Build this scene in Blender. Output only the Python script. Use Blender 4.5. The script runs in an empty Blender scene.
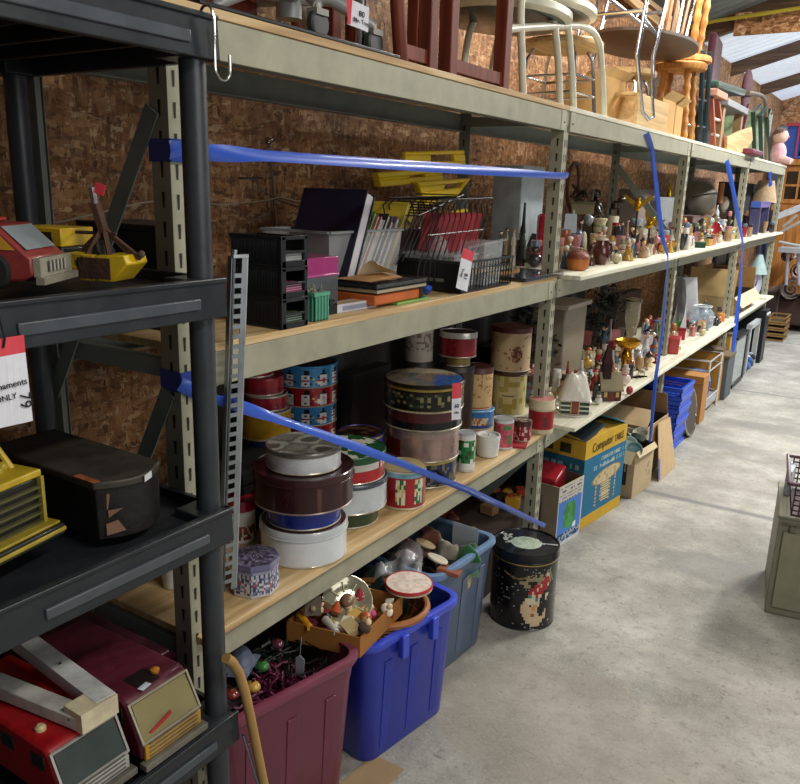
import bpy, math, random
from mathutils import Vector, Matrix, Euler
random.seed(7)
SC = bpy.context.scene
COL = SC.collection
V = Vector
PI = math.pi

# ------------------------------------------------------------------ camera
FPX = 778.8
CAM = V((1.092, 0.0, 1.5))
yaw, pit, rol = .5696, .2559, .0284
fw = V((-math.sin(yaw)*math.cos(pit), math.cos(yaw)*math.cos(pit), -math.sin(pit)))
r0 = fw.cross(V((0, 0, 1))).normalized(); u0 = r0.cross(fw)
RT = r0*math.cos(rol) + u0*math.sin(rol)
UP = -r0*math.sin(rol) + u0*math.cos(rol)
cd = bpy.data.cameras.new('camera')
cd.sensor_fit = 'HORIZONTAL'; cd.sensor_width = 36; cd.lens = FPX/800*36
cd.clip_start = .02
co = bpy.data.objects.new('camera', cd); COL.objects.link(co)
co.matrix_world = Matrix(((RT.x, UP.x, -fw.x, CAM.x), (RT.y, UP.y, -fw.y, CAM.y), (RT.z, UP.z, -fw.z, CAM.z), (0, 0, 0, 1)))
SC.camera = co

# ------------------------------------------------------------------ light and exposure
SC.view_settings.view_transform = 'Standard'
SC.view_settings.look = 'None'
SC.view_settings.gamma = 1
SC.view_settings.exposure = 0.0
w = bpy.data.worlds.new('world'); SC.world = w; w.use_nodes = True
w.node_tree.nodes['Background'].inputs[0].default_value = (.80, .86, 1, 1)
w.node_tree.nodes['Background'].inputs[1].default_value = .13

def area(name, loc, power, sx, sy, col=(1, .96, .88), rot=(0, 0, 0)):
    l = bpy.data.lights.new(name, 'AREA'); l.energy = power; l.color = col
    l.shape = 'RECTANGLE'; l.size = sx; l.size_y = sy
    o = bpy.data.objects.new(name, l); COL.objects.link(o); o.location = loc; o.rotation_euler = rot
    return o
area('ceiling_lamp_light', (2.2, .9, 3.1), 52, .25, 1.2, (1, .95, .86))
area('ceiling_lamp_light', (1.6, 5.2, 3.05), 140, .25, 1.2, (1, .96, .88))
area('ceiling_lamp_light', (1.6, 8.0, 3.1), 140, .25, 1.2, (.92, .96, 1))
area('ceiling_lamp_light', (1.2, 10.6, 2.95), 80, .25, 1.2, (.85, .93, 1))
area('ceiling_lamp_light', (.0, 4.0, 2.72), 42, .2, 2.4, (1, .96, .9))  # unseen lamp over the rack, raised to brighten the upper area

area('side_fill_light', (4.2, .6, 2.0), 46, 1.1, 3.0, (1, .97, .92), (0, math.radians(90), 0))  # unseen soft fill added from the right to brighten wall and shelf fronts

# ------------------------------------------------------------------ helpers
def pray(px, py):
    return (fw + RT*((px-400)/FPX) - UP*((py-392)/FPX))
def at(px, py, **k):
    """the point of the place seen at photo pixel px,py on the plane x=, y= or z="""
    d = pray(px, py); a = list(k)[0]; i = 'xyz'.index(a); t = (k[a]-CAM[i])/d[i]
    return CAM + d*t
def mpp(p):
    """metres per photo pixel at the distance of point p"""
    return (V(p)-CAM).dot(fw)/FPX

def zat(P, py):
    """height at which the upright line through P crosses photo row py"""
    q0 = V((P[0], P[1], 0))-CAM; k = (py-392)/FPX
    a = -UP.dot(q0); bb = fw.dot(q0); da = -UP.z; db = fw.z
    return (k*bb-a)/(da-k*db)
def pxof(P):
    q = V(P)-CAM; k = FPX/q.dot(fw); return 400+k*q.dot(RT), 392-k*q.dot(UP)
def away(P, r):
    d = V((P[0]-CAM.x, P[1]-CAM.y, 0)).normalized()
    return V((P[0]+d.x*r, P[1]+d.y*r, P[2]))
def face(P):
    """z rotation that turns local -Y of a thing at P to look at the aisle side where the photo was taken"""
    return math.atan2(P[1]-CAM.y, P[0]-CAM.x)-PI/2

def srgb(c):
    if isinstance(c, str):
        c = c.lstrip('#'); c = [int(c[i:i+2], 16)/255 for i in (0, 2, 4)]
    return tuple((x/12.92 if x <= .04045 else ((x+.055)/1.055)**2.4) for x in c[:3])

_M = {}
def pm(rough=.5, metal=0., wear=.25, scale=14., bump=0., coat=0., trans=0., alpha=1., emis=0., sheen=0.):
    """procedural paint: each piece's own colour, broken up by noise wear"""
    key = (rough, metal, wear, scale, bump, coat, trans, alpha, emis, sheen)
    if key in _M: return _M[key]
    m = bpy.data.materials.new('paint'); m.use_nodes = True; t = m.node_tree; n = t.nodes; l = t.links
    b = n['Principled BSDF']
    a = n.new('ShaderNodeAttribute'); a.attribute_name = 'Col'
    tc = n.new('ShaderNodeTexCoord')
    nz = n.new('ShaderNodeTexNoise'); nz.inputs['Scale'].default_value = scale; nz.inputs['Detail'].default_value = 6; nz.inputs['Roughness'].default_value = .65
    l.new(tc.outputs['Object'], nz.inputs['Vector'])
    mr = n.new('ShaderNodeMapRange'); mr.inputs[1].default_value = .3; mr.inputs[2].default_value = .7
    mr.inputs[3].default_value = 1-wear; mr.inputs[4].default_value = 1+wear*.35
    l.new(nz.outputs['Fac'], mr.inputs[0])
    mx = n.new('ShaderNodeVectorMath'); mx.operation = 'SCALE'
    l.new(a.outputs['Color'], mx.inputs[0]); l.new(mr.outputs[0], mx.inputs['Scale'])
    l.new(mx.outputs[0], b.inputs['Base Color'])
    b.inputs['Roughness'].default_value = rough; b.inputs['Metallic'].default_value = metal
    b.inputs['Coat Weight'].default_value = coat
    b.inputs['Transmission Weight'].default_value = trans
    b.inputs['Alpha'].default_value = alpha
    b.inputs['Sheen Weight'].default_value = sheen
    if emis:
        l.new(mx.outputs[0], b.inputs['Emission Color']); b.inputs['Emission Strength'].default_value = emis
    r2 = n.new('ShaderNodeMapRange'); r2.inputs[3].default_value = max(0, rough-.12); r2.inputs[4].default_value = min(1, rough+.15)
    l.new(nz.outputs['Fac'], r2.inputs[0]); l.new(r2.outputs[0], b.inputs['Roughness'])
    if bump:
        bp = n.new('ShaderNodeBump'); bp.inputs['Strength'].default_value = bump; bp.inputs['Distance'].default_value = .01
        l.new(nz.outputs['Fac'], bp.inputs['Height']); l.new(bp.outputs[0], b.inputs['Normal'])
    _M[key] = m
    return m
PLASTIC = pm(.42, 0, .15)
MATTE = pm(.8, 0, .2)
PAINTM = pm(.45, .0, .2, 20)      # painted sheet steel
TIN = pm(.28, .25, .18, 18, coat=.4)
CHROME = pm(.18, 1, .12)
BRASS = pm(.25, 1, .2)
WOOD = pm(.5, 0, .3, 9)
GLOSS = pm(.2, 0, .12, coat=.6)
CERAM = pm(.22, 0, .1, 30, coat=.5)
CARD = pm(.85, 0, .16, 10)
CLOTH = pm(.95, 0, .3, 40, bump=.4, sheen=.3)
RUST = pm(.85, .2, .55, 35, bump=.5)
def glassmat(name, col=(1, 1, 1), rough=.04, alpha=.25):
    m = bpy.data.materials.new(name); m.use_nodes = True; t = m.node_tree
    b = t.nodes['Principled BSDF']; b.inputs['Base Color'].default_value = (*col, 1)
    nz = t.nodes.new('ShaderNodeTexNoise'); nz.inputs['Scale'].default_value = 30
    mr = t.nodes.new('ShaderNodeMapRange'); mr.inputs[3].default_value = rough; mr.inputs[4].default_value = rough+.15
    t.links.new(nz.outputs['Fac'], mr.inputs[0]); t.links.new(mr.outputs[0], b.inputs['Roughness'])
    b.inputs['Alpha'].default_value = alpha; b.inputs['Specular IOR Level'].default_value = .9
    return m
CLEARP = glassmat('clear_plastic', (.75, .78, .8), .15, .32)
GLASS = glassmat('glass', (.8, .9, .95), .02, .28)

class MB:
    """collects faces with a colour each and becomes one mesh object"""
    def __init__(s): s.v = []; s.f = []; s.c = []; s.M = Matrix.Identity(4)
    def add(s, vs, fs, col):
        o = len(s.v); s.v += [tuple(s.M @ V(p)) for p in vs]
        c = srgb(col) if not isinstance(col, list) else None
        for i, f in enumerate(fs):
            s.f.append(tuple(o+k for k in f)); s.c.append(c if c else col[i])
        return s
    def box(s, x0, x1, y0, y1, z0, z1, col, taper=1., tx=None):
        if tx is None: tx = taper
        cx, cy = (x0+x1)/2, (y0+y1)/2
        vs = [(x0, y0, z0), (x1, y0, z0), (x1, y1, z0), (x0, y1, z0)] + [(cx+(x-cx)*tx, cy+(y-cy)*taper, z1) for x, y in ((x0, y0), (x1, y0), (x1, y1), (x0, y1))]
        return s.add(vs, [(3, 2, 1, 0), (4, 5, 6, 7), (0, 1, 5, 4), (1, 2, 6, 5), (2, 3, 7, 6), (3, 0, 4, 7)], col)
    def cbox(s, c, d, col, rot=None):
        R = rot if rot is not None else Matrix.Identity(3)
        vs = [V(c)+R @ V((x*d[0]/2, y*d[1]/2, z*d[2]/2)) for z in (-1, 1) for x, y in ((-1, -1), (1, -1), (1, 1), (-1, 1))]
        return s.add(vs, [(3, 2, 1, 0), (4, 5, 6, 7), (0, 1, 5, 4), (1, 2, 6, 5), (2, 3, 7, 6), (3, 0, 4, 7)], col)
    def bar(s, p, q, wd, th, col, up=(0, 0, 1)):
        """rectangular bar from p to q, wd across, th along up"""
        p, q = V(p), V(q); d = (q-p).normalized(); a = d.cross(V(up))
        if a.length < 1e-4: a = d.cross(V((1, 0, 0)))
        a.normalize(); b = a.cross(d).normalized()
        vs = [e + a*(x*wd/2) + b*(y*th/2) for e in (p, q) for x, y in ((-1, -1), (1, -1), (1, 1), (-1, 1))]
        return s.add(vs, [(0, 1, 2, 3), (7, 6, 5, 4), (4, 5, 1, 0), (5, 6, 2, 1), (6, 7, 3, 2), (7, 4, 0, 3)], col)
    def tube(s, pts, r, col, seg=8, caps=True):
        pts = [V(p) for p in pts]; n = len(pts); rs = r if isinstance(r, (list, tuple)) else [r]*n
        vs = []; prev = None
        for i, p in enumerate(pts):
            d = (pts[min(i+1, n-1)]-pts[max(i-1, 0)]).normalized()
            a = (prev - d*prev.dot(d)) if prev is not None else d.cross(V((0, 0, 1)) if abs(d.z) < .9 else V((1, 0, 0)))
            a.normalize(); prev = a; b = d.cross(a)
            vs += [p + (a*math.cos(2*PI*k/seg) + b*math.sin(2*PI*k/seg))*rs[i] for k in range(seg)]
        fs = [(i*seg+k, i*seg+(k+1) % seg, (i+1)*seg+(k+1) % seg, (i+1)*seg+k) for i in range(n-1) for k in range(seg)]
        if caps: fs += [tuple(range(seg-1, -1, -1)), tuple((n-1)*seg+k for k in range(seg))]
        return s.add(vs, fs, col)
    def lathe(s, prof, c, col, seg=24, sx=1., sy=1., cols=None, M=None):
        """profile [(r,z)...]; cols one colour per ring band"""
        c = V(c); vs = []; Mx = M or Matrix.Identity(3)
        for r, z in prof:
            r = max(r, 1e-5)
            vs += [c + Mx @ V((r*sx*math.cos(2*PI*k/seg), r*sy*math.sin(2*PI*k/seg), z)) for k in range(seg)]
        fs = []; cc = []
        for i in range(len(prof)-1):
            cb = srgb(cols[i] if cols else col)
            for k in range(seg):
                fs.append((i*seg+k, i*seg+(k+1) % seg, (i+1)*seg+(k+1) % seg, (i+1)*seg+k)); cc.append(cb)
        fs += [tuple(range(seg-1, -1, -1)), tuple((len(prof)-1)*seg+k for k in range(seg))]
        cc += [srgb(cols[0] if cols else col), srgb(cols[-1] if cols else col)]
        return s.add(vs, fs, cc)
    def ball(s, c, r, col, seg=14, sc=(1, 1, 1), M=None):
        c = V(c); n = max(6, seg//2); vs = []; Mx = M or Matrix.Identity(3)
        for i in range(n+1):
            t = PI*i/n; rr = max(math.sin(t), 1e-4)*r
            vs += [c + Mx @ V((rr*math.cos(2*PI*k/seg)*sc[0], rr*math.sin(2*PI*k/seg)*sc[1], -math.cos(t)*r*sc[2])) for k in range(seg)]
        return s.add(vs, [(i*seg+k, i*seg+(k+1) % seg, (i+1)*seg+(k+1) % seg, (i+1)*seg+k) for i in range(n) for k in range(seg)], col)
    def surf(s, pos, nu, nv, col, closed=False):
        """grid of faces pos(u,v) with colour col(u,v) (sRGB hex or tuple)"""
        vs = [pos(i/nu, j/nv) for j in range(nv+1) for i in range(nu+1)]
        fs = []; cc = []; cache = {}
        for j in range(nv):
            for i in range(nu):
                a = j*(nu+1)+i; fs.append((a, a+1, a+nu+2, a+nu+1))
                q = col((i+.5)/nu, (j+.5)/nv) if callable(col) else col
                if q not in cache: cache[q] = srgb(q)
                cc.append(cache[q])
        return s.add(vs, fs, cc)
    def prism(s, poly, z0, z1, col, M=None, side=None):
        """polygon [(x,y)] from z0 to z1"""
        n = len(poly); Mx = M or Matrix.Identity(4)
        vs = [Mx @ V((x, y, z0)) for x, y in poly] + [Mx @ V((x, y, z1)) for x, y in poly]
        fs = [tuple(range(n-1, -1, -1)), tuple(range(n, 2*n))] + [(i, (i+1) % n, n+(i+1) % n, n+i) for i in range(n)]
        c = srgb(col); d = srgb(side) if side else c
        return s.add(vs, fs, [c, c]+[d]*n)
    def build(s, name, mat, parent=None, loc=None, rotz=0, bevel=0, smooth=True, kind=None, label=None):
        me = bpy.data.meshes.new(name); me.from_pydata(s.v, [], s.f)
        at_ = me.attributes.new('Col', 'FLOAT_COLOR', 'FACE')
        buf = []
        for c in s.c: buf += [c[0], c[1], c[2], 1]
        at_.data.foreach_set('color', buf)
        me.materials.append(mat)
        if smooth:
            me.polygons.foreach_set('use_smooth', [True]*len(me.polygons)); me.set_sharp_from_angle(angle=math.radians(40))
        me.validate(); me.update()
        o = bpy.data.objects.new(name, me); COL.objects.link(o)
        if parent: o.parent = parent
        if loc is not None: o.location = loc
        if rotz: o.rotation_euler.z = rotz
        if bevel:
            b = o.modifiers.new('bevel', 'BEVEL'); b.width = bevel; b.segments = 2; b.limit_method = 'ANGLE'
        if kind: o['kind'] = kind
        if label: o['label'] = label
        return o
def tag(o, label, cat, group=None, kind=None):
    o['label'] = label; o['category'] = cat
    if group: o['group'] = group
    if kind: o['kind'] = kind
    return o
def thing(name, label, cat, loc=(0, 0, 0), rotz=0, group=None):
    o = bpy.data.objects.new(name, None); COL.objects.link(o); o.location = loc; o.rotation_euler.z = rotz
    o.empty_display_size = .05
    return tag(o, label, cat, group)
def text(s, size, parent, M, col, name='lettering', align='CENTER', depth=.0004, squash=1.):
    cu = bpy.data.curves.new('t', 'FONT'); cu.body = s; cu.size = size; cu.align_x = align; cu.align_y = 'CENTER'; cu.extrude = depth
    cu.resolution_u = 3
    to = bpy.data.objects.new('t', cu); COL.objects.link(to)
    bpy.context.view_layer.update()
    me = bpy.data.meshes.new_from_object(to.evaluated_get(bpy.context.evaluated_depsgraph_get()))
    bpy.data.objects.remove(to)
    me.transform(Matrix.Diagonal((squash, 1, 1, 1)))
    me.transform(M)
    b = MB(); b.add([tuple(v.co) for v in me.vertices], [tuple(p.vertices) for p in me.polygons], col)
    bpy.data.meshes.remove(me)
    return b.build(name, MATTE, parent, smooth=False)
def frame(o, x, y):
    """matrix with given origin, x and y axes"""
    x = V(x).normalized(); z = x.cross(V(y)).normalized(); y = z.cross(x)
    return Matrix(((x.x, y.x, z.x, o[0]), (x.y, y.y, z.y, o[1]), (x.z, y.z, z.z, o[2]), (0, 0, 0, 1)))
def ramp(t, fac, stops):
    r = t.nodes.new('ShaderNodeValToRGB'); e = r.color_ramp.elements
    while len(e) > 1: e.remove(e[-1])
    e[0].position = stops[0][0]; e[0].color = (*srgb(stops[0][1]), 1)
    for p, c in stops[1:]:
        k = e.new(p); k.color = (*srgb(c), 1)
    t.links.new(fac, r.inputs[0]); return r.outputs[0]
# ------------------------------------------------------------------ setting materials
def newmat(name):
    m = bpy.data.materials.new(name); m.use_nodes = True
    return m, m.node_tree, m.node_tree.nodes['Principled BSDF']
def concrete():
    m, t, b = newmat('concrete'); n, l = t.nodes, t.links
    tc = n.new('ShaderNodeTexCoord')
    def noise(s, d=8, r=.6, vec=None, dist=0):
        z = n.new('ShaderNodeTexNoise'); z.inputs['Scale'].default_value = s; z.inputs['Detail'].default_value = d
        z.inputs['Roughness'].default_value = r; z.inputs['Distortion'].default_value = dist
        l.new(vec or tc.outputs['Object'], z.inputs['Vector']); return z.outputs['Fac']
    def mix(f, a, bb, mode='MIX'):
        x = n.new('ShaderNodeMix'); x.data_type = 'RGBA'; x.blend_type = mode
        if isinstance(f, float): x.inputs[0].default_value = f
        else: l.new(f, x.inputs[0])
        for i, q in ((6, a), (7, bb)):
            if isinstance(q, (str, tuple)): x.inputs[i].default_value = (*srgb(q), 1)
            else: l.new(q, x.inputs[i])
        return x.outputs[2]
    def rng(f, a, bb, c=0., d=1.):
        x = n.new('ShaderNodeMapRange'); x.inputs[1].default_value = a; x.inputs[2].default_value = bb
        x.inputs[3].default_value = c; x.inputs[4].default_value = d; l.new(f, x.inputs[0]); return x.outputs[0]
    def math_(op, a, bb=None):
        x = n.new('ShaderNodeMath'); x.operation = op
        for i, q in enumerate((a, bb)):
            if q is None: continue
            if isinstance(q, (int, float)): x.inputs[i].default_value = q
            else: l.new(q, x.inputs[i])
        return x.outputs[0]
    base = ramp(t, noise(2.2, 10, .7), [(.3, '#6c6961'), (.47, '#8c8981'), (.57, '#a19e95'), (.7, '#b8b5ac')])
    c = mix(rng(noise(30, 6, .8), .53, .70), base, '#6f6b64')
    c = mix(rng(noise(9, 8, .75, dist=1.2), .6, .66, 0, .55), c, '#5d564c')
    c = mix(rng(noise(120, 3, .6), .3, .5, .35, 0), c, '#b5b2a8')
    sx = n.new('ShaderNodeSeparateXYZ'); l.new(tc.outputs['Object'], sx.inputs[0])
    wob = math_('MULTIPLY', math_('SUBTRACT', noise(3, 5), .5), .10)
    # saw cut joints across the floor with dark grit in them
    for yj, wd in ((3.93, .022), (6.62, .014), (9.2, .02)):
        d = math_('ABSOLUTE', math_('SUBTRACT', math_('ADD', sx.outputs['Y'], math_('MULTIPLY', wob, .35)), yj))
        c = mix(rng(d, wd*.5, wd*1.6, .75, 0), c, '#5e5f60')
    # oily and water stains with outlines of their own
    for (cx, cy, rx, ry, s, colr) in ((.66, 3.22, .34, .16, .6, '#6f6d69'), (.15, 3.3, .22, .16, .35, '#7c766c'), (.45, 1.9, .5, .32, .35, '#8a8070'), (.55, 5.6, .4, .12, .5, '#77756f'), (-.05, 6.8, .2, .08, .5, '#77756f'), (.3, 5.0, .5, .1, .4, '#77756f')):
        dx = math_('DIVIDE', math_('SUBTRACT', sx.outputs['X'], cx), rx)
        dy = math_('DIVIDE', math_('SUBTRACT', sx.outputs['Y'], cy), ry)
        d = math_('SQRT', math_('ADD', math_('MULTIPLY', dx, dx), math_('MULTIPLY', dy, dy)))
        d = math_('ADD', d, math_('MULTIPLY', math_('SUBTRACT', noise(7, 6, .7), .5), 1.4))
        c = mix(rng(d, .75, 1.0, s, 0), c, colr)
    v = n.new('ShaderNodeTexVoronoi'); v.feature = 'DISTANCE_TO_EDGE'; v.inputs['Scale'].default_value = 1.1
    wv = n.new('ShaderNodeVectorMath'); wv.operation = 'ADD'; nn = n.new('ShaderNodeTexNoise'); nn.inputs['Scale'].default_value = 3
    l.new(tc.outputs['Object'], nn.inputs['Vector']); l.new(tc.outputs['Object'], wv.inputs[0]); l.new(nn.outputs['Color'], wv.inputs[1]); l.new(wv.outputs[0], v.inputs['Vector'])
    cr = math_('MULTIPLY', rng(v.outputs['Distance'], .0, .012, 1, 0), rng(noise(1.7), .58, .68, 0, .4))
    c = mix(cr, c, '#4c4841')
    l.new(c, b.inputs['Base Color'])
    l.new(rng(noise(4), .3, .7, .5, .8), b.inputs['Roughness'])
    bp = n.new('ShaderNodeBump'); bp.inputs['Strength'].default_value = .35; bp.inputs['Distance'].default_value = .01
    l.new(noise(25, 8, .7), bp.inputs['Height']); l.new(bp.outputs[0], b.inputs['Normal'])
    return m
def osb(dark=1.):
    m, t, b = newmat('strand_board'); n, l = t.nodes, t.links
    tc = n.new('ShaderNodeTexCoord')
    def layer(rx, sc, off):
        mp = n.new('ShaderNodeMapping'); mp.inputs['Rotation'].default_value = (rx, 0, off); mp.inputs['Scale'].default_value = sc; mp.inputs['Location'].default_value = (off, off*3, off)
        l.new(tc.outputs['Object'], mp.inputs[0])
        nz = n.new('ShaderNodeTexNoise'); nz.inputs['Scale'].default_value = 1.3; nz.inputs['Detail'].default_value = 6; l.new(mp.outputs[0], nz.inputs['Vector'])
        ad = n.new('ShaderNodeVectorMath'); ad.operation = 'MULTIPLY_ADD'; ad.inputs[1].default_value = (2.4, 2.4, 2.4); l.new(nz.outputs['Color'], ad.inputs[0]); l.new(mp.outputs[0], ad.inputs[2])
        v = n.new('ShaderNodeTexVoronoi'); v.inputs['Scale'].default_value = 1; l.new(ad.outputs[0], v.inputs['Vector'])
        s = n.new('ShaderNodeSeparateColor'); l.new(v.outputs['Color'], s.inputs[0])
        return s.outputs[0], s.outputs[1]
    a1, a2 = layer(.5, (30, 85, 30), .3); b1, b2 = layer(-.6, (30, 34, 90), 1.7)
    pal = [(0, '#5c3c28'), (.25, '#875a38'), (.5, '#a17044'), (.75, '#b58355'), (1, '#d9b78c')]
    c1 = ramp(t, a1, pal); c2 = ramp(t, b1, pal)
    th = n.new('ShaderNodeMapRange'); th.inputs[1].default_value = .1; th.inputs[2].default_value = .9; l.new(b2, th.inputs[0])
    x = n.new('ShaderNodeMix'); x.data_type = 'RGBA'; l.new(th.outputs[0], x.inputs[0]); l.new(c1, x.inputs[6]); l.new(c2, x.inputs[7])
    nz = n.new('ShaderNodeTexNoise'); nz.inputs['Scale'].default_value = 2.6; nz.inputs['Detail'].default_value = 6; l.new(tc.outputs['Object'], nz.inputs['Vector'])
    mr = n.new('ShaderNodeMapRange'); mr.inputs[1].default_value = .35; mr.inputs[2].default_value = .65; mr.inputs[3].default_value = .62*dark; mr.inputs[4].default_value = 1.1*dark
    l.new(nz.outputs['Fac'], mr.inputs[0])
    sc = n.new('ShaderNodeVectorMath'); sc.operation = 'SCALE'; l.new(x.outputs[2], sc.inputs[0]); l.new(mr.outputs[0], sc.inputs['Scale'])
    l.new(sc.outputs[0], b.inputs['Base Color']); b.inputs['Roughness'].default_value = .75
    bp = n.new('ShaderNodeBump'); bp.inputs['Strength'].default_value = .4; bp.inputs['Distance'].default_value = .004
    l.new(a1, bp.inputs['Height']); l.new(bp.outputs[0], b.inputs['Normal'])
    return m
def grainwood(name, cols, along='Y', scale=1.):
    m, t, b = newmat(name); n, l = t.nodes, t.links
    tc = n.new('ShaderNodeTexCoord'); mp = n.new('ShaderNodeMapping')
    s = {'Y': (22, 1.2, 22), 'X': (1.2, 22, 22), 'Z': (22, 22, 1.2)}[along]
    mp.inputs['Scale'].default_value = tuple(q*scale for q in s); l.new(tc.outputs['Object'], mp.inputs[0])
    nz = n.new('ShaderNodeTexNoise'); nz.inputs['Scale'].default_value = 1.6; nz.inputs['Detail'].default_value = 7; nz.inputs['Distortion'].default_value = .8; l.new(mp.outputs[0], nz.inputs['Vector'])
    c = ramp(t, nz.outputs['Fac'], [(.3, cols[0]), (.5, cols[1]), (.68, cols[2])])
    l.new(c, b.inputs['Base Color']); b.inputs['Roughness'].default_value = .6
    return m
OSB = osb(.92)
PINE = grainwood('pine_board', ('#a8875c', '#c9a977', '#dcc298'))
PINEW = grainwood('pale_painted_board', ('#bdb8a2', '#d6d2bd', '#e6e3d2'))
RAFT = grainwood('dark_rafter', ('#3b2c22', '#5a4332', '#725742'), 'X')

def struct(o): o['kind'] = 'structure'; return o
WX = -.60
b = MB(); b.box(-.75, 4.6, -2.5, 12.2, -.12, 0, '#aaaaaa'); struct(b.build('floor', concrete(), smooth=False))
b = MB(); b.box(WX-.05, WX, -2.5, 11.6, 0, 2.71, '#a07040'); struct(b.build('wall_left', OSB, smooth=False))
FY = 11.6
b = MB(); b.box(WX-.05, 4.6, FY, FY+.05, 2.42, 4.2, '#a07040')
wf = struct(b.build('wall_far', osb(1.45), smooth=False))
b = MB(); b.box(WX-.05, 4.6, FY+.01, FY+.06, 0, 2.42, '#8d99ab'); o = b.build('lower_panelling', pm(.7, 0, .12, 3), wf, smooth=False)
# roof: corrugated sheets running up from the eave, rafters below
RZ = lambda x: 2.72 + .29*(x+.6)
def roofpos(x0, x1, y0, y1):
    n = int((y1-y0)/.0189)
    b = MB()
    for (u0, u1) in ((x0, x1),):
        vs = []; fs = []
        for i in range(n+1):
            y = y0+(y1-y0)*i/n; dz = .018*max(-.6, min(.6, math.sin(2*PI*y/.152)))/.6
            for x in (u0, u1): vs += [(x, y, RZ(x)+.02+dz)]
        for i in range(n): fs.append((2*i, 2*i+1, 2*i+3, 2*i+2))
        b.add(vs, fs, '#c5ccd4')
    return b
b = roofpos(-.7, 4.6, -2.5, 7.2); b.c = [srgb('#8f9a9c')]*len(b.c)
ceil = struct(b.build('ceiling', pm(.45, .3, .15, 3)))
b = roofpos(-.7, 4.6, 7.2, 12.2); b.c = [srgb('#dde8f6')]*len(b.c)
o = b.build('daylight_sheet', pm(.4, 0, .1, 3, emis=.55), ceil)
k = 1
for y in (3.3, 4.9, 6.56, 8.25, 9.9):
    b = MB(); b.bar((-.65, y, RZ(-.65)-.06), (4.6, y, RZ(4.6)-.06), .05, .11, '#5a4332')
    struct(b.build('trim_%d' % k, RAFT)); k += 1
for x in (.9, 2.1, 3.3):
    b = MB(); b.box(x-.04, x+.04, -2.5, 11.6, RZ(x)-.115, RZ(x)-.075, '#5a4332'); struct(b.build('trim_%d' % k, RAFT)); k += 1
# strand board gusset hung on a rafter
b = MB(); b.box(-.26, 1.6, 6.50, 6.515, 2.645, 2.80, '#b08850'); struct(b.build('trim_%d' % k, osb(1.5), smooth=False)); k += 1
# ------------------------------------------------------------------ the steel storage rack
PY = [.975, 2.748, 4.54, 6.33, 8.13]
DX = -.42
L1, L2, L3 = .592, 1.186, 1.778      # beam tops
rack = thing('storage_rack', 'long olive grey boltless steel storage rack of four bays along the strand board wall', 'storage rack', (0, 0, 0))
STEEL = pm(.5, .15, .22, 12)
OL = '#a7a58f'; OLD = '#7d8079'
def upright(y, front, near):
    b = MB(); s = 1 if front else -1
    x = 0 if front else DX
    b.box(min(x, x-s*.003), max(x, x-s*.003), y-.02, y+.02, 0, 1.792, OL if front else '#7c857f')
    b.box(min(x, x-s*.048), max(x, x-s*.048), y-.022, y-.019, 0, 1.792, OL if front else '#7c857f')
    b.box(min(x-s*.042, x-s*.039), max(x-s*.042, x-s*.039), y-.019, y-.006, 0, 1.792, OLD)
    b.box(min(x-s*.0, x-s*.012), max(x-s*.0, x-s*.012), y+.018, y+.0205, 0, 1.792, OLD)
    z = .03
    while z < 1.75:
        for dy in (-.008, .009):
            xo = x+s*.0006
            poly = [(y+dy-.0035, z+.026), (y+dy+.0035, z+.026), (y+dy+.0022, z), (y+dy-.0022, z)]
            b.add([(xo, q[0], q[1]) for q in poly], [(0, 1, 2, 3)], '#24231f')
        xc = x-s*.021
        b.add([(xc-.004, y-.0226, z+.03), (xc+.004, y-.0226, z+.03), (xc+.0025, y-.0226, z+.003), (xc-.0025, y-.0226, z+.003)], [(0, 1, 2, 3)], '#2b2a26')
        z += .0508
    return b.build('upright', STEEL, rack, bevel=.0008)
for i, y in enumerate(PY):
    for fr in (True, False): upright(y, fr, i == 0)
def beam(y0, y1, z, front, h=.067):
    b = MB()
    if front:
        b.box(-.004, .004, y0, y1, z-h, z, OL); b.box(-.03, -.004, y0, y1, z-h, z-h+.003, OLD); b.box(-.03, -.004, y0, y1, z-.014, z-.011, OLD)
        b.box(.0035, .006, y0, y0+.045, z-h, z, '#b0ad97'); b.box(.0035, .006, y1-.045, y1, z-h, z, '#b0ad97')
        for yy in (y0+.02, y1-.02): b.ball((.006, yy, z-h*.6), .004, '#777567', 8)
    else:
        b.box(DX-.004, DX+.004, y0, y1, z-h, z, '#8b9590'); b.box(DX+.004, DX+.03, y0, y1, z-h, z-h+.003, '#8b9590')
    return b.build('beam', STEEL, rack, bevel=.001)
for i in range(4):
    for z in (L1, L2, L3):
        for fr in (True, False): beam(PY[i]+.02, PY[i+1]-.02, z, fr)
for i, y in enumerate(PY):
    for z in (.16, L1-.03, L2-.03, 1.745):
        b = MB(); b.box(DX+.003, -.003, y-.012, y+.012, z-.015, z+.02, '#8b9590'); b.build('side_rail', STEEL, rack, bevel=.001)
    for (xa, za, xb, zb) in {0: ((-.035, 1.62, DX+.03, 1.06), (-.03, 1.12, DX+.05, .5)), 1: ((-.03, .52, DX+.05, .12),), 2: ((DX+.03, 1.66, -.03, 1.26),)}.get(i, ()):
        b = MB(); b.bar((xa, y-.026, za), (xb, y-.026, zb), .036, .003, '#828d86', up=(0, 1, 0)); b.build('brace', STEEL, rack)
    for x in (-.02, DX+.02):
        b = MB(); b.box(x-.026, x+.026, y-.026, y+.026, 0, .012, '#1c1c1c'); b.build('foot', PLASTIC, rack)
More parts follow.
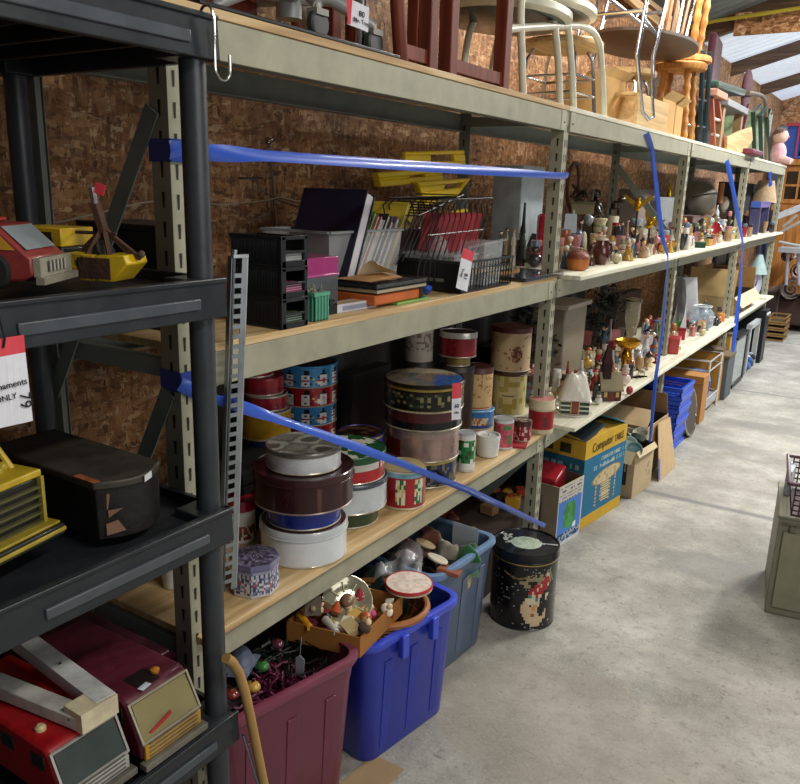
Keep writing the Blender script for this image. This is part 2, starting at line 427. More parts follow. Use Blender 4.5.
# plank decks that lie loose on the beams
def board(y0, y1, z, x1, mat, label, x0=DX+.01, grp=None):
    b = MB(); b.box(x0, x1, y0, y1, z, z+.016, '#c9a977')
    tag(b.build('shelf_board', mat, bevel=.0015, smooth=False), label, 'shelf board')
ends = ['nearest bay', 'second bay', 'third bay', 'farthest bay']
board(.93, 2.74, L3+.0005, .008, PINE, 'plywood board on top of the rack over the nearest bay, under dark chair legs')
board(2.745, 4.53, L3+.0005, .008, PINEW, 'pale board on top of the rack under the white tubular chairs and school chair')
board(4.535, 6.32, L3+.0005, .008, PINEW, 'pale board on top of the rack under the turned bar stools')
board(6.325, 8.15, L3+.0005, .008, PINEW, 'pale board at the far end of the rack top under the lawn chairs')
board(.99, 2.755, L2+.0005, .004, PINE, 'honey coloured middle shelf board of the nearest bay under black organizer and dish rack')
board(2.80, 4.50, L2+.0005, .08, PINEW, 'pale middle shelf board carrying the jug, orange basket and gold eagles')
board(4.505, 6.2, L2+.0005, .075, PINEW, 'pale middle shelf board under the grey dome and glass shade, beyond the gold eagles')
board(6.205, 8.15, L2+.0005, .06, PINEW, 'pale middle shelf board at the far end under the table lamp')
board(.965, 2.80, L1+.0005, .022, PINE, 'pine lower shelf board under all the round cookie tins')
board(2.83, 4.45, L1+.0005, .097, PINEW, 'pale green-edged lower shelf board under the snowy cottage and small church')
board(4.455, 6.2, L1+.0005, .095, PINEW, 'pale lower shelf board under the glass fish bowl and red gift box')
board(6.205, 8.15, L1+.0005, .06, PINEW, 'pale lower shelf board at the far end under the open carton')
ZB2 = L2+.0172; ZB3 = L1+.0172; ZB1 = L3+.0172   # shelf surfaces

# ------------------------------------------------------------------ the black plastic shelf unit
SH = '#25292e'
BP = pm(.38, 0, .25, 16, bump=.12)
bs = thing('plastic_shelf_unit', 'black moulded plastic shelf unit nearest the camera, in front of the steel rack end', 'shelf unit', (0, 0, 0))
X0, X1, Y0, Y1 = -.42, .13, .05, .945
for zt in (1.751, 1.347, .932, .505):
    b = MB(); h = .066
    b.box(X0, X1, Y0, Y1, zt-.022, zt-.018, SH)
    # lip all round with bevelled flare
    for (p, q, nx, ny) in (((X1, Y0), (X1, Y1), 1, 0), ((X1, Y1), (X0, Y1), 0, 1), ((X0, Y1), (X0, Y0), -1, 0), ((X0, Y0), (X1, Y0), 0, -1)):
        i0 = .012
        vs = [(p[0], p[1], zt), (q[0], q[1], zt), (q[0]+nx*.004, q[1]+ny*.004, zt-h), (p[0]+nx*.004, p[1]+ny*.004, zt-h),
              (p[0]-nx*i0, p[1]-ny*i0, zt), (q[0]-nx*i0, q[1]-ny*i0, zt), (q[0]-nx*i0, q[1]-ny*i0, zt-h), (p[0]-nx*i0, p[1]-ny*i0, zt-h)]
        b.add(vs, [(3, 2, 1, 0), (0, 1, 5, 4), (4, 5, 6, 7), (7, 6, 2, 3)], SH)
    # corner blocks and the raised strip along the long side
    for cx in (X0+.04, X1-.04):
        for cy in (Y0+.04, Y1-.035): b.box(cx-.036, cx+.036, cy-.03, cy+.03, zt-h, zt-.001, SH)
    b.box(X1, X1+.009, Y0+.1, Y0+.42, zt-h-.012, zt-.006, '#2b3035')
    b.box(X1, X1+.007, Y0+.52, Y1-.06, zt-.048, zt-.030, '#4a5056')
    b.box(X1-.002, X1+.005, Y0+.42, Y1, zt-.008, zt, SH)
    for i in range(9): b.box(X0+.02, X1-.02, Y0+.05+i*.095, Y0+.06+i*.095, zt-.05, zt-.02, '#1b1e21')
    b.build('shelf', BP, bs, bevel=.003)
zs = [(1.685, 1.33), (1.281, .915), (.866, .487), (.439, 0)]
for cx in (X0+.035, X1-.034):
    for cy in (Y0+.04, Y1-.023):
        for (za, zb) in zs:
            b = MB(); b.lathe([(.0215, zb), (.0215, za)], (cx, cy, 0), '#33373c', 20); b.build('post', BP, bs)
# ------------------------------------------------------------------ round tins
def disc_fn(fn):
    return fn
def round_tin(name, label, c, r, z0, z1, side='#8a2030', lidh=.02, lidcol='#444444', top='#555555', mat=None, group=None, cat='tin', lid=True, rim=True, base='#b9b2a0', oval=1., yawoff=0., rowsv=18, turn=0.):
    """tin with a body whose side pattern is side(u,v), lid with rolled rim and top pattern top(x,y)"""
    mat = mat or TIN
    H = z1-z0; t = thing(name, label, cat, (c[0], c[1], z0), face(c)+turn, group)
    hb = H-lidh if lid else H
    b = MB()
    A = lambda u: -PI/2+(u-.5)*2*PI
    b.surf(lambda u, v: (r*math.cos(A(u)), oval*r*math.sin(A(u)), .002+v*(hb-.002)), 72, rowsv if callable(side) else 2, side)
    b.lathe([(r*1.012, 0), (r*1.018, .002), (r*1.004, .004)], (0, 0, 0), base, 48, sy=oval)
    if not lid:
        b.lathe([(r*.985, hb), (r, hb+.0015), (r*.97, hb+.0015), (r*.96, hb-.001)], (0, 0, 0), base, 48, sy=oval)
    b.build('body', mat, t)
    b = MB()
    if lid:
        R = r*1.022
        b.lathe([(R*.99, hb), (R*1.012, hb+.001), (R*1.012, hb+.003), (R, hb+.004), (R, H-.002), (R*.985, H), (R*.955, H), (R*.945, H-.0022)], (0, 0, 0), lidcol, 48, sy=oval)
        zt = H-.0021; Rt = R*.945
    else:
        zt = H-.003; Rt = r*.97
    if callable(top):
        b.surf(lambda u, v: (Rt*v*math.cos(A(u)), oval*Rt*v*math.sin(A(u)), zt+.0006), 40, 14, lambda u, v: top(v*math.cos(A(u)), v*math.sin(A(u))))
    else:
        b.surf(lambda u, v: (Rt*v*math.cos(A(u)), oval*Rt*v*math.sin(A(u)), zt+.0006*(1-v)+.0002), 40, 3, top)
    b.build('lid' if lid else 'top', mat, t)
    return t
def hsh(*a):
    x = math.sin(sum(q*(12.9898+i*65.3) for i, q in enumerate(a)))*43758.5453
    return x-math.floor(x)
def speck(cols, nu=40, nv=10, seed=1):
    return lambda u, v: cols[int(hsh(int(u*nu), int(v*nv), seed)*len(cols))]
def bitmap(rows, pal, nrep=1, v0=0., v1=1., bg=None, u0=0., u1=1.):
    h = len(rows); wd = len(rows[0])
    def f(u, v):
        uu = (u-u0)/(u1-u0); vv = (v-v0)/(v1-v0)
        if not (0 <= uu < 1 and 0 <= vv < 1): return bg
        uu = (uu*nrep) % 1
        return pal.get(rows[min(h-1, int((1-vv)*h))][min(wd-1, int(uu*wd))], bg)
    return f
SNOW = ['..............', '.....kkkk.....', '.....kkkk.....', '....kkkkkk....', '...wwwwwww....', '..kwwkwkwwk...', '...wwwowww..y.', '..rrrrrrrr....', 'y.wwwwrwww.k..', '..wwwkwrwwk...', '...wwwwwww....', '..............']
def snowtin(bg):
    return bitmap(SNOW, {'k': '#161a20', 'w': '#f0f0ee', 'o': '#d8702a', 'r': '#c03038' if bg != '#a81e2b' else '#e9e4da', 'y': '#e3c34a'}, 11, 0, 1, bg)
def two(c1, v1, c2, v2=None, c3=None):
    def f(u, v):
        if v2 is not None and v > v2: return c3
        return c1 if v < v1 else c2
    return f
def stack(cx, pyf, z, levels, dz=.0005):
    """levels: (kwargs, width_px, front top row[, offset px])"""
    P = at(cx, pyf, z=z); out = []
    r = levels[0][1]*mpp(P)/2; r /= (1+mpp(P)*0)
    C = away(P, r); C -= RT*((pxof((C.x, C.y, z))[0]-cx)*mpp(C)); z0 = z
    for lv in levels:
        kw, wpx, pt = lv[:3]; off = lv[3] if len(lv) > 3 else 0
        Cc = C + RT*(off*mpp(C)); Cc.z = z0
        r = wpx*mpp(Cc)/2; F = away(Cc, -r)
        z1 = zat(F, pt)
        out.append(round_tin('cookie_tin', c=Cc, r=r, z0=z0+dz, z1=z1, **kw)); z0 = z1
    return out
blackgold = lambda u, v: '#a9923f' if (v > .9 or v < .08) else speck(['#10130f', '#141a12', '#0f0f0f', '#8d8558', '#2b3a26', '#6f6a4c'], 110, 9, 3)(u, v) if .2 < v < .8 else '#10110f'
gran = lambda x, y: ['#8d8d86', '#77776f', '#b3b1a6', '#5f605a'][int((math.sin(x*5+y*2)+math.sin(y*6-x*3)+2)*.99)]
# front left stack
stack(304, 568, ZB3, [
 (dict(label='wide white tin with brown rimmed lid at the bottom of the front left stack', side='#d9dde0', lidh=.022, lidcol='#c3c8cb', top='#4a2a26', mat=GLOSS), 85, 534.5),
 (dict(label='royal blue tin squeezed between the white tin and the large maroon tin', side='#1d2f8f', lid=False, top='#202a60'), 73, 511),
 (dict(label='very wide dark maroon tin holding the small silver white tin on its lid', side=lambda u, v: '#5b3a35' if abs(u-.55) < .004 else '#34141a', lidh=.022, lidcol='#3a1a1e', top='#2f1519', base='#8d7b74'), 98, 481),
 (dict(label='silver and white tin with winter scene lid topmost of the front left stack', side='#dcdfe2', lidh=.011, lidcol='#6d6a64', top=gran), 74, 455)])
# behind it, the red and white stack
def redsanta(u, v):
    if v > .78: return '#1c5a36'
    if v > .5: return '#e8e6dc' if hsh(int(u*60), 4) > .35 else '#b8232b'
    return '#b8232b'
stack(347, 529, ZB3, [
 (dict(label='dark green tin at the foot of the stack right of the front one', side='#2c4428', lid=False, top='#223322'), 62, 513),
 (dict(label='white tin with grey banded lid under the red christmas tin', side='#ccd2d6', lidh=.012, lidcol='#4d5560', top='#3c4248'), 78, 487),
 (dict(label='red tin with green and white lettered lid behind the blue tape', side=redsanta, lidh=.006, lidcol='#28603c', top=lambda x, y: '#e5e3d2' if hsh(int(x*4+8), int(y*3+8), 5) > .6 else '#26603a'), 74, 459)])
# violet-blue tin behind
stack(360, 500, ZB3, [
 (dict(label='dark brown tin hidden low behind the red christmas tin', side='#2b1a18', lid=False, top='#1d1212'), 46, 476),
 (dict(label='plum tin low in the stack behind the red christmas tin', side='#351b2b', lid=False, top='#1d1212'), 45, 455),
 (dict(label='violet blue tin with dark brown picture lid, left of the tall black tin', side=two('#34318c', .9, '#b9a566'), lidh=.004, lidcol='#2b2a70', top=lambda x, y: '#6e4a33' if hsh(int(x*3+8), int(y*3+8), 8) > .6 else '#2c1a14'), 45, 438)])
# snowman stack
stack(307, 474, ZB3, [
 (dict(label='brown tin lowest under the snowman tins', side='#4a2a20', lid=False, top='#2c1a14'), 58, 447),
 (dict(label='red snowman tin lowest of the snowman tins', side=snowtin('#a81e2b'), lid=False, top='#8a1822', rowsv=24), 58, 427),
 (dict(label='lower blue snowman tin, between two red snowman tins', side=snowtin('#3f8fc9'), lid=False, top='#3d84b8', rowsv=24), 59, 408),
 (dict(label='upper red snowman tin, directly under the top blue snowman tin', side=snowtin('#a81e2b'), lid=False, top='#8a1822', rowsv=24), 60, 389),
 (dict(label='blue snowman tin with dark brown lid at the top of its stack', side=snowtin('#3f8fc9'), lidh=.007, lidcol='#3f8fc9', top='#3a1f1a', rowsv=24), 61, 367)])
# red tins stack
def redtin(u, v): return '#8d8a80' if v < .06 else '#a01c30' if v > .5 else '#8a1628'
stack(266, 505, ZB3, [
 (dict(label='black tin at the foot of the stack under the yellow tin', side='#1b1a1c', lid=False, top='#111111'), 54, 474),
 (dict(label='navy tin directly under the yellow tin', side='#20284a', lid=False, top='#161a30'), 52, 442),
 (dict(label='yellow tin with white rimmed top under the three red tins', side='#c99a22', lidh=.004, lidcol='#c9c5b4', top='#b8b4a2'), 50, 414, 1),
 (dict(label='dark red tin directly on the yellow tin', side=redtin, lidh=.006, lidcol='#b6b2a4', top='#801425'), 41, 397, 2),
 (dict(label='dark red tin in the middle of the three red tins', side=redtin, lidh=.006, lidcol='#9a1c2e', top='#8b1829'), 40, 379, -1),
 (dict(label='small dark red tin topmost beside the black organizer foot', side=redtin, lidh=.006, lidcol='#9a1c2e', top='#8b1829'), 38, 364, -9)])
# half hidden ones left of the bracket
stack(236, 478, ZB3, [
 (dict(label='brown tin under the pale blue tin behind the galvanized bracket', side='#4b2b20', lid=False, top='#20140f'), 28, 456),
 (dict(label='pale blue tin with maroon foot behind the galvanized bracket', side=two('#5b2320', .25, '#7d97c9'), lidh=.004, lidcol='#2a1c18', top='#20140f'), 26, 424),
 (dict(label='small green lidded tin above the pale blue tin behind the bracket', side='#2e5a3c', lidh=.004, lidcol='#8a1c28', top='#333333'), 22, 408)])
stack(241, 545, ZB3, [(dict(label='white christmas jar with shiny red lid behind the galvanized bracket', side=lambda u, v: '#e4e6e0' if v > .55 or v < .12 else speck(['#d9d6c8', '#7d5a3f', '#e9e9e2', '#3f5a3a', '#a33030'], 60, 10, 6)(u, v), lidh=.028, lidcol='#b3172e', top='#b3172e', mat=GLOSS, cat='jar'), 30, 503)])
stack(176, 590, ZB3, [(dict(label='white canister with red patch seen between the upright and plastic shelf', side=lambda u, v: '#b8283a' if v > .6 and .45 < u < .62 else '#d8d5cb', lid=False, top='#ccccc0', mat=GLOSS, cat='canister'), 26, 556)])
# big black tin stack
brushed = lambda u, v: '#8c2f2a' if (.30 < u < .40 and .1 < v < .75) else '#b09a94' if v > .84 else '#b5988f' if hsh(int(u*24), 3) > .4 else '#a58a82'
stack(421, 488.5, ZB3, [
 (dict(label='dark navy tin with gold pattern lowest in the tall black stack', side=lambda u, v: '#b59a50' if v > .9 else speck(['#10142a', '#141a35', '#0f1226', '#6e6a55', '#23306a'], 70, 8, 5)(u, v), lid=False, top='#111111'), 70, 463),
 (dict(label='brushed copper tin with a red portrait under the tall black tin', side=brushed, lidh=.010, lidcol='#a49a90', top='#55504a', mat=pm(.25, .6, .15, 18)), 73, 432),
 (dict(label='black tin with maroon band beneath the black and gold picture tin', side=two('#0c0c0d', .45, '#54262a'), lid=False, top='#111111'), 77, 414),
 (dict(label='tall black and gold floral tin with picture lid and price tag', side=blackgold, lidh=.012, lidcol='#1b1813', top=lambda x, y: ('#3767b5' if x > .25 and y < .25 else '#b9ad92' if y > .45 else '#6b7078' if hsh(int(x*5+7), int(y*4+7), 3) > .5 else '#8a7a66')), 79, 386)])
stack(403, 510.6, ZB3, [(dict(label='red christmas tin with tree pictures standing before the brushed copper tin', side=lambda u, v: '#d6d3c4' if v < .06 or v > .95 else '#7eb7c9' if v > .84 else ('#a81e28' if not (.12 < (u*7) % 1 < .62 and .14 < v < .8) else ('#2c6a3d' if hsh(int(u*90), int(v*9), 3) > .62 else '#d9c07a' if hsh(int(u*90), int(v*9), 7) > .7 else '#e6e0c8')), lid=False, top='#2a2a2c', base='#c9b98a', rowsv=24), 44, 473)])
tag_t = stack(475, 430, ZB3, [
 (dict(label='light blue tin with picture label under the brown-lidded canister', side=lambda u, v: ('#e0d6c0' if hsh(int(u*80), int(v*6)) > .4 else '#b0703c') if .43 < u < .62 and .2 < v < .65 else '#2a4f9a' if v < .2 else '#3d7fc4', lidh=.008, lidcol='#7bb0dc', top='#6ba2d2'), 36, 411),
 (dict(name_='x', label='rusty cream canister with brown lid standing on the light blue tin', side=lambda u, v: '#a34f26' if v < .06 else '#9a6a3a' if hsh(int(u*50), int(v*16), 3) > .93 else '#c7a878', lidh=.022, lidcol='#4a201c', top='#4a201c', cat='canister', mat=PAINTM), 30.5, 369)] if False else [
 (dict(label='light blue tin with picture label under the brown-lidded canister', side=lambda u, v: ('#e0d6c0' if hsh(int(u*80), int(v*6)) > .4 else '#b0703c') if .43 < u < .62 and .2 < v < .65 else '#2a4f9a' if v < .2 else '#3d7fc4', lidh=.008, lidcol='#7bb0dc', top='#6ba2d2'), 36, 411),
 (dict(label='rusty cream canister with brown lid standing on the light blue tin', side=lambda u, v: '#a34f26' if v < .06 else '#9a6a3a' if hsh(int(u*50), int(v*16), 3) > .93 else '#c7a878', lidh=.022, lidcol='#4a201c', top='#4a201c', cat='canister', mat=PAINTM), 30.5, 369)])
def herb(u, v):
    if .44 < u < .56 and .47 < v < .50: return '#3a3222'
    return '#a89a4a' if hsh(int(u*26), int(v*7), 9) > .66 and abs(v-.5) > .08 else '#c9bc86'
def cow(u, v):
    a, bb = (u-.55)/.045, (v-.45)/.22
    if a*a+bb*bb < 1: return '#5f3322' if hsh(int(u*110), int(v*16), 4) > .45 else '#a2764a'
    return '#8d5a34' if hsh(int(u*60), int(v*20), 5) > .96 else '#c4ab84'
stack(507, 415, ZB3, [
 (dict(label='tall olive herb pattern canister under the canister with a basket picture', side=herb, lidh=.02, lidcol='#4a3322', top='#4a3322', cat='canister', mat=PAINTM, rowsv=36), 35, 372),
 (dict(label='topmost cream canister with dark red lid and basket picture', side=cow, lidh=.02, lidcol='#5a2622', top='#5a2622', cat='canister', mat=PAINTM, rowsv=36), 39, 329)])
stack(416, 437, ZB3, [
 (dict(label='dark canister hidden behind the tall black and gold tin', side='#2a2320', lidh=.02, lidcol='#2a2320', top='#2a2320', cat='canister', mat=PAINTM), 30, 363),
 (dict(label='grey white canister with brown sketch print above the black tin', side=lambda u, v: '#7a7068' if hsh(int(u*40), int(v*12), 2) > .62 and .25 < v < .8 else '#b5aea4', lid=False, top='#b5aea4', cat='canister', mat=PAINTM), 28, 326)])
stack(454, 437, ZB3, [
 (dict(label='dark lidded canister behind the rusty cream canister', side='#33261d', lidh=.02, lidcol='#2a2320', top='#2a2320', cat='canister', mat=PAINTM), 34, 368),
 (dict(label='gold coloured tin under the red oval box', side='#7d6a3a', lid=False, top='#2a2320'), 26, 358),
 (dict(label='red oval box with white lid on the top row of tins', side='#8f1f2c', lidh=.022, lidcol='#c9c7c0', top='#3c1d1d', oval=.8, cat='box'), 37, 334)])
canned = lambda u, v: '#c9ccd0' if v > .93 or v < .05 else ('#dfe4e0' if v > .82 or v < .22 else speck(['#1f7a3f', '#2d9450', '#e8ece8', '#1d6a36', '#46330f'], 26, 9, 6)(u, v))
stack(465, 472.5, ZB3, [(dict(label='green and white drink can holding christmas print, front of shelf', side=canned, lid=False, top='#a9adb0', cat='can', base='#bfc4c8'), 18.5, 435)])
stack(502.5, 450, ZB3, [(dict(label='pink and green drink can between the candle and the brown-lidded tin', side=lambda u, v: '#d2d6d8' if v > .9 or v < .05 else speck(['#c4506a', '#d0607a', '#b8425c', '#4c8a4a'], 14, 6, 6)(u, v), lid=False, top='#a9adb0', cat='can', base='#bfc4c8'), 20, 421)])
P = at(487, 459, z=ZB3); r = 12.5*mpp(P); Cc = away(P, r); H = zat(P, 438)-ZB3
t = thing('candle', 'short white candle in a white cup with tan wax top', 'candle', (Cc.x, Cc.y, ZB3+.0005), face(Cc))
b = MB(); b.lathe([(r*.8, 0), (r*.88, .003), (r*.98, H*.75), (r, H*.92), (r*.98, H), (r*.86, H), (r*.82, H-.006)], (0, 0, 0), '#d5d6d3', 32); b.build('cup', CERAM, t)
b = MB(); b.lathe([(r*.83, H-.007), (r*.5, H-.0065), (.001, H-.006)], (0, 0, 0), '#b98f52', 32); b.tube([(0, 0, H-.008), (.001, 0, H+.004)], .001, '#2a2018', 6); b.build('wax', MATTE, t)
P = at(520, 448, z=ZB3)
b = MB(); b.box(-.035, .035, -.03, .03, 0, .007, '#9c1f2c'); tag(b.build('greeting_card', CARD, loc=(P.x-.02, P.y+.015, ZB3+.0005), rotz=.3), 'red and white folded card lying under the brown-lidded tin', 'card')
stack(521.5, 442, ZB3+.008, [(dict(label='short dark red tin with chocolate brown lid and white flowers', side=lambda u, v: '#d8b9b4' if hsh(int(u*44), int(v*5), 3) > .8 else '#8a1f2e', lidh=.02, lidcol='#50302a', top=lambda x, y: '#c9bdb5' if hsh(int(x*5+8), int(y*5+8)) > .6 else '#4a2a24'), 18.5, 422)])
stack(540, 434.5, ZB3, [(dict(label='red jar with thick pink lid at the far end of the tin shelf', side=lambda u, v: '#c9bb98' if v < .16 or v > .93 else '#5a3020' if abs(u-.56) < .03 and .3 < v < .7 else '#9b1b24', lidh=.038, lidcol='#cfc2a2', top='#c47f78', cat='jar', mat=PAINTM), 25, 401)])
# eight sided village tin
P = at(255, 598, z=ZB3); r = 25*mpp(P); Cc = away(P, r*.9); H = zat(P, 566)-ZB3
t = thing('village_tin', 'eight-sided tin printed with a snowy village street, beside the galvanized bracket', 'tin', (Cc.x, Cc.y, ZB3+.0005), face(Cc)+.25)
def oct_pos(R):
    def f(u, v, z0=0, z1=1):
        a = u*8; k = int(min(a, 7.9999)); fr = a-k
        p = V((math.cos(PI/8+k*PI/4-PI/2), math.sin(PI/8+k*PI/4-PI/2), 0))*R; q = V((math.cos(PI/8+(k+1)*PI/4-PI/2), math.sin(PI/8+(k+1)*PI/4-PI/2), 0))*R
        w_ = p.lerp(q, fr); return (w_.x, w_.y, z0+(z1-z0)*v)
    return f
op = oct_pos(r)
def village(u, v):
    if v < .07: return '#c9ccd6'
    if v > .93: return '#6c6d93'
    if v > .80: return '#9a9bb8' if hsh(int(u*64), 2) > .4 else '#5a5c86'
    if .66 < v < .80: return '#2c2e48' if (u*64) % 1 > .6 else '#b9bccf'
    if .48 < v < .52: return '#e1e3ea'
    return ['#9aa0bd', '#c9cfdd', '#545a80', '#3a4a66', '#a85a66', '#d8dbe4', '#6e7aa6'][int(hsh(int(u*72), int(v*12), 8)*7)]
b = MB(); b.surf(lambda u, v: op(u, v, 0, H*.86), 96, 22, village); b.build('body', TIN, t)
ol = oct_pos(r*1.03)
b = MB(); b.surf(lambda u, v: ol(u, v, H*.84, H), 16, 2, '#76769c')
b.surf(lambda u, v: tuple(V(ol(u, 0, H, H)).lerp(V((0, 0, H+.012)), v)), 32, 8, lambda u, v: speck(['#5d5872', '#46424f', '#7a7590', '#8d8aa6'], 32, 8, 3)(u, v)); b.build('lid', TIN, t)

# ------------------------------------------------------------------ price tags
def price_tag(name, label, o, x, y, wd, ht, lines, rot=0, redh=.2):
    """paper tag hanging in plane (x,y); lines: (text, u, v, size, rot)"""
    t = thing(name, label, 'price tag', (0, 0, 0)); M = frame(o, x, y)
    b = MB()
    def sheet(v0, v1, col, zz):
        n = 8; k0 = len(b.v); vs = []
        for i in range(n+1):
            xx = -wd/2+wd*i/n
            for yy in (v0, v1): vs.append(M @ V((xx, yy, zz+.0012*math.sin(i*.7+yy*30))))
        b.add(vs, [(2*i, 2*i+2, 2*i+3, 2*i+1) for i in range(n)], col)
    sheet(-ht, -ht*redh, '#e3e4ec', 0); sheet(-ht*redh, 0, '#d94a55', 0)
    for v in list(b.v): pass
    n = len(b.v); b.v += [tuple(V(q)-(M.to_3x3() @ V((0, 0, .0006)))) for q in b.v]
    b.f += [tuple(reversed([q+n for q in f])) for f in b.f]; b.c += b.c
    b.build('paper', CARD, t, smooth=False)
    for (s, u, v, size, ro) in lines:
        text(s, size, t, M @ Matrix.Translation((u*wd, v*ht, .0026)) @ Matrix.Rotation(ro, 4, 'Z'), '#1a1a22')
    return t, M
# tag 79 on the middle black shelf
o = at(-3, 339, x=.142); m_ = mpp(o)
t, M = price_tag('price_tag', 'white and red price tag numbered 79 tied to the black plastic shelf', o+V((0, 0, 0)), (0, 1, 0), (0, 0, 1), 52*m_*1.12, 92*m_, [
  ('79', .38, -.74, .022, -PI/2), ('ONLY', .03, -.67, .011, .05), ('ornaments', .10, -.53, .012, .05)], redh=.2)
b = MB()
for i in range(9): b.v and None
bars = MB()
for i in range(7): bars.add([M @ V((-.034+.0, -.026-i*.0028, .0026)), M @ V((-.008, -.026-i*.0028, .0026)), M @ V((-.008, -.0265-i*.0028-.0012*(1+i % 2)*.6, .0026)), M @ V((-.034, -.0265-i*.0028-.0012*(1+i % 2)*.6, .0026))], [(0, 1, 2, 3)], '#33404a')
bars.build('barcode', MATTE, t, smooth=False)
b = MB(); b.tube([M @ V((.006, -.012, .002)), M @ V((.008, .0, .004)), M @ V((.006, .03, .0))], .0016, '#15161a', 6); b.build('tie', PLASTIC, t)
# tag on the dish rack
o = at(469, 250, x=.012); m_ = mpp(o)
t, M = price_tag('price_tag', 'pink-topped white price tag dangling from the black dish rack', o, (.25, .93, -.30), (-.18, -.42, .93), .05, .118, [('81', .1, -.66, .02, -PI/2), ('Trep', -.25, -.6, .014, -PI/2)], redh=.25)
# tag hanging on the tall black tin
o = at(456, 381, x=.005+.02); 
t, M = price_tag('price_tag', 'white price tag with blue top hanging from the tall black and gold tin', at(457, 383, y=1.9), (.5, .86, 0), (-.04, .02, 1), .030, .108, [('60', 0, -.62, .016, 0), ('Min', 0, -.8, .010, 0)], redh=.42)
t.children[0].data.attributes['Col']
# ------------------------------------------------------------------ blue tape
BT = pm(.32, 0, .06, 20, coat=.2)
def tape(label, pts, wd, n=12, sag=0., twist=None, name='plastic_ribbon', tw=None):
    """flat tape through pts; wd in metres; the width direction is mostly vertical"""
    b = MB(); P = []
    pts = [V(p) for p in pts]
    for i in range(len(pts)-1):
        for k in range(n): P.append(pts[i].lerp(pts[i+1], k/n))
    P.append(pts[-1]); N = len(P)-1; vs = []
    for i, p in enumerate(P):
        d = (P[min(i+1, N)]-P[max(i-1, 0)]).normalized(); s = i/N
        q = V(p); q.z -= sag*4*s*(1-s)
        a = V((0, 0, 1)) if abs(d.z) < .7 else V((0, 1, 0))
        if tw: a = V(tw)
        wv = (a-d*a.dot(d)).normalized(); nv = d.cross(wv)
        ww = wd*(1+.10*math.sin(s*23))*(twist(s) if twist else 1)
        c = math.cos(.5*math.sin(s*9)); sn = math.sin(.5*math.sin(s*9)); wv2 = wv*c+nv*sn; nv2 = nv*c-wv*sn
        for k in range(7):
            u = (k/6-.5); vs.append(q+wv2*(u*ww)+nv2*(.12*ww*math.cos(u*PI)))
        for k in range(6, -1, -1):
            u = (k/6-.5); vs.append(q+wv2*(u*ww)+nv2*(.12*ww*math.cos(u*PI)-.0007))
    fs = [(i*14+k, i*14+(k+1) % 14, (i+1)*14+(k+1) % 14, (i+1)*14+k) for i in range(N) for k in range(14)]
    b.add(vs, fs, '#2f57c0'); return tag(b.build(name, BT), label, 'tape')
a0 = at(158, 149, x=.012); a1 = at(563, 176, x=.012)
t1 = tape('bright blue plastic tape stretched level across the top opening of the nearest bay', [V((.0075, .945, a0.z)), V((.0085, 1.0, a0.z)), V((.0095, 1.2, a0.z+.002)), a1, V((.008, 2.775, a1.z+.003))], .030, twist=lambda s: 1.0-.25*s)
b0 = at(172, 390, x=.03); b1 = at(545, 524, x=.06)
t2 = tape('bright blue plastic tape running down diagonally in front of the cookie tins', [V((.0075, .945, b0.z)), at(205, 397, x=.02), at(233, 404, x=.03), at(269, 416, x=.03), at(324, 435, x=.03), at(400, 463, x=.028), at(470, 491, x=.026), at(545, 526, x=.012)], .025, twist=lambda s: 1.0-.2*s)
for lab, z in (('blue tape wound round the nearest front upright near the shelf top', a0.z), ('blue tape wound round the nearest front upright below the middle shelf', b0.z)):
    b = MB()
    for (p, q) in (((.0055, .9985), (.0055, .950)), ((.0055, .950), (-.050, .950)), ((-.050, .950), (-.050, .9985)), ((-.050, .9985), (.0055, .9985))):
        b.bar((p[0], p[1], z), (q[0], q[1], z), .0012, .038, '#1f3c94')
    tag(b.build('plastic_ribbon', BT), lab, 'tape')
tape('blue plastic tape hanging from the rack top past the gold eagles to the floor boxes', [V((.0125, 3.66, 1.768)), at(652, 150, x=.014), at(662, 236, x=.084), at(668, 256, x=.098), at(663, 330, x=.104), at(656, 376, x=.108), at(650, 442, x=.11)], .026, tw=(.5, 1, 0), twist=lambda s: 1-.35*s)
tape('blue plastic tape hanging over the third bay near the grey dome', [at(727, 160, x=.012), at(735, 200, x=.06), at(743, 243, x=.085), at(740, 290, x=.09), at(733, 352, x=.105)], .030, tw=(.5, 1, 0))
tape('short blue tape knotted low under the far end of the rack top', [at(770, 172, x=.012), at(770.5, 186, x=.02)], .03, tw=(.5, 1, 0))

# ------------------------------------------------------------------ galvanized slotted bracket leaning by the rack
GALV = pm(.38, .85, .2, 25)
t = thing('slotted_bracket', 'tall galvanized slotted metal strip leaning before the cookie tins', 'metal bracket', (0, 0, 0))
p0 = at(229, 590, x=.05); p1 = at(240, 256, x=.05)
p0 = p0; b = MB(); d = (p1-p0).normalized(); L = (p1-p0).length
M = frame(p0, V((.25, 1, 0)), d)
ex = M.to_3x3() @ V((1, 0, 0)); ez = M.to_3x3() @ V((0, 0, 1))
for sx, zf, cc in ((-.012, 0, '#5f6468'), (.010, .0, '#9aa0a4')):
    b.bar(p0+ex*sx, p1+ex*sx, .005 if sx < 0 else .011, .002, cc, up=ez)
b.bar(p0+ex*-.017-ez*.006, p1+ex*-.017-ez*.006, .002, .013, '#7f8488', up=ez)
b.bar(p0+ex*.017-ez*.006, p1+ex*.017-ez*.006, .002, .013, '#c5cace', up=ez)
k = 0.02
while k < L-.03:
    c = p0+d*k; b.bar(c-ex*.011+ez*.0001, c+ex*.005+ez*.0001, .008, .002, '#9aa0a4', up=ez)
    k += .019
b.build('strip', GALV, t)
b = MB(); b.bar(p1-ex*.017, p1+ex*.015, .006, .012, '#b5babd', up=ez); b.tube([p1-ex*.012, p1-ex*.012+d*.012], .005, '#8d9296', 8); b.build('end_cap', GALV, t)
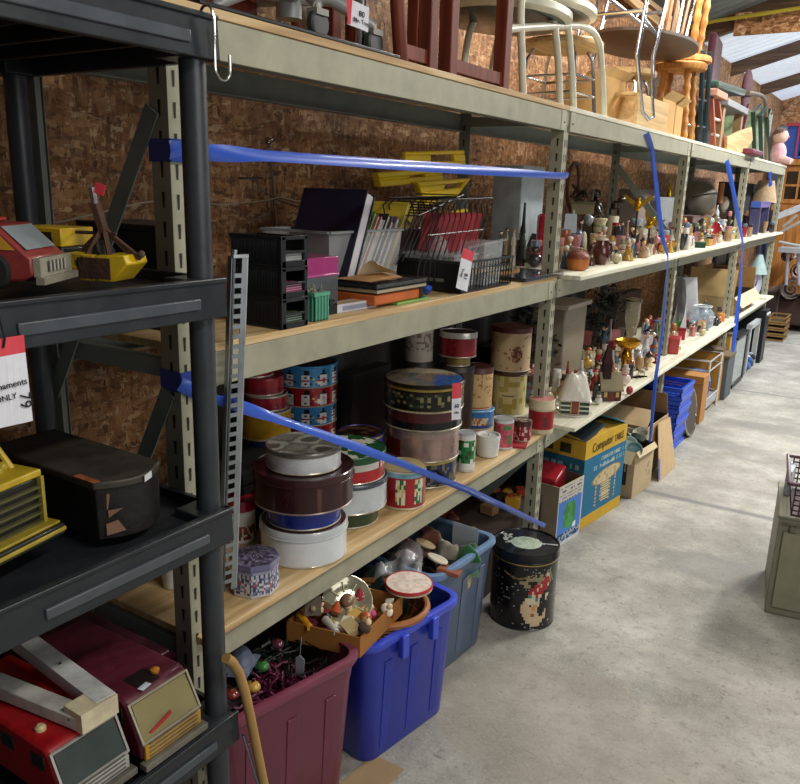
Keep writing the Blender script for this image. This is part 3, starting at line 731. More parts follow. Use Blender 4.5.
# S hook on the plastic shelf corner
t = MB(); hp = at(204, 20, x=.13)
pts = []
for i in range(9):
    a = PI-i*PI/8; pts.append(V((.128+ .012*math.cos(a)+.0, .925, 1.7525+.010*math.sin(a))))
pts = pts[::1]
tail = [V((.143, .925, 1.745)), V((.143, .925, 1.69))]
for i in range(9):
    a = PI+i*PI/8; tail.append(V((.143, .941+.016*math.cos(a), 1.672+.016*math.sin(a))))
tail.append(V((.143, .957, 1.695)))
t.tube(pts+tail, .0024, '#c2bfb4', 8); tag(t.build('s_hook', CHROME), 'bent silver wire hook hung on the top black shelf corner', 'hook')

# ------------------------------------------------------------------ stacking letter trays (black organizer)
PB = pm(.35, 0, .15)
cor = at(282, 330, z=ZB2); ztop = zat(cor, 236)
xw = cor.x-.185; yw = .30
lf = at(233, 331, y=cor.y).x
xa, xb_, ya, yb_ = lf-.0, cor.x, cor.y, at(307, 322, x=cor.x).y
t = thing('letter_tray_stack', 'three-tier black plastic organizer with grooved sides at the middle shelf edge', 'organizer', (0, 0, 0))
Hn = (ztop-ZB2)/3
for k in range(3):
    z0 = ZB2+.0005+k*Hn; z1 = z0+Hn-.003; b = MB()
    b.box(xa, xb_, ya, yb_, z0, z0+.003, '#141517')
    b.box(xa, xa+.003, ya, yb_, z0, z1, '#141517'); b.box(xa, xb_, yb_-.003, yb_, z0, z1, '#141517')
    for i in range(34):
        x = xa+(xb_-xa)*(i+.5)/34; b.box(x-.0011, x+.0011, ya-.001, ya+.003, z0, z1, '#1a1b1e')
    b.box(xa, xb_, ya+.0015, ya+.0035, z0, z1, '#0d0e10')
    b.box(xa-.002, xb_+.002, ya-.0025, ya+.004, z1-.006, z1+.002, '#232528'); b.box(xa-.002, xb_+.002, ya-.0025, ya+.004, z0, z0+.004, '#232528')
    b.box(xb_-.004, xb_+.0025, ya-.0025, ya+.012, z0, z1, '#202226'); b.box(xb_-.004, xb_+.0025, yb_-.010, yb_, z0, z1, '#202226')
    b.box(xb_-.004, xb_+.0025, ya, yb_, z1-.006, z1+.002, '#232528'); b.box(xb_-.002, xb_+.002, ya, yb_, z0+Hn*.42, z0+Hn*.5, '#232528')
    b.box(xb_-.004, xb_+.0025, ya, yb_, z0, z0+.012, '#1b1c1f'); b.build('tray', PB, t, bevel=.0006)
for k, (c, lb) in enumerate((('#9c4a6e', 'pink folded papers inside the middle tier of the black organizer'), ('#8a8f8f', 'grey papers in the top tier of the black organizer'), ('#3e5a3c', 'green papers in the bottom tier of the black organizer'))):
    z = ZB2+(1, 2, 0)[k]*Hn+.006
    b = MB(); b.box(xa+.02, xb_-.007, ya+.012, yb_-.008, z, z+.024, c)
    for i in range(4): b.box(xa+.02, xb_-.0065, ya+.012, yb_-.0075, z+.004+i*.005, z+.0045+i*.005, '#dedede')
    tag(b.build('paper_stack', CARD), lb, 'papers')
# dark box behind it
pq = at(212, 300, y=1.34)
b = MB(); b.box(-.42, -.17, 1.06, 1.2, ZB2, ZB2+.20, '#101113'); b.box(-.425, -.165, 1.055, 1.205, ZB2+.2, ZB2+.212, '#17181b')
b.box(-.17, -.166, 1.08, 1.18, ZB2+.07, ZB2+.15, '#1d1e22')
tag(b.build('file_box', PB, bevel=.002), 'plain black lidded file box standing left of the black organizer', 'box')
# low dark box seen over the shelf edge behind the toys
b = MB(); b.box(-.58, -.44, .30, 1.0, ZB2, ZB2+.15, '#101214'); b.box(-.438, -.436, .42, .55, ZB2+.09, ZB2+.11, '#7a5a3e')
tag(b.build('storage_case', PLASTIC, bevel=.003, loc=(0, 0, 0)), 'long black case behind the rusty crane bucket toy', 'case')
t = bpy.data.objects['storage_case']
# its carrier shelf
b = MB(); b.box(-.59, -.425, .25, 1.05, ZB2-.018, ZB2-.0005, '#6e5236'); tag(b.build('wall_shelf', WOOD), 'narrow brown shelf on the wall under the long black case', 'shelf')

# clear bin with binders
def at2(px, py, x): return at(px, py, x=x)
bx = -.17
ca = at(329, 233, x=bx); cb = at(402, 229, x=bx); zb = ca.z
t = thing('clear_bin', 'clear plastic bin full of leaning folders on the middle shelf', 'bin', (0, 0, 0))
b = MB(); x0_, x1_ = -.40, bx; y0_, y1_ = ca.y, cb.y
for (p, q) in (((x1_, y0_), (x1_, y1_)), ((x1_, y1_), (x0_, y1_)), ((x0_, y1_), (x0_, y0_)), ((x0_, y0_), (x1_, y0_))):
    cx, cy = (x0_+x1_)/2, (y0_+y1_)/2
    f = lambda pt, s: (cx+(pt[0]-cx)*s, cy+(pt[1]-cy)*s)
    a, c = f(p, .9), f(q, .9)
    b.add([(a[0], a[1], ZB2+.002), (c[0], c[1], ZB2+.002), (q[0], q[1], zb), (p[0], p[1], zb)], [(0, 1, 2, 3)], '#ffffff')
b.box(x0_+.02, x1_-.02, y0_+.03, y1_-.03, ZB2+.001, ZB2+.004, '#ffffff')
b.build('tub', CLEARP, t, smooth=False)
b = MB(); s = .008
for (p, q) in (((x1_, y0_), (x1_, y1_)), ((x1_, y1_), (x0_, y1_)), ((x0_, y1_), (x0_, y0_)), ((x0_, y0_), (x1_, y0_))):
    b.bar((p[0], p[1], zb), (q[0], q[1], zb), .014, .006, '#9aa0a4')
b.build('rim', pm(.3, 0, .1, alpha=.75), t)
def leaning(name, label, x0, x1, yb, th, h, lean, col, pages='#c9c6bc', cat='folder'):
    """a book or folder spanning x0..x1 standing in y with thickness th, leaning along +y"""
    t = thing(name, label, cat, (0, yb, ZB2+.006)); R = Matrix.Rotation(-lean, 4, 'X')
    b = MB(); b.M = R
    b.box(x0, x1, -th/2, -th/2+.0022, 0, h, col); b.box(x0, x1, th/2-.0022, th/2, 0, h, col); b.box(x0, x0+.003, -th/2, th/2, 0, h, col); b.build('cover', GLOSS, t)
    b = MB(); b.M = R; b.box(x0+.004, x1-.004, -th/2+.0024, th/2-.0024, .003, h-.003, pages); b.build('pages', CARD, t)
    return t
y = y0_+.05
for i, (lb, c, th, h) in enumerate((('magenta folder leaning in the clear bin', '#b3204f', .030, .27), ('olive green folder leaning in the clear bin', '#5f7a22', .013, .26), ('crimson notebook leaning in the clear bin', '#b02a3c', .016, .25), ('white folder leaning in the clear bin right of the crimson one', '#d6d2cb', .02, .24), ('black notebook leaning in the clear bin', '#26262c', .018, .25), ('mauve folder leaning in the clear bin', '#8a6a80', .018, .23), ('grey spiral notebook leaning in the clear bin', '#77787c', .02, .24), ('yellow edged folder leaning at the right end of the clear bin', '#c9b23a', .012, .29))):
    leaning('folder', lb, -.36, -.20, y+.03, th, h, .55, c); y += th/math.cos(.55)+.006+(.0 if i else .0)
# navy binder lying across the near corner, tilted
q1, q2, q3, q4 = at(302, 233, x=-.36), at(358, 232, x=-.17), at(376, 184, x=-.20), at(314, 191, x=-.42)
t = thing('ring_binder', 'large navy blue ring binder leaning at the left of the clear bin', 'binder', (0, 0, 0))
R = Matrix.Translation((-.28, y0_+.07, ZB2+.03)) @ Matrix.Rotation(-.38, 4, 'X')
b = MB(); b.M = R
b.box(-.09, .13, -.03, -.026, 0, .27, '#14152e'); b.box(-.09, .13, .008, .012, 0, .27, '#14152e'); b.box(-.092, -.088, -.03, .012, 0, .27, '#14152e'); b.build('cover', PLASTIC, t, bevel=.002)
b = MB(); b.M = R; b.box(-.085, .125, -.025, .007, .004, .262, '#c7c5cc'); b.build('pages', CARD, t)
# yellow plastic caddy
YP = '#f2d022'
t = thing('plastic_caddy', 'yellow plastic tray insert propped behind the folders, with oblong slots', 'plastic tray', (0, 0, 0))
def panel(b, corners, holes, th, col):
    """flat panel with rectangular holes, uv grid"""
    a, bb, c, d = [V(q) for q in corners]; n = (bb-a).cross(d-a).normalized()*th
    us = sorted({0., 1.} | {h[0] for h in holes} | {h[1] for h in holes}); vs_ = sorted({0., 1.} | {h[2] for h in holes} | {h[3] for h in holes})
    P = lambda u, v: a.lerp(bb, u).lerp(d.lerp(c, u), v)
    for i in range(len(us)-1):
        for j in range(len(vs_)-1):
            um, vm = (us[i]+us[i+1])/2, (vs_[j]+vs_[j+1])/2
            if any(h[0] < um < h[1] and h[2] < vm < h[3] for h in holes): continue
            q = [P(us[i], vs_[j]), P(us[i+1], vs_[j]), P(us[i+1], vs_[j+1]), P(us[i], vs_[j+1])]
            b.add(q+[w_+n for w_ in q], [(3, 2, 1, 0), (4, 5, 6, 7), (0, 1, 5, 4), (1, 2, 6, 5), (2, 3, 7, 6), (3, 0, 4, 7)], col)
xx = -.40
b = MB(); panel(b, [at(400, 165, x=xx), at(462, 166, x=xx), at(460, 150, x=xx), at(401, 152, x=xx)], [(.4, .8, .3, .75)], .02, YP); b.build('top_rail', pm(.35, 0, .08, coat=.2), t, bevel=.004)
b = MB(); panel(b, [at(374, 187, x=xx), at(436, 181, x=xx), at(436, 167, x=xx), at(371, 173, x=xx)], [(.45, .7, .45, .62)], .03, YP); b.build('middle_panel', pm(.35, 0, .08, coat=.2), t, bevel=.004)
b = MB(); panel(b, [at(420, 205, x=xx+.04), at(450, 198, x=xx+.04), at(466, 178, x=xx+.04), at(412, 182, x=xx+.04)], [(.5, .9, .55, .8)], .025, YP)
b.bar(at(408, 222, x=xx+.04), at(425, 182, x=xx+.04), .012, .02, '#c9b02a'); b.bar(at(425, 218, x=xx+.04), at(466, 210, x=xx+.04), .02, .012, YP); b.build('handle_panel', pm(.35, 0, .08, coat=.2), t, bevel=.004)
bpy.data.objects['plastic_caddy']
b = MB(); b.box(-.50, -.30, 2.40, 2.62, ZB2, ZB2+.13, '#17181a'); tag(b.build('cardboard_box', CARD, bevel=.002), 'black box behind the wire file sorter holding up the yellow tray', 'box')
# pink box, green basket and little things
P = at(322, 300, z=ZB2)
b = MB(); b.box(-.10, .0, 0, .12, 0, .085, '#5b5f63'); b.box(-.101, .0, 0, .12, .086, .13, '#a83a78'); b.box(-.102, .002, -.002, .122, .083, .089, '#c05a92')
o = tag(b.build('storage_box', GLOSS, bevel=.002, loc=(-.10, 1.44, ZB2)), 'pink lidded box right behind the black organizer', 'box')
P = at(316, 322, z=ZB2); s_ = mpp(P)
t = thing('mesh_basket', 'small sea green plastic basket next to the black organizer', 'basket', (-.035, 1.355, ZB2+.0005))
b = MB()
for (x0_, x1_, y0b, y1b) in ((0, .05, 0, .002), (0, .05, .048, .05), (0, .002, 0, .05), (.048, .05, 0, .05)): b.box(x0_-.025, x1_-.025, y0b, y1b, 0, .062, '#4d8f78')
b.box(-.025, .025, 0, .05, 0, .002, '#4d8f78'); b.box(-.028, .028, -.003, .053, .056, .064, '#5aa388')
for i in range(5): b.box(-.026+.011*i, -.023+.011*i, -.002, 0, 0, .06, '#5aa388'); b.box(.025, .027, .003+.011*i, .006+.011*i, 0, .06, '#5aa388')
b.build('basket', PLASTIC, t)
for k in range(4):
    b = MB(); b.ball((0, 0, 0), .011, ('#8d8a80', '#6d6a5a', '#a59a80', '#5f5f5a')[k], 8); b.tube([(0, 0, .008), (.003, 0, .02)], .002, '#8a8a80', 6)
    tag(b.build('trinket', MATTE, loc=(-.047+.024*(k % 2), 1.368+.024*(k//2), ZB2+.06)), 'small grey trinket heaped in the sea green basket', 'trinket', 'trinkets in the sea green basket')
P = at(328, 314, z=ZB2)
b = MB(); b.box(-.02, .02, -.015, .025, 0, .022, '#141416'); b.tube([(-.018, 0, .028), (.018, .004, .028)], .008, '#1d1d20', 8); b.ball((0, .03, .02), .012, '#0d0d0f', 8)
tag(b.build('camera_mount', PLASTIC, loc=(P.x-.01, P.y, ZB2)), 'small black gadget between green basket and white box', 'gadget')
P = at(337, 314, z=ZB2)
b = MB(); b.box(0, .045, 0, .155, 0, .020, '#c9cad2'); b.box(.001, .0455, .02, .13, .004, .015, '#8f94a8'); b.box(.01, .04, .015, .12, .0202, .0206, '#b8a070')
tag(b.build('small_box', CARD, loc=(P.x-.05, P.y+.01, ZB2), rotz=-.05, bevel=.0008), 'flat white and grey box at the middle shelf edge before the notebooks', 'box')
# notebooks pile
P0 = at(335, 304, z=ZB2); y0n = 1.60; y1n = at(430, 300, z=ZB2).y-.02
xf = -.012
def flatbook(name, label, x0, x1, y0, y1, z0, z1, col, pages=None, extra=None, cat='notebook', rot=0, mat=GLOSS):
    t = thing(name, label, cat, ((x0+x1)/2, (y0+y1)/2, z0+.0004), rot); a, c, h = (x1-x0)/2, (y1-y0)/2, z1-z0-.0004
    b = MB()
    if pages:
        b.box(-a, a, -c, c, 0, .0015, col); b.box(-a, a, -c, c, h-.0015, h, col); b.box(-a, -a+.002, -c, c, 0, h, col); b.build('cover', mat, t)
        b = MB(); b.box(-a+.003, a-.002, -c+.002, c-.002, .0016, h-.0016, pages)
        for i in range(3): b.box(-a+.003, a-.0015, -c+.002, c-.0015, h*(.25+i*.22), h*(.25+i*.22)+.0004, '#8f8f8a')
        b.build('pages', CARD, t)
    else:
        b.box(-a, a, -c, c, 0, h, col); b.build('cover', mat, t, bevel=min(.004, h*.3))
    return t
zc = ZB2
ym = (y0n+y1n)/2
flatbook('notebook', 'lime green notebook at the bottom of the notebook pile', -.16, xf, y0n+.1, y1n+.03, zc, zc+.008, '#6fbf2c', '#bfe08a'); zc += .008
t = flatbook('planner', 'thick orange brown planner with black strap in the notebook pile', -.16, xf-.002, y0n, y1n-.01, zc, zc+.028, '#c2642a', mat=PAINTM, cat='planner')
b = MB(); b.box(.0735, .0765, .10, .115, 0, .0285, '#15130f'); b.box(-.05, .0765, .10, .115, .028, .0292, '#15130f'); b.build('strap', MATTE, t); zc += .030
flatbook('notebook', 'spiral notebook with cream page edges lying on the orange planner', -.17, xf+.004, y0n+.0, y1n+.01, zc, zc+.012, '#17171a', '#bfae8c'); zc += .012
flatbook('notebook', 'black notebook topmost in the pile under the tan envelopes', -.17, xf+.002, y0n, y1n+.012, zc, zc+.014, '#101013', '#2b2b30'); zc += .014
b = MB(); b.surf(lambda u, v: (-.14+.11*u, y0n+.0+.15*v, zc+.004+.012*math.sin(u*3)*math.sin(v*2.5)), 10, 10, '#b98d5c'); b.surf(lambda u, v: (-.14+.11*u, y0n+.0+.15*v, zc+.002+.009*math.sin(u*3)*math.sin(v*2.5)), 10, 10, '#b98d5c')
tag(b.build('envelope', CARD), 'crumpled tan envelope on top of the notebook pile', 'envelope')
b = MB(); b.surf(lambda u, v: (-.09+.06*u*(1-.3*v)+.02*v, y0n+.03+.09*v, zc+.018+.030*math.sin(u*2.2)*(1-v)*1.2), 8, 8, '#d5c6a2'); b.surf(lambda u, v: (-.09+.06*u*(1-.3*v)+.02*v, y0n+.03+.09*v, zc+.0168+.030*math.sin(u*2.2)*(1-v)*1.2), 8, 8, '#d5c6a2')
tag(b.build('paper_shell', CARD), 'curled cream paper lying on the tan envelope', 'paper')
P = at(431, 295, z=ZB2)
b = MB(); random.seed(3)
for k in range(5): b.ball((random.uniform(-.01, .012), random.uniform(-.015, .015), .011+random.uniform(0, .012)), .013, '#2c56c0', 8, (1, 1.2, .8))
tag(b.build('crumpled_ribbon', BT, loc=(P.x-.02, P.y, ZB2)), 'crumpled ball of blue plastic between notebooks and dish rack', 'ribbon')
# dish rack
c = at(461, 294, z=ZB2); xl = at(394, 287, y=c.y).x; yr = at(511, 281, x=c.x).y; zt = zat(c, 263)
xl = c.x-.26
t = thing('dish_rack', 'black plastic dish rack tray with open ribbed sides at the shelf edge', 'dish rack', (0, 0, 0))
b = MB(); b.box(xl, c.x, c.y, yr, ZB2+.002, ZB2+.006, '#121315')
for (p, q) in (((xl, c.y), (c.x, c.y)), ((c.x, c.y), (c.x, yr)), ((c.x, yr), (xl, yr)), ((xl, yr), (xl, c.y))):
    b.bar((p[0], p[1], zt), (q[0], q[1], zt), .012, .006, '#2a2d30'); b.bar((p[0], p[1], zt-.022), (q[0], q[1], zt-.022), .003, .003, '#1a1b1d')
    n = int((V(p)-V(q)).length/.02) if False else int(math.hypot(p[0]-q[0], p[1]-q[1])/.02)
    for i in range(n+1):
        u = i/n; x = p[0]+(q[0]-p[0])*u; y = p[1]+(q[1]-p[1])*u
        b.tube([(x*.98+.02*(xl+c.x)/2, y, ZB2+.004), (x, y, zt)], .0018, '#16171a', 5)
b.build('tray', PB, t)
b = MB(); b.box(xl+.01, c.x-.004, c.y-.001, c.y+.004, ZB2+.006, zt-.004, '#1b1c1e'); b.box(xl+.05, c.x-.06, c.y-.003, c.y-.001, ZB2+.03, ZB2+.04, '#77756f'); b.build('front_panel', PB, t)
# clear box with lid resting in the rack
t = thing('clear_container', 'clear scratched plastic container resting in the black dish rack', 'container', (0, 0, 0))
b = MB(); b.box(xl+.05, c.x-.05, c.y+.03, c.y+.17, ZB2+.007, zt+.012, '#ffffff', 1.08); b.build('tub', CLEARP, t, smooth=False)
b = MB(); b.box(xl+.04, c.x-.04, c.y+.02, c.y+.18, zt+.012, zt+.018, '#dddddd'); b.ball((xl+.12, c.y+.1, zt+.03), .032, '#e5e5e5', 14, (1, 1, 1.2)); b.build('lid', CLEARP, t)
t = thing('clear_container', 'clear upright plastic tray at the far corner of the dish rack', 'container', (0, 0, 0))
b = MB(); b.box(c.x-.12, c.x-.03, yr-.15, yr-.03, ZB2+.007, zt+.05, '#ffffff', 1.1); b.build('tub', CLEARP, t, smooth=False)
b = MB(); b.bar((c.x-.12, yr-.17, zt+.02), (c.x-.02, yr-.02, zt+.055), .03, .003, '#aab0b4'); b.build('divider', CLEARP, t)
# wire file sorter standing behind the dish rack
t = thing('wire_file_sorter', 'black wire file sorter with slanted stepped dividers behind the dish rack', 'file sorter', (0, 0, 0))
WIR = '#17181c'
def wireloop(pts, name='divider', r=.0024):
    b = MB(); b.tube(pts, r, WIR, 6); return b.build(name, PB, t)
xs0, xs1 = -.26, -.09
nw = 11
for i in range(nw):
    u = i/(nw-1)
    px_ = 438+u*54; P_ = at(px_, 200-.2*i, x=xs1)
    ztp = P_.z; yb2 = P_.y
    wireloop([(xs1, yb2-.10, ZB2+.03), (xs1, yb2-.095, ZB2+.08), (xs1, yb2-.02, ztp-.055), (xs1, yb2-.035, ztp-.02), (xs1, yb2, ztp), (xs0, yb2, ztp), (xs0, yb2-.035, ztp-.02), (xs0, yb2-.02, ztp-.055), (xs0, yb2-.095, ZB2+.08), (xs0, yb2-.10, ZB2+.03)])
A1, A2 = at(438, 200, x=xs1), at(492, 198, x=xs1)
b = MB()
for x in (xs0, xs1):
    b.tube([(x, A1.y-.12, ZB2+.03), (x, A2.y-.08, ZB2+.03)], .003, WIR, 6); b.tube([(x, A1.y, A1.z), (x, A2.y, A2.z)], .003, WIR, 6)
    b.tube([(x, A1.y-.05, A1.z-.1), (x, A2.y-.05, A2.z-.1)], .0022, WIR, 6)
for y in (A1.y-.1, A2.y-.08):
    for x in (xs0, xs1): b.tube([(x, y, ZB2), (x, y, ZB2+.03)], .003, WIR, 6)
b.build('frame', PB, t)
# second wire rack lower left
t = thing('wire_rack', 'low black wire rack with slanted bars left of the file sorter', 'wire rack', (0, 0, 0))
xs0, xs1 = -.34, -.16
for i in range(9):
    P_ = at(396+i*6, 265-i*3.5, x=-.16); Q_ = at(418+i*5.6, 216-i*2.6, x=-.16)
    zz = max(ZB2+.004, P_.z)
    wireloop([(xs1, P_.y, zz), (xs1, Q_.y, Q_.z), (xs0, Q_.y, Q_.z)])
b = MB(); P_ = at(396, 265, x=-.16); Q_ = at(448, 236, x=-.16); b.tube([(xs1, P_.y, ZB2+.004), (xs1, Q_.y, ZB2+.004), (xs0, Q_.y, ZB2+.004), (xs0, P_.y, ZB2+.004), (xs1, P_.y, ZB2+.004)], .003, WIR, 6)
b.build('frame', PB, t); b = MB(); P_ = at(418, 216, x=-.16); Q_ = at(463, 195, x=-.16); b.tube([P_, Q_], .003, WIR, 6); b.build('top_rail', PB, t)
# pink papers inside the sorter
for i in range(4):
    P_ = at(457+i*8, 222, x=-.10)
    b = MB(); b.box(-.12, 0, 0, .0012, 0, .12, '#d9535c')
    b.M = Matrix.Identity(4); o = b.build('pink_sheet', CARD, loc=(-.10, P_.y-.03, zt+.02)); o.rotation_euler.x = -.32
    tag(o, ('coral pink sheet first in the wire sorter', 'coral pink sheet second in the wire sorter', 'coral pink sheet third in the wire sorter', 'coral pink sheet last in the wire sorter')[i], 'paper')
# mixed magazines behind the wire racks
random.seed(5)
for i in range(6):
    c_ = ['#6a5a66', '#8a8f96', '#5a4a3c', '#a0607a', '#7a7a70', '#9a8a5a'][i]
    leaning('magazine', ['plum magazine', 'grey magazine', 'brown magazine', 'rose magazine', 'khaki magazine', 'straw coloured magazine'][i]+' leaning behind the low black wire rack', -.34, -.2, 2.12+i*.035, .014, .17, .4, c_, cat='magazine')
# tablet at the shelf edge
P = at(536, 276, z=ZB2)
b = MB(); b.box(-.10, .10, -.17, .17, 0, .012, '#16171b'); b.box(-.1, .1, -.17, .17, .0121, .0124, '#22242a')
tag(b.build('laptop_case', GLOSS, loc=(-.085, 2.62, ZB2+.0005), bevel=.003, rotz=.0), 'flat black case with silver edge overhanging the shelf by the second upright', 'case')
b = MB()
for i in range(14):
    a = -.9+i*.13; b.bar((.09*math.cos(a), .16*math.sin(a), .003), (.09*math.cos(a+.13), .16*math.sin(a+.13), .003), .018*(1-abs(i-7)/9)+.003, .006, '#b58a52')
tag(b.build('wooden_boomerang', WOOD, loc=(-.20, 2.60, ZB2+.0125)), 'curved tan wooden piece lying on the flat black case', 'wooden ornament')
# grey metal cabinet box at the back
c = at(519, 228, x=-.30); zt_ = zat(c, 165)
yb_ = at(543, 205, x=-.30).y
b = MB(); b.box(-.30-.13, -.30, c.y, yb_, ZB2, zt_, '#9aa3a6'); b.box(-.305, -.298, c.y+.006, yb_-.006, ZB2+.01, zt_-.006, '#aab6ba')
tag(b.build('steel_cabinet', PAINTM, bevel=.003), 'tall grey metal box at the back behind the figurines', 'box')
P = at(548, 205, x=-.2); b = MB(); b.lathe([(.028, 0), (.03, .01), (.03, .20), (.02, .21)], (0, 0, 0), '#a32036', 20)
tag(b.build('red_canister', GLOSS, loc=(-.22, P.y+.02, ZB2)), 'red canister beside the grey metal box, behind the second upright', 'canister')
# antenna and wires on the strand board wall
t = thing('wire_antenna', 'thin silver rod with loose white wires fixed to the strand board wall', 'antenna', (0, 0, 0))
wx = WX+.012
b = MB(); b.tube([at(270, 142, x=wx), at(276, 232, x=wx)], .003, '#b9b4a6', 6); b.tube([at(267, 143, x=wx), at(273, 140, x=wx)], .006, '#b9b4a6', 6); b.build('rod', CHROME, t)
b = MB(); b.tube([at(p, q, x=wx) for p, q in ((206, 203), (220, 205), (240, 203), (262, 201), (280, 197), (296, 201), (312, 202))], .0022, '#b0a48e', 6); b.build('wire', MATTE, t)
b = MB(); b.tube([at(p, q, x=wx) for p, q in ((245, 178), (258, 180), (262, 190), (280, 200), (300, 207))], .0018, '#77706a', 6); b.tube([at(p, q, x=wx) for p, q in ((240, 178), (262, 178))], .003, '#3a322c', 6); b.tube([at(p, q, x=wx) for p, q in ((244, 222), (258, 218), (272, 215))], .0018, '#77706a', 6); b.build('wire', MATTE, t)
b = MB(); b.tube([at(p, q, x=wx) for p, q in ((-8, 219), (10, 222), (22, 226), (60, 222), (140, 203), (165, 200))], .0025, '#b0a48e', 6); tag(b.build('cable', MATTE), 'thin pale cable along the strand board behind the toys', 'cable')

# black sheet added to stand for the shade behind the lower shelves
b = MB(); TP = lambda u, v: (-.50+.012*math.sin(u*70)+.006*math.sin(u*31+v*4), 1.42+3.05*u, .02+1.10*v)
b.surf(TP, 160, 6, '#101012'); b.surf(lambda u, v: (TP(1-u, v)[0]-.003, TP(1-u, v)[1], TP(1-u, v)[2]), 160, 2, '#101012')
tag(b.build('shade_sheet', CLOTH), 'added black sheet standing for shade behind the tins and lower shelves along the wall', 'shade_sheet')
# ------------------------------------------------------------------ totes on the floor under the tins
def lid_rounded(hx, hy, r, n=5):
    out = []
    for (sx, sy, a0) in ((1, 1, 0), (-1, 1, PI/2), (-1, -1, PI), (1, -1, 1.5*PI)):
        for i in range(n+1):
            a = a0+i*PI/2/n; out.append((sx*(hx-r)+r*math.cos(a), sy*(hy-r)+r*math.sin(a)))
    return out
def tote(label, c, hx, hy, H, rot, col, rimcol, taper=.86, handles=False):
    t = thing('storage_tote', label, 'storage tote', (c[0], c[1], .001), rot)
    T = pm(.32, 0, .14, 12, coat=.15)
    b = MB(); n = 24
    def ring(s, z, inset=0): return [(x*s, y*s, z) for x, y in lid_rounded(hx-inset, hy-inset, .045)]
    levels = [(taper, 0), (taper+.01, .006), (taper+(1-taper)*.8, H*.84), (taper+(1-taper)*.86, H*.86), (.985, H*.88), (1, H-.012)]
    vs = []; fs = []
    for s, z in levels: vs += ring(s, z)
    ins = [(.99, H-.012, .006), (.95, H*.85, .008), (taper*.98, .008, .008)]
    m = 24
    for i in range(len(levels)-1): fs += [(i*m+k, i*m+(k+1) % m, (i+1)*m+(k+1) % m, (i+1)*m+k) for k in range(m)]
    base = len(vs)
    vs += ring(.99, H-.012, .006); fs += [((len(levels)-1)*m+k, (len(levels)-1)*m+(k+1) % m, base+(k+1) % m, base+k) for k in range(m)]
    vs += ring(taper*.97, .006, .006); fs += [(base+k, base+(k+1) % m, base+m+(k+1) % m, base+m+k) for k in range(m)]
    fs.append(tuple(base+m+k for k in range(m))); fs.append(tuple(range(m-1, -1, -1)))
    b.add(vs, fs, col)
    # shallow ribs pressed in the side
    for k in (-.55, 0, .55):
        b.bar((hx*(taper+.01)+.001, k*hy, .03), (hx*(taper+(1-taper)*.78)+.001, k*hy, H*.8), .03, .003, col, up=(1, 0, 0))
    b.build('tub', T, t, bevel=.002)
    b = MB(); vs = []
    prof = [(0, H-.026), (.006, H-.024), (.012, H-.012), (.010, H-.002), (.0, H), (-.010, H-.002), (-.010, H-.012)]
    for off, z in prof: vs += [(x, y, z) for x, y in lid_rounded(hx+off, hy+off, .045+off)]
    k_ = len(prof)
    b.add(vs, [(i*m+k, i*m+(k+1) % m, ((i+1) % k_)*m+(k+1) % m, ((i+1) % k_)*m+k) for i in range(k_) for k in range(m)], rimcol)
    b.build('rim', T, t)
    if handles:
        for k in (-.35, .3):
            b = MB(); b.box(hx+.002, hx+.022, k*hy-.012, k*hy+.012, H-.075, H-.008, rimcol); b.build('clip', T, t, bevel=.003)
    return t
def corner_tote(label, far, near, H, dx, col, rim, taper=.86, handles=False):
    """near, far: front rim corners (x,y)"""
    n, f = V((near[0], near[1], 0)), V((far[0], far[1], 0)); d = f-n; L = d.length; d.normalize()
    inw = V((-d.y, d.x, 0)); c = (n+f)/2+inw*dx/2
    return tote(label, c, dx/2, L/2, H, math.atan2(d.y, d.x)-PI/2, col, rim, taper, handles), c, math.atan2(d.y, d.x)-PI/2
MT, mc, mrot = corner_tote('maroon plastic storage tote full of tangled decorations, nearest under the tin shelf', (.138, 1.35), (.055, .955), .42, .38, '#6b2c42', '#7c3850')
BTt, bc, brot = corner_tote('royal blue open storage tote with wicker basket inside, second along the floor', (.165, 1.80), (.105, 1.425), .375, .36, '#1f2f9e', '#3a4fd0', .88, True)
TT, tc_, trot = corner_tote('slate blue storage tote holding christmas things, beside the black snowman drum', (.085, 2.20), (.062, 1.83), .385, .36, '#4a5c76', '#6f8db3')
# faded label on the slate tote
cc = at(466, 583, x=.072); b = MB()
b.surf(lambda u, v: (.0, -.028+.056*u, -.03+.06*v), 12, 10, lambda u, v: '#4a5c76' if (u-.5)**2+(v-.5)**2 > .24 else ['#b9a58e', '#8d7a66', '#5c6270', '#c7b9a2'][int(hsh(int(u*5), int(v*5), 4)*4)])
o = b.build('sticker', CARD, TT); o.matrix_parent_inverse = Matrix.Identity(4); o.location = (.18*.955+.002, .02, .28); o.rotation_euler = (0, .12, 0)

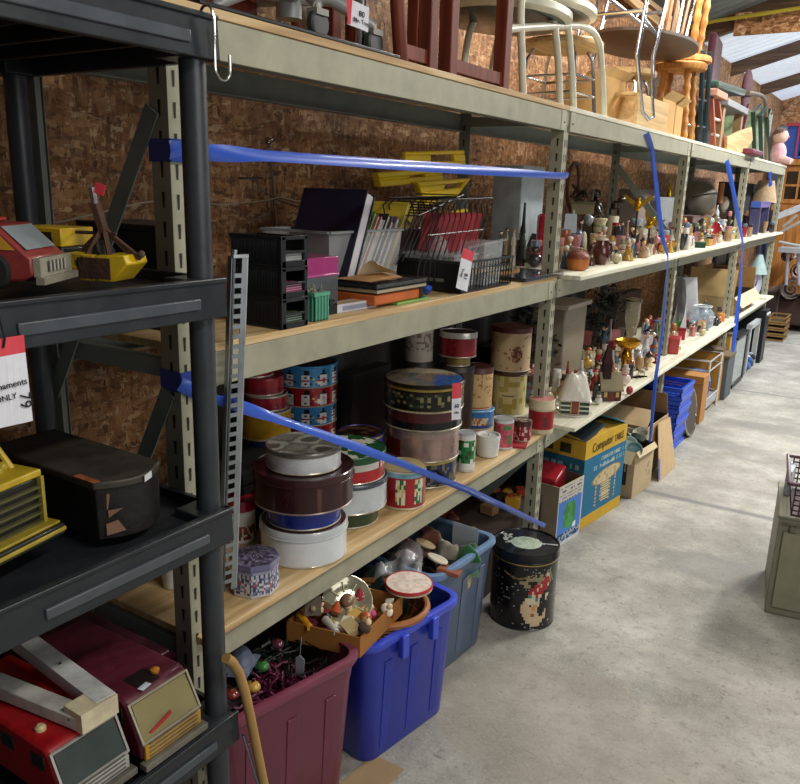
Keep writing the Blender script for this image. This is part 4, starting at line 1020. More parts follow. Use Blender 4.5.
random.seed(21)
def local(c, rot, x, y, z): 
    return V((c[0]+x*math.cos(rot)-y*math.sin(rot), c[1]+x*math.sin(rot)+y*math.cos(rot), z))
def garland(name, label, c, rot, sx, sy, z, col, seed, cat='garland', r=.004, n=160, amp=.02):
    """tangle of tinsel strand"""
    random.seed(seed); b = MB(); pts = []; p = V((random.uniform(-sx, sx), random.uniform(-sy, sy), 0)); d = V((1, 0, 0))
    for i in range(n):
        d = (d+V((random.uniform(-.9, .9), random.uniform(-.9, .9), 0))).normalized(); q = p+d*.022
        if abs(q.x) > sx: d.x *= -1
        if abs(q.y) > sy: d.y *= -1
        p = p+d*.022; pts.append(V((p.x, p.y, random.uniform(-amp, amp))))
    b.tube(pts, r, col, 5)
    for q in pts[::1]:
        e = V((random.uniform(-1, 1), random.uniform(-1, 1), random.uniform(-1, 1))).normalized()*r*3.2
        b.bar(q-e, q+e, r*.9, r*.3, col)
    o = b.build(name, pm(.45, .3, .4, 40)); o.location = (c[0], c[1], z); o.rotation_euler.z = rot
    return tag(o, label, cat)
# filler so the totes read full
def heap(label, c, rot, sx, sy, z, amp, col, seed, name='crumpled_cloth', mat=None, cat='cloth'):
    fq = 1 if sx > .08 else .45
    b = MB(); random.seed(seed); ph = [random.uniform(0, 6) for _ in range(8)]
    def pos(u, v, dz=0):
        x, y = (u-.5)*2, (v-.5)*2
        e = max(0, 1-x**6)*max(0, 1-y**6)
        h = (math.sin(x*5*fq+ph[0]+2*math.sin(y*3*fq+ph[1]))+math.sin(y*7*fq+ph[2]+x*2)+.6*math.sin(x*11*fq+ph[3])*math.sin(y*13*fq+ph[4]))/2.6
        return (x*sx, y*sy, e*(amp*(.6+.5*h))+dz)
    b.surf(pos, 26, 26, lambda u, v: col[int(hsh(int(u*9), int(v*9), seed)*len(col))] if isinstance(col, list) else col)
    b.surf(lambda u, v: (pos(1-u, v)[0], pos(1-u, v)[1], -.05), 2, 2, col[0] if isinstance(col, list) else col)
    o = b.build(name, mat or CLOTH, loc=(c[0], c[1], z), rotz=rot)
    return tag(o, label, cat)
heap('dark cloth filling the maroon tote under the tinsel', mc, mrot, .145, .16, .29, .06, '#1c1820', 1)
garland('tinsel_garland', 'magenta tinsel garland tangled in the front of the maroon tote', local(mc, mrot, .07, -.02, 0), mrot, .085, .13, .365, '#641a3e', 2)
garland('tinsel_garland', 'black green artificial garland tangled at the back of the maroon tote', local(mc, mrot, -.06, 0, 0), mrot, .10, .14, .37, '#16231b', 3, r=.006)
garland('light_string', 'dark string of christmas lights on top of the maroon tote', local(mc, mrot, 0, .02, 0), mrot, .14, .14, .39, '#141416', 4, cat='light string', r=.0025, n=110, amp=.012)
ornc = [('#8a7a3a', 'olive gold'), ('#3a7a3e', 'dull green'), ('#b9bcc9', 'pale grey'), ('#7a3228', 'rust red'), ('#c9a24a', 'golden'), ('#5a2a3c', 'plum'), ('#3c4a5c', 'steel blue')]
spots = [(-.03, .0), (.07, .0), (-.05, -.09), (.11, -.11), (.12, -.06), (.02, .08), (-.09, .06)]
for i, ((c_, nm), (x, y)) in enumerate(zip(ornc, spots)):
    p = local(mc, mrot, x, y, .415)
    t = thing('bauble', nm+' christmas bauble lying on the tangle in the maroon tote', 'bauble', p); b = MB()
    b.ball((0, 0, 0), .015, c_, 16, (1.2, 1, .8)); b.build('ball', GLOSS, t); b = MB(); b.lathe([(.004, .0), (.004, .005)], (0, 0, .011), '#c9b060', 8); b.build('cap', BRASS, t)
p = at(300, 664, x=.04)
t = thing('hang_tag', 'small pale paper tag hanging on a string above the maroon tote', 'tag', (p.x, p.y, p.z)); b = MB(); b.prism([(-.012, -.03), (.010, -.034), (.013, .016), (.0, .024), (-.012, .014)], 0, .001, '#a9a9b4', Matrix.Rotation(PI/2, 4, 'X') @ Matrix.Rotation(.1, 4, 'Y')); b.build('card', CARD, t)
b = MB(); b.tube([(0, 0, .022), (.002, .004, .07)], .0008, '#999999', 5); b.build('string', MATTE, t)
p = at(232, 660, z=.40); heap('dusty blue grey cloth bunched at the near corner of the maroon tote', (p.x+.0, p.y, 0), .4, .055, .05, .39, .05, '#66708a', 8)
for a_, b_, lb in (((315, 676), (323, 655), 'thin brass stick poking up from the tinsel'), ((306, 642), (323, 651), 'thin silver wire stem at the back of the maroon tote')):
    b = MB(); b.tube([at(*a_, x=.03), at(*b_, x=.03)], .0025, '#a08a52', 6); tag(b.build('stick', BRASS), lb, 'stick')
# wooden cane
b = MB(); pts = [at(p, q, x=.155) for p, q in ((226, 658), (232, 662), (239, 673), (245, 692), (250, 715), (256, 745), (262, 775))]
d_ = (pts[-1]-pts[-2]).normalized()
e = pts[-1]; kz = (e.z-.003)/(-d_.z); pts.append(e+d_*kz)
b.tube(pts, .0095, '#a8834c', 12)
tag(b.build('walking_cane', WOOD), 'bent honey wood cane standing in front of the maroon tote', 'cane')
b = MB(); pts = [at(243, 735, x=.150), at(258, 784, x=.150)]; d_ = (pts[1]-pts[0]).normalized(); pts.append(pts[1]+d_*((pts[1].z-.003)/(-d_.z))); b.tube([p_+V((0, 0, 0)) for p_ in pts], .003, '#8d93a0', 8)
tag(b.build('metal_rod', CHROME), 'thin grey metal rod beside the honey wood cane', 'rod')

# carton of ornaments across the totes
CB = '#9a6428'
q1 = at(360, 652, z=.405); q0 = at(307, 628, z=.43); q2 = at(404, 588, z=.405)
t = thing('ornament_carton', 'shallow open cardboard carton of ornaments straddling the maroon and blue totes', 'carton', (0, 0, 0))
ZC = .388
A = V((q1.x, q1.y, ZC)); Bn = V((q0.x-.05, q0.y-.02, ZC)); Cn = V((.095, 1.60, ZC)); Dn = Bn+(Cn-A)
cm = (A+Bn+Cn+Dn)/4
b = MB(); h_ = .055
ps = [A, Cn, Dn, Bn]
for i in range(4):
    p, q = ps[i], ps[(i+1) % 4]
    n = V((0, 0, 1)).cross((q-p).normalized())*.003
    e = 1.0
    b.add([p, q, q+V((0, 0, h_)), p+V((0, 0, h_)), p+n, q+n, q+n+V((0, 0, h_)), p+n+V((0, 0, h_))], [(0, 1, 2, 3), (7, 6, 5, 4), (3, 2, 6, 7), (0, 4, 5, 1), (0, 3, 7, 4), (1, 5, 6, 2)], CB)
b.add([p+V((0, 0, .0)) for p in ps]+[p+V((0, 0, .003)) for p in ps], [(3, 2, 1, 0), (4, 5, 6, 7)], CB)
b.build('tray', CARD, t, smooth=False)
# things in the carton
def inc(u, v, z=0): 
    p = A.lerp(Bn, u).lerp(Cn.lerp(Dn, u), v); return V((p.x, p.y, ZC+.012+z))
p = inc(.55, .58, .05)
t = thing('glass_plate', 'round scalloped pressed glass dish standing among the ornaments', 'glass dish', p); t.rotation_euler = (math.radians(38), math.radians(28), .4)
b = MB(); b.lathe([(.03, -.006), (.045, -.004), (.058, .004), (.066, .010), (.067, .012), (.064, .012), (.050, .003), (.03, -.001), (.001, -.001)], (0, 0, 0), '#a39f84', 40); b.build('dish', pm(.12, .35, .25, 60, coat=.8), t)
b = MB()
for k in range(8): b.tube([(.024*math.cos(k*PI/4), .024*math.sin(k*PI/4), .001), (.05*math.cos(k*PI/4), .05*math.sin(k*PI/4), .006)], .002, '#cfcaa8', 6)
b.ball((0, 0, .012), .018, '#8d6a52', 12, (1, 1, .6)); b.ball((.004, .003, .02), .006, '#d9b9a0', 8); b.build('centre_ornament', CERAM, t)
random.seed(44)
smalls = [('#d9c49a', 'cream'), ('#b98c5a', 'tan'), ('#8a1f2a', 'dark red'), ('#e5dfce', 'off white'), ('#c9a050', 'gold'), ('#3a8aa6', 'turquoise'), ('#d0508a', 'pink'), ('#6a4a34', 'brown'), ('#efe6d2', 'ivory'), ('#b5552f', 'copper'), ('#4a3a30', 'dark brown'), ('#cbb28a', 'straw'), ('#9a9a9a', 'grey'), ('#a83040', 'crimson')]
for i in range(34):
    u = random.uniform(.06, .92); v = random.uniform(.08, .9); c_, nm = smalls[i % 14]; b = MB(); kd = i % 4; r = random.uniform(.010, .018)
    if kd == 0: b.ball((0, 0, r), r, c_, 10, (1, 1.3, .9)); b.ball((.3*r, 0, 2.1*r), r*.55, '#e2c9a5', 8)
    elif kd == 1: b.ball((0, 0, r), r, c_, 10); b.tube([(0, 0, 2*r), (0, 0, 2.5*r)], .003, '#c9b060', 6)
    elif kd == 2: b.cbox((0, 0, r*.8), (r*2.4, r*1.5, r*.9), c_, Euler((.4, .5, i)).to_matrix())
    else: b.lathe([(r*.3, 0), (r*1.1, r*.5), (r*.8, r*1.3), (r*.2, r*2.4)], (0, 0, 0), c_, 10)
    p = inc(u, v, random.uniform(.0, .045)); o = b.build('ornament', CERAM if i % 2 else MATTE, loc=p); o.rotation_euler = (random.uniform(-.6, .6), random.uniform(-.6, .6), random.uniform(0, 6))
    tag(o, 'little %s ornament heaped in the shallow cardboard carton' % nm, 'ornament', 'little %s ornaments in the shallow carton' % nm)
for (u, v, c_, lb) in ((.80, .03, '#d9952a', 'amber yellow candle stick lying at the carton front'), (.45, .05, '#b9b6ae', 'clear silver tube lying at the carton front edge'), (.22, .10, '#b8a276', 'tan wooden block leaning at the carton corner')):
    b = MB(); b.M = Euler((.25, .12, -.4)).to_matrix().to_4x4(); b.tube([(-.03, 0, .012), (.03, 0, .012)], [.011, .009], c_, 10) if 'block' not in lb else b.box(-.025, .025, -.018, .018, .004, .022, c_)
    tag(b.build('ornament', GLOSS, loc=inc(u, v+.06, .030)), lb, 'ornament')
p = at(313, 606, x=-.02); b = MB(); b.box(-.02, .02, -.004, .004, -.025, .025, '#6e6456'); b.ball((0, -.006, -.004), .008, '#9a8a6a', 8)
o = tag(b.build('gift_box', CARD, loc=p, rotz=.7), 'small square taupe box standing behind the ornament carton', 'box')
# plastic bag
b = MB(); random.seed(6)
def bagp(u, v): 
    x = (u-.5)*.13; y = (v-.5)*.14; return (x, y, .03*math.sin(u*4+v*5)+.018*math.sin(u*13)*math.sin(v*9))
b.surf(bagp, 18, 18, '#c9ccd4'); p = at(402, 572, z=.43)
tag(b.build('plastic_bag', glassmat('clear_film', (.8, .83, .88), .1, .35), loc=(p.x-.01, p.y, .432), rotz=.5), 'crumpled clear plastic bag between ornament carton and red-rimmed lid', 'bag')

# blue tote: wicker basket
WK = '#9c5e2c'
p = local(bc, brot, .05, -.02, .27)
t = thing('wicker_basket', 'brown wicker basket sitting in the royal blue tote', 'basket', p, .3)
b = MB()
for j in range(11):
    z = j*.0105; ra = .085+.035*j/10
    pts = [(ra*1.15*math.cos(a*2*PI/48), ra*math.sin(a*2*PI/48), z+.003*math.sin(a*PI+j*PI)) for a in range(49)]
    b.tube(pts, .0058, ('#9c5e2c', '#b3713a', '#7d4820')[j % 3], 6, caps=False)
for k in range(24):
    a = k*2*PI/24; b.tube([(.083*1.15*math.cos(a), .083*math.sin(a), 0), (.118*1.15*math.cos(a), .118*math.sin(a), .112)], .0045, '#8a5226', 5)
b.build('weave', WOOD, t); b = MB(); b.tube([(.122*1.15*math.cos(a*2*PI/40), .122*math.sin(a*2*PI/40), .116) for a in range(41)], .009, '#b0703a', 8, caps=False); b.build('rim', WOOD, t)
heap('dark green fabric bundle heaped in the blue and slate totes', local(bc, brot, -.03, .10, 0), brot, .11, .09, .325, .10, '#16302a', 12)
b = MB(); r = .06
c = at(415, 576, z=.47)
round_tin('tin_lid', 'round loose lid with white top and red rim lying on the green fabric', (c.x, c.y-.03, 0), .064, .452, .466, side='#a5282e', lidh=.008, lidcol='#b52c30', top=lambda x, y: '#d9c3b6' if hsh(int(x*6+9), int(y*6+9), 3) > .5 else '#e6d8cc', mat=PAINTM, cat='tin')  # loose lid, drawn as a very flat tin
# slate tote contents
heap('dark brown cloth filling the slate blue tote', tc_, trot, .145, .155, .26, .07, ['#2b1c1a', '#3a2522', '#241a20'], 14)
for (px, py, lb, kind, c_) in ((437, 560, 'small round white lid beside the larger red-rimmed lid', 'disc', '#ddd3c0'), (425, 545, 'cream flat round lid in the slate tote', 'disc', '#b9a27e'), (450, 566, 'reddish brown wooden slab under the small white lid', 'slab', '#8a4a2c'), (468, 548, 'folded green velvet cloth in the slate tote', 'cloth', '#185a2c'), (449, 545, 'crumpled off white cloth in the slate tote', 'cloth', '#8f887a'), (408, 548, 'grey pink stocking with red star in the slate tote', 'star', '#8a7f80'), (430, 530, 'rust brown fabric fold at the back of the slate tote', 'cloth', '#6b3826'), (395, 560, 'black and white patterned cloth at the tote edge', 'cloth', '#2a2426')):
    p = at(px, py, z=.385)
    if kind == 'disc': b = MB(); b.lathe([(.033, 0), (.036, .004), (.034, .008), (.001, .009)], (0, 0, 0), c_, 24, sy=.85); o = b.build('round_lid', PAINTM, loc=p); o.rotation_euler = (-.25, .2, 0); tag(o, lb, 'disc')  # both discs are loose round lids
    elif kind == 'slab': b = MB(); b.cbox((0, 0, 0), (.07, .10, .014), c_); o = b.build('wood_slab', WOOD, loc=p-V((0, 0, .015)), bevel=.003); o.rotation_euler = (-.3, .15, .3); tag(o, lb, 'wood')
    elif kind == 'star':
        heap(lb, p, .5, .05, .045, p.z-.02, .04, c_, 17, name='stocking', cat='stocking')
        b = MB(); st = [((.02 if k % 2 == 0 else .008)*math.cos(k*PI/5), (.02 if k % 2 == 0 else .008)*math.sin(k*PI/5)) for k in range(10)]
        b.prism(st, 0, .002, '#8a1c28'); o = b.build('felt_star', CLOTH, loc=p+V((0, 0, .03))); o.rotation_euler = (-.4, .3, 0); tag(o, 'dark red felt star on the grey pink stocking', 'star')
    else: heap(lb, p, .6, .04, .045, p.z-.03, .05, c_, int(px))
# white glass pane leaning in the tote corner
b = MB(); b.box(-.05, .05, -.001, .001, -.05, .04, '#c9d2d6'); o = b.build('glass_sheet', pm(.2, 0, .1, alpha=.6), loc=local(tc_, trot, .08, .145, .37)); o.rotation_euler.z = trot; tag(o, 'pale glass sheet edge upright in the far end of the slate tote', 'glass sheet')

# ------------------------------------------------------------------ black snowman drum tin
P = at(521, 631, z=0); r = 33*mpp(P); C_ = away(P, r); C_ -= RT*((pxof(C_)[0]-521)*mpp(C_)); C_.z = 0; Fp = away(C_, -r)
Hd = zat(V((P.x, P.y, 0)), 556)
face_map = ['................................',
            '......................g.w.......',
            '..............g..gg..gww.g......',
            '.........gggggggggggrrrrw.g.....',
            '.....ggggg......ggrrrrrrrg......',
            '........gggg..rrrrwrrrrwr.......',
            '............rrrrwrrrrrr.kk......',
            '...........rrwrrrrrr............',
            '...........ttwwrrww...ww........',
            '.........wwwwwwttw....w.........',
            '........ppwwwwwwww..............',
            '.......pppppkpooowkk............',
            '.......ppppppooopkkkk...........',
            '.......ppppppppppkkk..p.........',
            '........pppppmmpppkk.pp.........',
            '.........pppppppppppppp.........',
            '..........ppppppppppp...........',
            '.............pppppp.............',
            '................................']
def drum_side(u, v):
    if v > .955: return '#a88a4a' if v < .975 else '#161618'
    f = bitmap(face_map, {'g': '#9a906a', 'r': '#b3202c', 'w': '#ded2b8', 't': '#3c8a7a', 'p': '#d9bf9c', 'k': '#0f0f12', 'o': '#d99a5a', 'm': '#a8543c'}, 1, .0, .93, None, .44, .70)(u, v)
    if f: return f
    if hsh(int(u*150), int(v*60), 3) > .975: return '#a9aab0'
    if abs(v-.80+.04*math.sin(u*30)) < .012 and .40 < u < .55: return '#8f7a4a'
    return '#101013' if hsh(int(u*40), int(v*14), 9) > .4 else '#15151a'
def drum_top(x, y):
    if (x-.0)**2/.25+(y+.05)**2/.2 < 1: return '#c2d2bd' if hsh(int(x*7+9), int(y*7+9), 2) > .3 else '#b3c5b2'
    if abs(y+.05-.12*x) < .05 and x > .5: return '#b9bcc0'
    if -.75 < x < -.45 and hsh(int(x*14+20), int(y*9+20), 5) > .62 and abs(y-.2) < .35: return '#c9cfc9'
    return '#16171b' if hsh(int(x*9+9), int(y*9+9), 8) > .3 else '#22242a'
t = thing('drum_tin', 'tall black round popcorn tin with a red-scarfed snowman face, on the floor', 'tin', (C_.x, C_.y, .001), face(C_))
b = MB(); A_ = lambda u: -PI/2+(u-.5)*2*PI
b.surf(lambda u, v: (r*math.cos(A_(u)), r*math.sin(A_(u)), .004+v*(Hd*.90-.004)), 220, 60, drum_side)
b.lathe([(r*.99, 0), (r*1.015, .002), (r*1.0, .005)], (0, 0, 0), '#2a2a2c', 48); b.build('body', TIN, t)
b = MB(); R = r*1.025; hb = Hd*.89
b.lathe([(R*.99, hb), (R*1.012, hb+.002), (R*1.0, hb+.005), (R, Hd-.004), (R*.99, Hd), (R*.955, Hd), (R*.94, Hd-.005)], (0, 0, 0), '#17181c', 48)
b.surf(lambda u, v: (R*.94*v*math.cos(A_(u)), R*.94*v*math.sin(A_(u)), Hd-.0045+.003*(1-v)), 72, 22, lambda u, v: drum_top(v*math.cos(A_(u)), v*math.sin(A_(u)))); b.build('lid', TIN, t)

# ------------------------------------------------------------------ boxes along the floor
def facebox(name, label, near, far, H, depth, front, side='#a88a60', cat='box', open_top=True, mat=CARD, nu=70, nv=60, near_fn=None, top='#3a2a1c', flaps=None):
    """box whose aisle face runs from near (x,y) to far (x,y); front(u,v) colours that face, near_fn the end face"""
    n, f = V((*near, 0)), V((*far, 0)); L = (f-n).length
    t = thing(name, label, cat, (n.x, n.y, .001), math.atan2(f.y-n.y, f.x-n.x)-PI/2)
    b = MB()
    b.surf(lambda u, v: (0, u*L, v*H), nu, nv, front)
    b.surf(lambda u, v: (-depth+u*depth, 0, v*H), nu//2, nv//2, near_fn or side)
    b.surf(lambda u, v: (-u*depth, L, v*H), 2, 2, side)
    b.surf(lambda u, v: (-depth, L-u*L, v*H), 2, 2, side)
    b.surf(lambda u, v: (-depth+u*depth, L-v*L, .001), 2, 2, side)
    if open_top:
        for a in range(4):
            p, q = [((-.003, .003), (-.003, L-.003)), ((-.003, L-.003), (-depth+.003, L-.003)), ((-depth+.003, L-.003), (-depth+.003, .003)), ((-depth+.003, .003), (-.003, .003))][a]
            b.add([(p[0], p[1], .003), (q[0], q[1], .003), (q[0], q[1], H), (p[0], p[1], H)], [(3, 2, 1, 0)], top)
        b.box(-.003, 0, 0, L, H-.0005, H+.0005, '#c9b48c'); b.box(-depth, 0, 0, .003, H-.0005, H+.0005, '#c9b48c')
    else: b.surf(lambda u, v: (-depth+u*depth, v*L, H), 4, 4, top)
    b.build('carton', mat, t, smooth=False)
    for (edge, ang, ln, col) in (flaps or []):
        b = MB()
        if edge == 'front': p = (0, 0, H); M_ = Matrix.Translation(p) @ Matrix.Rotation(ang, 4, 'Y'); b.M = M_; b.box(-.0015, .0015, .004, L-.004, 0, ln, col)
        elif edge == 'near': M_ = Matrix.Translation((0, 0, H)) @ Matrix.Rotation(-ang, 4, 'X'); b.M = M_; b.box(-depth+.004, -.004, -.0015, .0015, 0, ln, col)
        elif edge == 'far': M_ = Matrix.Translation((0, L, H)) @ Matrix.Rotation(-ang, 4, 'X'); b.M = M_; b.box(-depth+.004, -.004, -.0015, .0015, 0, ln, col)
        elif edge == 'back': M_ = Matrix.Translation((-depth, 0, H)) @ Matrix.Rotation(ang, 4, 'Y'); b.M = M_; b.box(-.0015, .0015, .004, L-.004, 0, ln, col)
        b.build('flap', mat, t, smooth=False)
    return t, L
# white and blue box with green picture
def greenpic(u, v):
    if u > .95 or u < .03: return '#c9cbd0'
    if v > .74: return '#c7c2bb' if (v*18) % 1 > .4 or hsh(int(u*24), int(v*18)) > .6 else '#6d6a68'
    if v < .06: return '#d0d2d6'
    if v < .2: return '#9aa8b6' if hsh(int(u*16), int(v*30), 2) > .5 else '#2c4a6e'
    a, b_ = (u-.5)/.24, (v-.46)/.22
    if abs(a)**3+abs(b_)**3 < 1: return '#4c9a55' if hsh(int(u*12), int(v*10), 4) > .3 else '#3a8246'
    if abs(u-.72) < .06 and .22 < v < .30: return '#dfe4ea'
    return '#4a7fd0'
facebox('product_box', 'white and blue printed box with a green picture beside the rack upright', (.0, 2.985), (.03, 3.20), .285, .16, greenpic, '#8a7a66', top='#5a4432')
b = MB(); b.cbox((0, 0, 0), (.11, .14, .14), '#9c1c2c', Euler((.2, .1, .1)).to_matrix()); tag(b.build('red_box', GLOSS, loc=(-.09, 3.08, .26), bevel=.008), 'glossy red case sticking out of the box with the green picture', 'case')
# blue and yellow furniture box
def tablepic(u, v):
    Y, Bl, K = '#d2a92c', '#1f6f96', '#b9a57e'
    if v > .80:
        return Y
    if v < .13: return Y
    if .70 < v < .75 and .42 < u < .95: return '#6f9aa8' if hsh(int(u*40), 2) > .35 else Bl
    if .62 < v < .67 and .22 < u < .97: return '#8fb0b4' if hsh(int(u*46), 3) > .35 else Bl
    e = ((u-.57)/.36)**2+((v-.50-.06*(u-.5))/.085)**2
    if e < 1: return '#8d7a58' if e > .8 else '#cdbb92' if hsh(int(u*20), int(v*20)) > .2 else '#b29c70'
    for k in (.33, .45, .67, .80):
        if abs(u-k) < .017 and .16+.05*(k == .45) < v < .46: return '#c4ae80' if (v*24) % 1 > .35 else '#6e5a3c'
    if .47 < u < .65 and .2 < v < .42: return '#c9bc98' if (v*36) % 1 > .3 else '#5f5a4c'
    return Bl
def endpic(u, v):
    if v > .80: return '#c99f2c' if not (.84 < v < .94 and .12 < u < .8 and hsh(int(u*20), 5) > .4) else '#3a2e18'
    if .68 < v < .72 and .3 < u < .95: return '#7f9a9c' if hsh(int(u*30), 8) > .4 else '#174f66'
    return '#175b78'
ct, L = facebox('furniture_carton', 'blue and yellow carton printed with a turned-leg round table picture', (.015, 3.235), (.07, 3.655), .425, .36, tablepic, '#175b78', near_fn=endpic, nu=140, nv=110, top='#2a4a5a',
   flaps=[('front', -1.5, .12, '#c9a02c'), ('near', 1.35, .2, '#2b3a44'), ('far', -1.2, .14, '#3aa0d8'), ('back', 1.3, .16, '#2b3f50')])
M = Matrix.Translation((.0015, L*.40, .425*.90)) @ frame((0, 0, 0), (0, 1, .04), (0, 0, 1)); text('Computer', .062, ct, M, '#2a2416', squash=.8)
text('TABLE', .05, ct, Matrix.Translation((.0015, L*.8, .425*.89)) @ frame((0, 0, 0), (0, 1, .04), (0, 0, 1)), '#2a2416', squash=.7)
text('COMPUTER TABLE', .024, ct, Matrix.Translation((.0015, L*.62, .425*.725)) @ frame((0, 0, 0), (0, 1, .0), (0, 0, 1)), '#cfe0e0')
text('Ready to assemble', .020, ct, Matrix.Translation((.0015, L*.55, .425*.645)) @ frame((0, 0, 0), (0, 1, .0), (0, 0, 1)), '#cfe0e0')
# kraft box with black glove print
def kraft(u, v):
    if .62 < u < .9 and .3 < v < .62 and hsh(int(u*30), int(v*12)) > .78: return '#8f8570'
    return '#c4ae8a'
def glove(u, v):
    x, y = (u-.62)/.26, (v-.48)/.36
    if abs(x) < .5 and -.7 < y < .15: return '#2e261f'
    for k in range(4):
        if abs(x-(-.42+.26*k)) < .10 and .1 < y < .75+.1*(k in (1, 2)): return '#2e261f'
    if abs(x+.72) < .12 and -.2 < y < .35: return '#2e261f'
    return '#bfa680'
kb, L = facebox('kraft_box', 'small kraft box with a black glove print packed with bowls', (.095, 3.77), (.12, 4.02), .245, .15, kraft, '#b39a72', near_fn=glove, nu=40, nv=40, flaps=[('near', -2.4, .07, '#c9b692'), ('front', 2.5, .03, '#cbb793')])
for k, (x, y, c_) in enumerate(((-.03, .06, '#7fa8a8'), (-.07, .10, '#b9c4bc'), (-.05, .17, '#5a6a60'), (-.10, .2, '#8a8a7a'), (-.04, .22, '#c9c7b4'))):
    b = MB(); rr = .042; b.lathe([(.3*rr, 0), (.8*rr, .3*rr), (rr, .9*rr), (.93*rr, .9*rr), (.7*rr, .3*rr), (.001, .1*rr)], (0, 0, 0), c_, 20)
    o = b.build('bowl', CERAM, loc=(.095+x, 3.77+y, .232+.008*k)); o.rotation_euler = (.9-.3*k, .5*(-1)**k, k); tag(o, ('teal', 'pale', 'dark green', 'olive grey', 'cream')[k]+' bowl stacked in the kraft box with the glove print', 'bowl')
# open carton with big hanging flap
kb, L = facebox('open_carton', 'open brown carton with its pale flap folded out toward the aisle', (.065, 4.06), (.08, 4.42), .30, .34, '#b79a70', '#a1845c', nu=2, nv=2, flaps=[('near', .9, .12, '#cbb088'), ('back', .4, .15, '#8a6a48'), ('far', -.4, .14, '#9a7a54')])
b = MB(); pp = [at(658, 466, x=.15), at(652, 480, x=.12), at(675, 464, x=.17), at(668, 428, x=.11), at(655, 425, x=.09)]
b = MB()
q = [V((.145, 4.10, .002)), V((.155, 4.41, .002)), V((.085, 4.45, .275)), V((.085, 4.19, .30))]
n_ = (q[1]-q[0]).cross(q[3]-q[0]).normalized()*.003
b.add(q+[w_-n_ for w_ in q], [(0, 1, 2, 3), (7, 6, 5, 4), (0, 4, 5, 1), (1, 5, 6, 2), (2, 6, 7, 3), (3, 7, 4, 0)], '#c2a67c')
fl = tag(b.build('cardboard_sheet', CARD, smooth=False), 'loose kraft board with handwriting leaning on the open carton', 'cardboard')
ex_ = (q[1]-q[0]).normalized(); ey_ = (q[3]-q[0]).normalized()
text('45', .12, fl, frame((q[0].lerp(q[2], .5)+n_*.3), ex_, ey_), '#4a3f30')
b = MB(); b.bar(q[0]+ex_*.01+n_*.6+ey_*.01, q[0]+ex_*.012+n_*.6+ey_*.12, .022, .001, '#2f62c4', up=n_); b.build('blue_stripe', BT, fl)
# blue stacking crates
CRB = pm(.35, 0, .1, 14)
def crate(label, x1, y0, y1, z0, h, dx=.30, col='#2450c8'):
    t = thing('plastic_crate', label, 'crate', (0, 0, 0)); b = MB()
    x0 = x1-dx
    b.box(x0, x1, y0, y1, z0, z0+.004, col)
    for (p, q_) in (((x1, y0), (x1, y1)), ((x1, y1), (x0, y1)), ((x0, y1), (x0, y0)), ((x0, y0), (x1, y0))):
        for k, zz in enumerate((.012, h*.3, h*.5, h*.7, h-.01)):
            b.bar((p[0], p[1], z0+zz), (q_[0], q_[1], z0+zz), .006 if 0 < k < 4 else .016, .010 if 0 < k < 4 else .02, col)
        n = 10
        for i in range(n+1):
            u = i/n; b.bar((p[0]+(q_[0]-p[0])*u, p[1]+(q_[1]-p[1])*u, z0), (p[0]+(q_[0]-p[0])*u, p[1]+(q_[1]-p[1])*u, z0+h), .010, .005, col)
    b.build('lattice', CRB, t, bevel=.001); return t
zz = .001; cl = ['bottom', 'second lowest', 'middle', 'second highest', 'top']
for k in range(5):
    crate('bright blue slatted crate, %s of the stack behind the kraft boxes' % cl[k], .06+.006*k, 4.66, 4.96, zz, .078); zz += .0795
crate('wide blue bin behind the crate stack under the snowy cottage shelf', -.06, 4.22+.31, 4.64, .001, .38, .30, '#16307e')
t = thing('blue_bin', 'dark navy plastic bin behind the furniture carton, under the shelf', 'bin', (0, 0, 0)); b = MB(); b.box(-.40, -.28, 3.75, 4.45, .001, .44, '#132463', 1.02); b.build('tub', PLASTIC, t, bevel=.01); b = MB(); b.box(-.41, -.27, 3.73, 4.47, .44, .46, '#1a2f80'); b.build('lid', PLASTIC, t, bevel=.005)
# round tray on edge, boards and carts beyond
c = V((.06, 5.08, .165)); R_ = Matrix.Rotation(math.radians(80), 3, 'Y')
t = thing('round_tray', 'round dark tray with silver rim standing on edge beside the blue crates', 'tray', c); t.rotation_euler = (0, math.radians(82), 0)
b = MB(); b.lathe([(.001, -.006), (.148, -.006), (.150, 0), (.148, .004), (.001, .005)], (0, 0, 0), '#4a4038', 48); b.build('disc', pm(.6, 0, .4, 10), t)
b = MB(); b.tube([(.156*math.cos(a*2*PI/48), .156*math.sin(a*2*PI/48), 0) for a in range(49)], .009, '#b5b0a4', 8, caps=False); b.build('rim', CHROME, t)
b = MB(); b.box(-.25, .015, 5.38, 5.54, .001, .33, '#b07c42'); b.box(-.25, .0155, 5.375, 5.545, .28, .285, '#8d6232'); tag(b.build('cardboard_box', CARD, bevel=.002, loc=(.05, 0, 0)), 'tall narrow tan cardboard box right of the round tray', 'box')
# white wire stand
t = thing('wire_stand', 'white wire stand frame with tray behind the tan cardboard box', 'stand', (0, 0, 0)); b = MB()
for yy in (5.58, 5.98):
    for xx in (-.28, .05): b.tube([(xx, yy, .001), (xx, yy, .40)], .008, '#c9c9c6', 8)
for zz in (.40, .33, .12):
    b.tube([(-.28, 5.58, zz), (.05, 5.58, zz), (.05, 5.98, zz), (-.28, 5.98, zz), (-.28, 5.58, zz)], .006, '#c9c9c6', 6)
b.build('frame', GLOSS, t); b = MB(); b.box(-.28, .05, 5.60, 5.96, .05, .11, '#8d98a4'); b.build('tray', GLOSS, t, bevel=.004)
b = MB(); b.cbox((0, 0, 0), (.16, .2, .14), '#2a5fa8', Euler((.2, .1, .3)).to_matrix()); tag(b.build('blue_case', PLASTIC, loc=(-.06, 5.78, .20), bevel=.01), 'blue case sitting in the white wire stand', 'case')
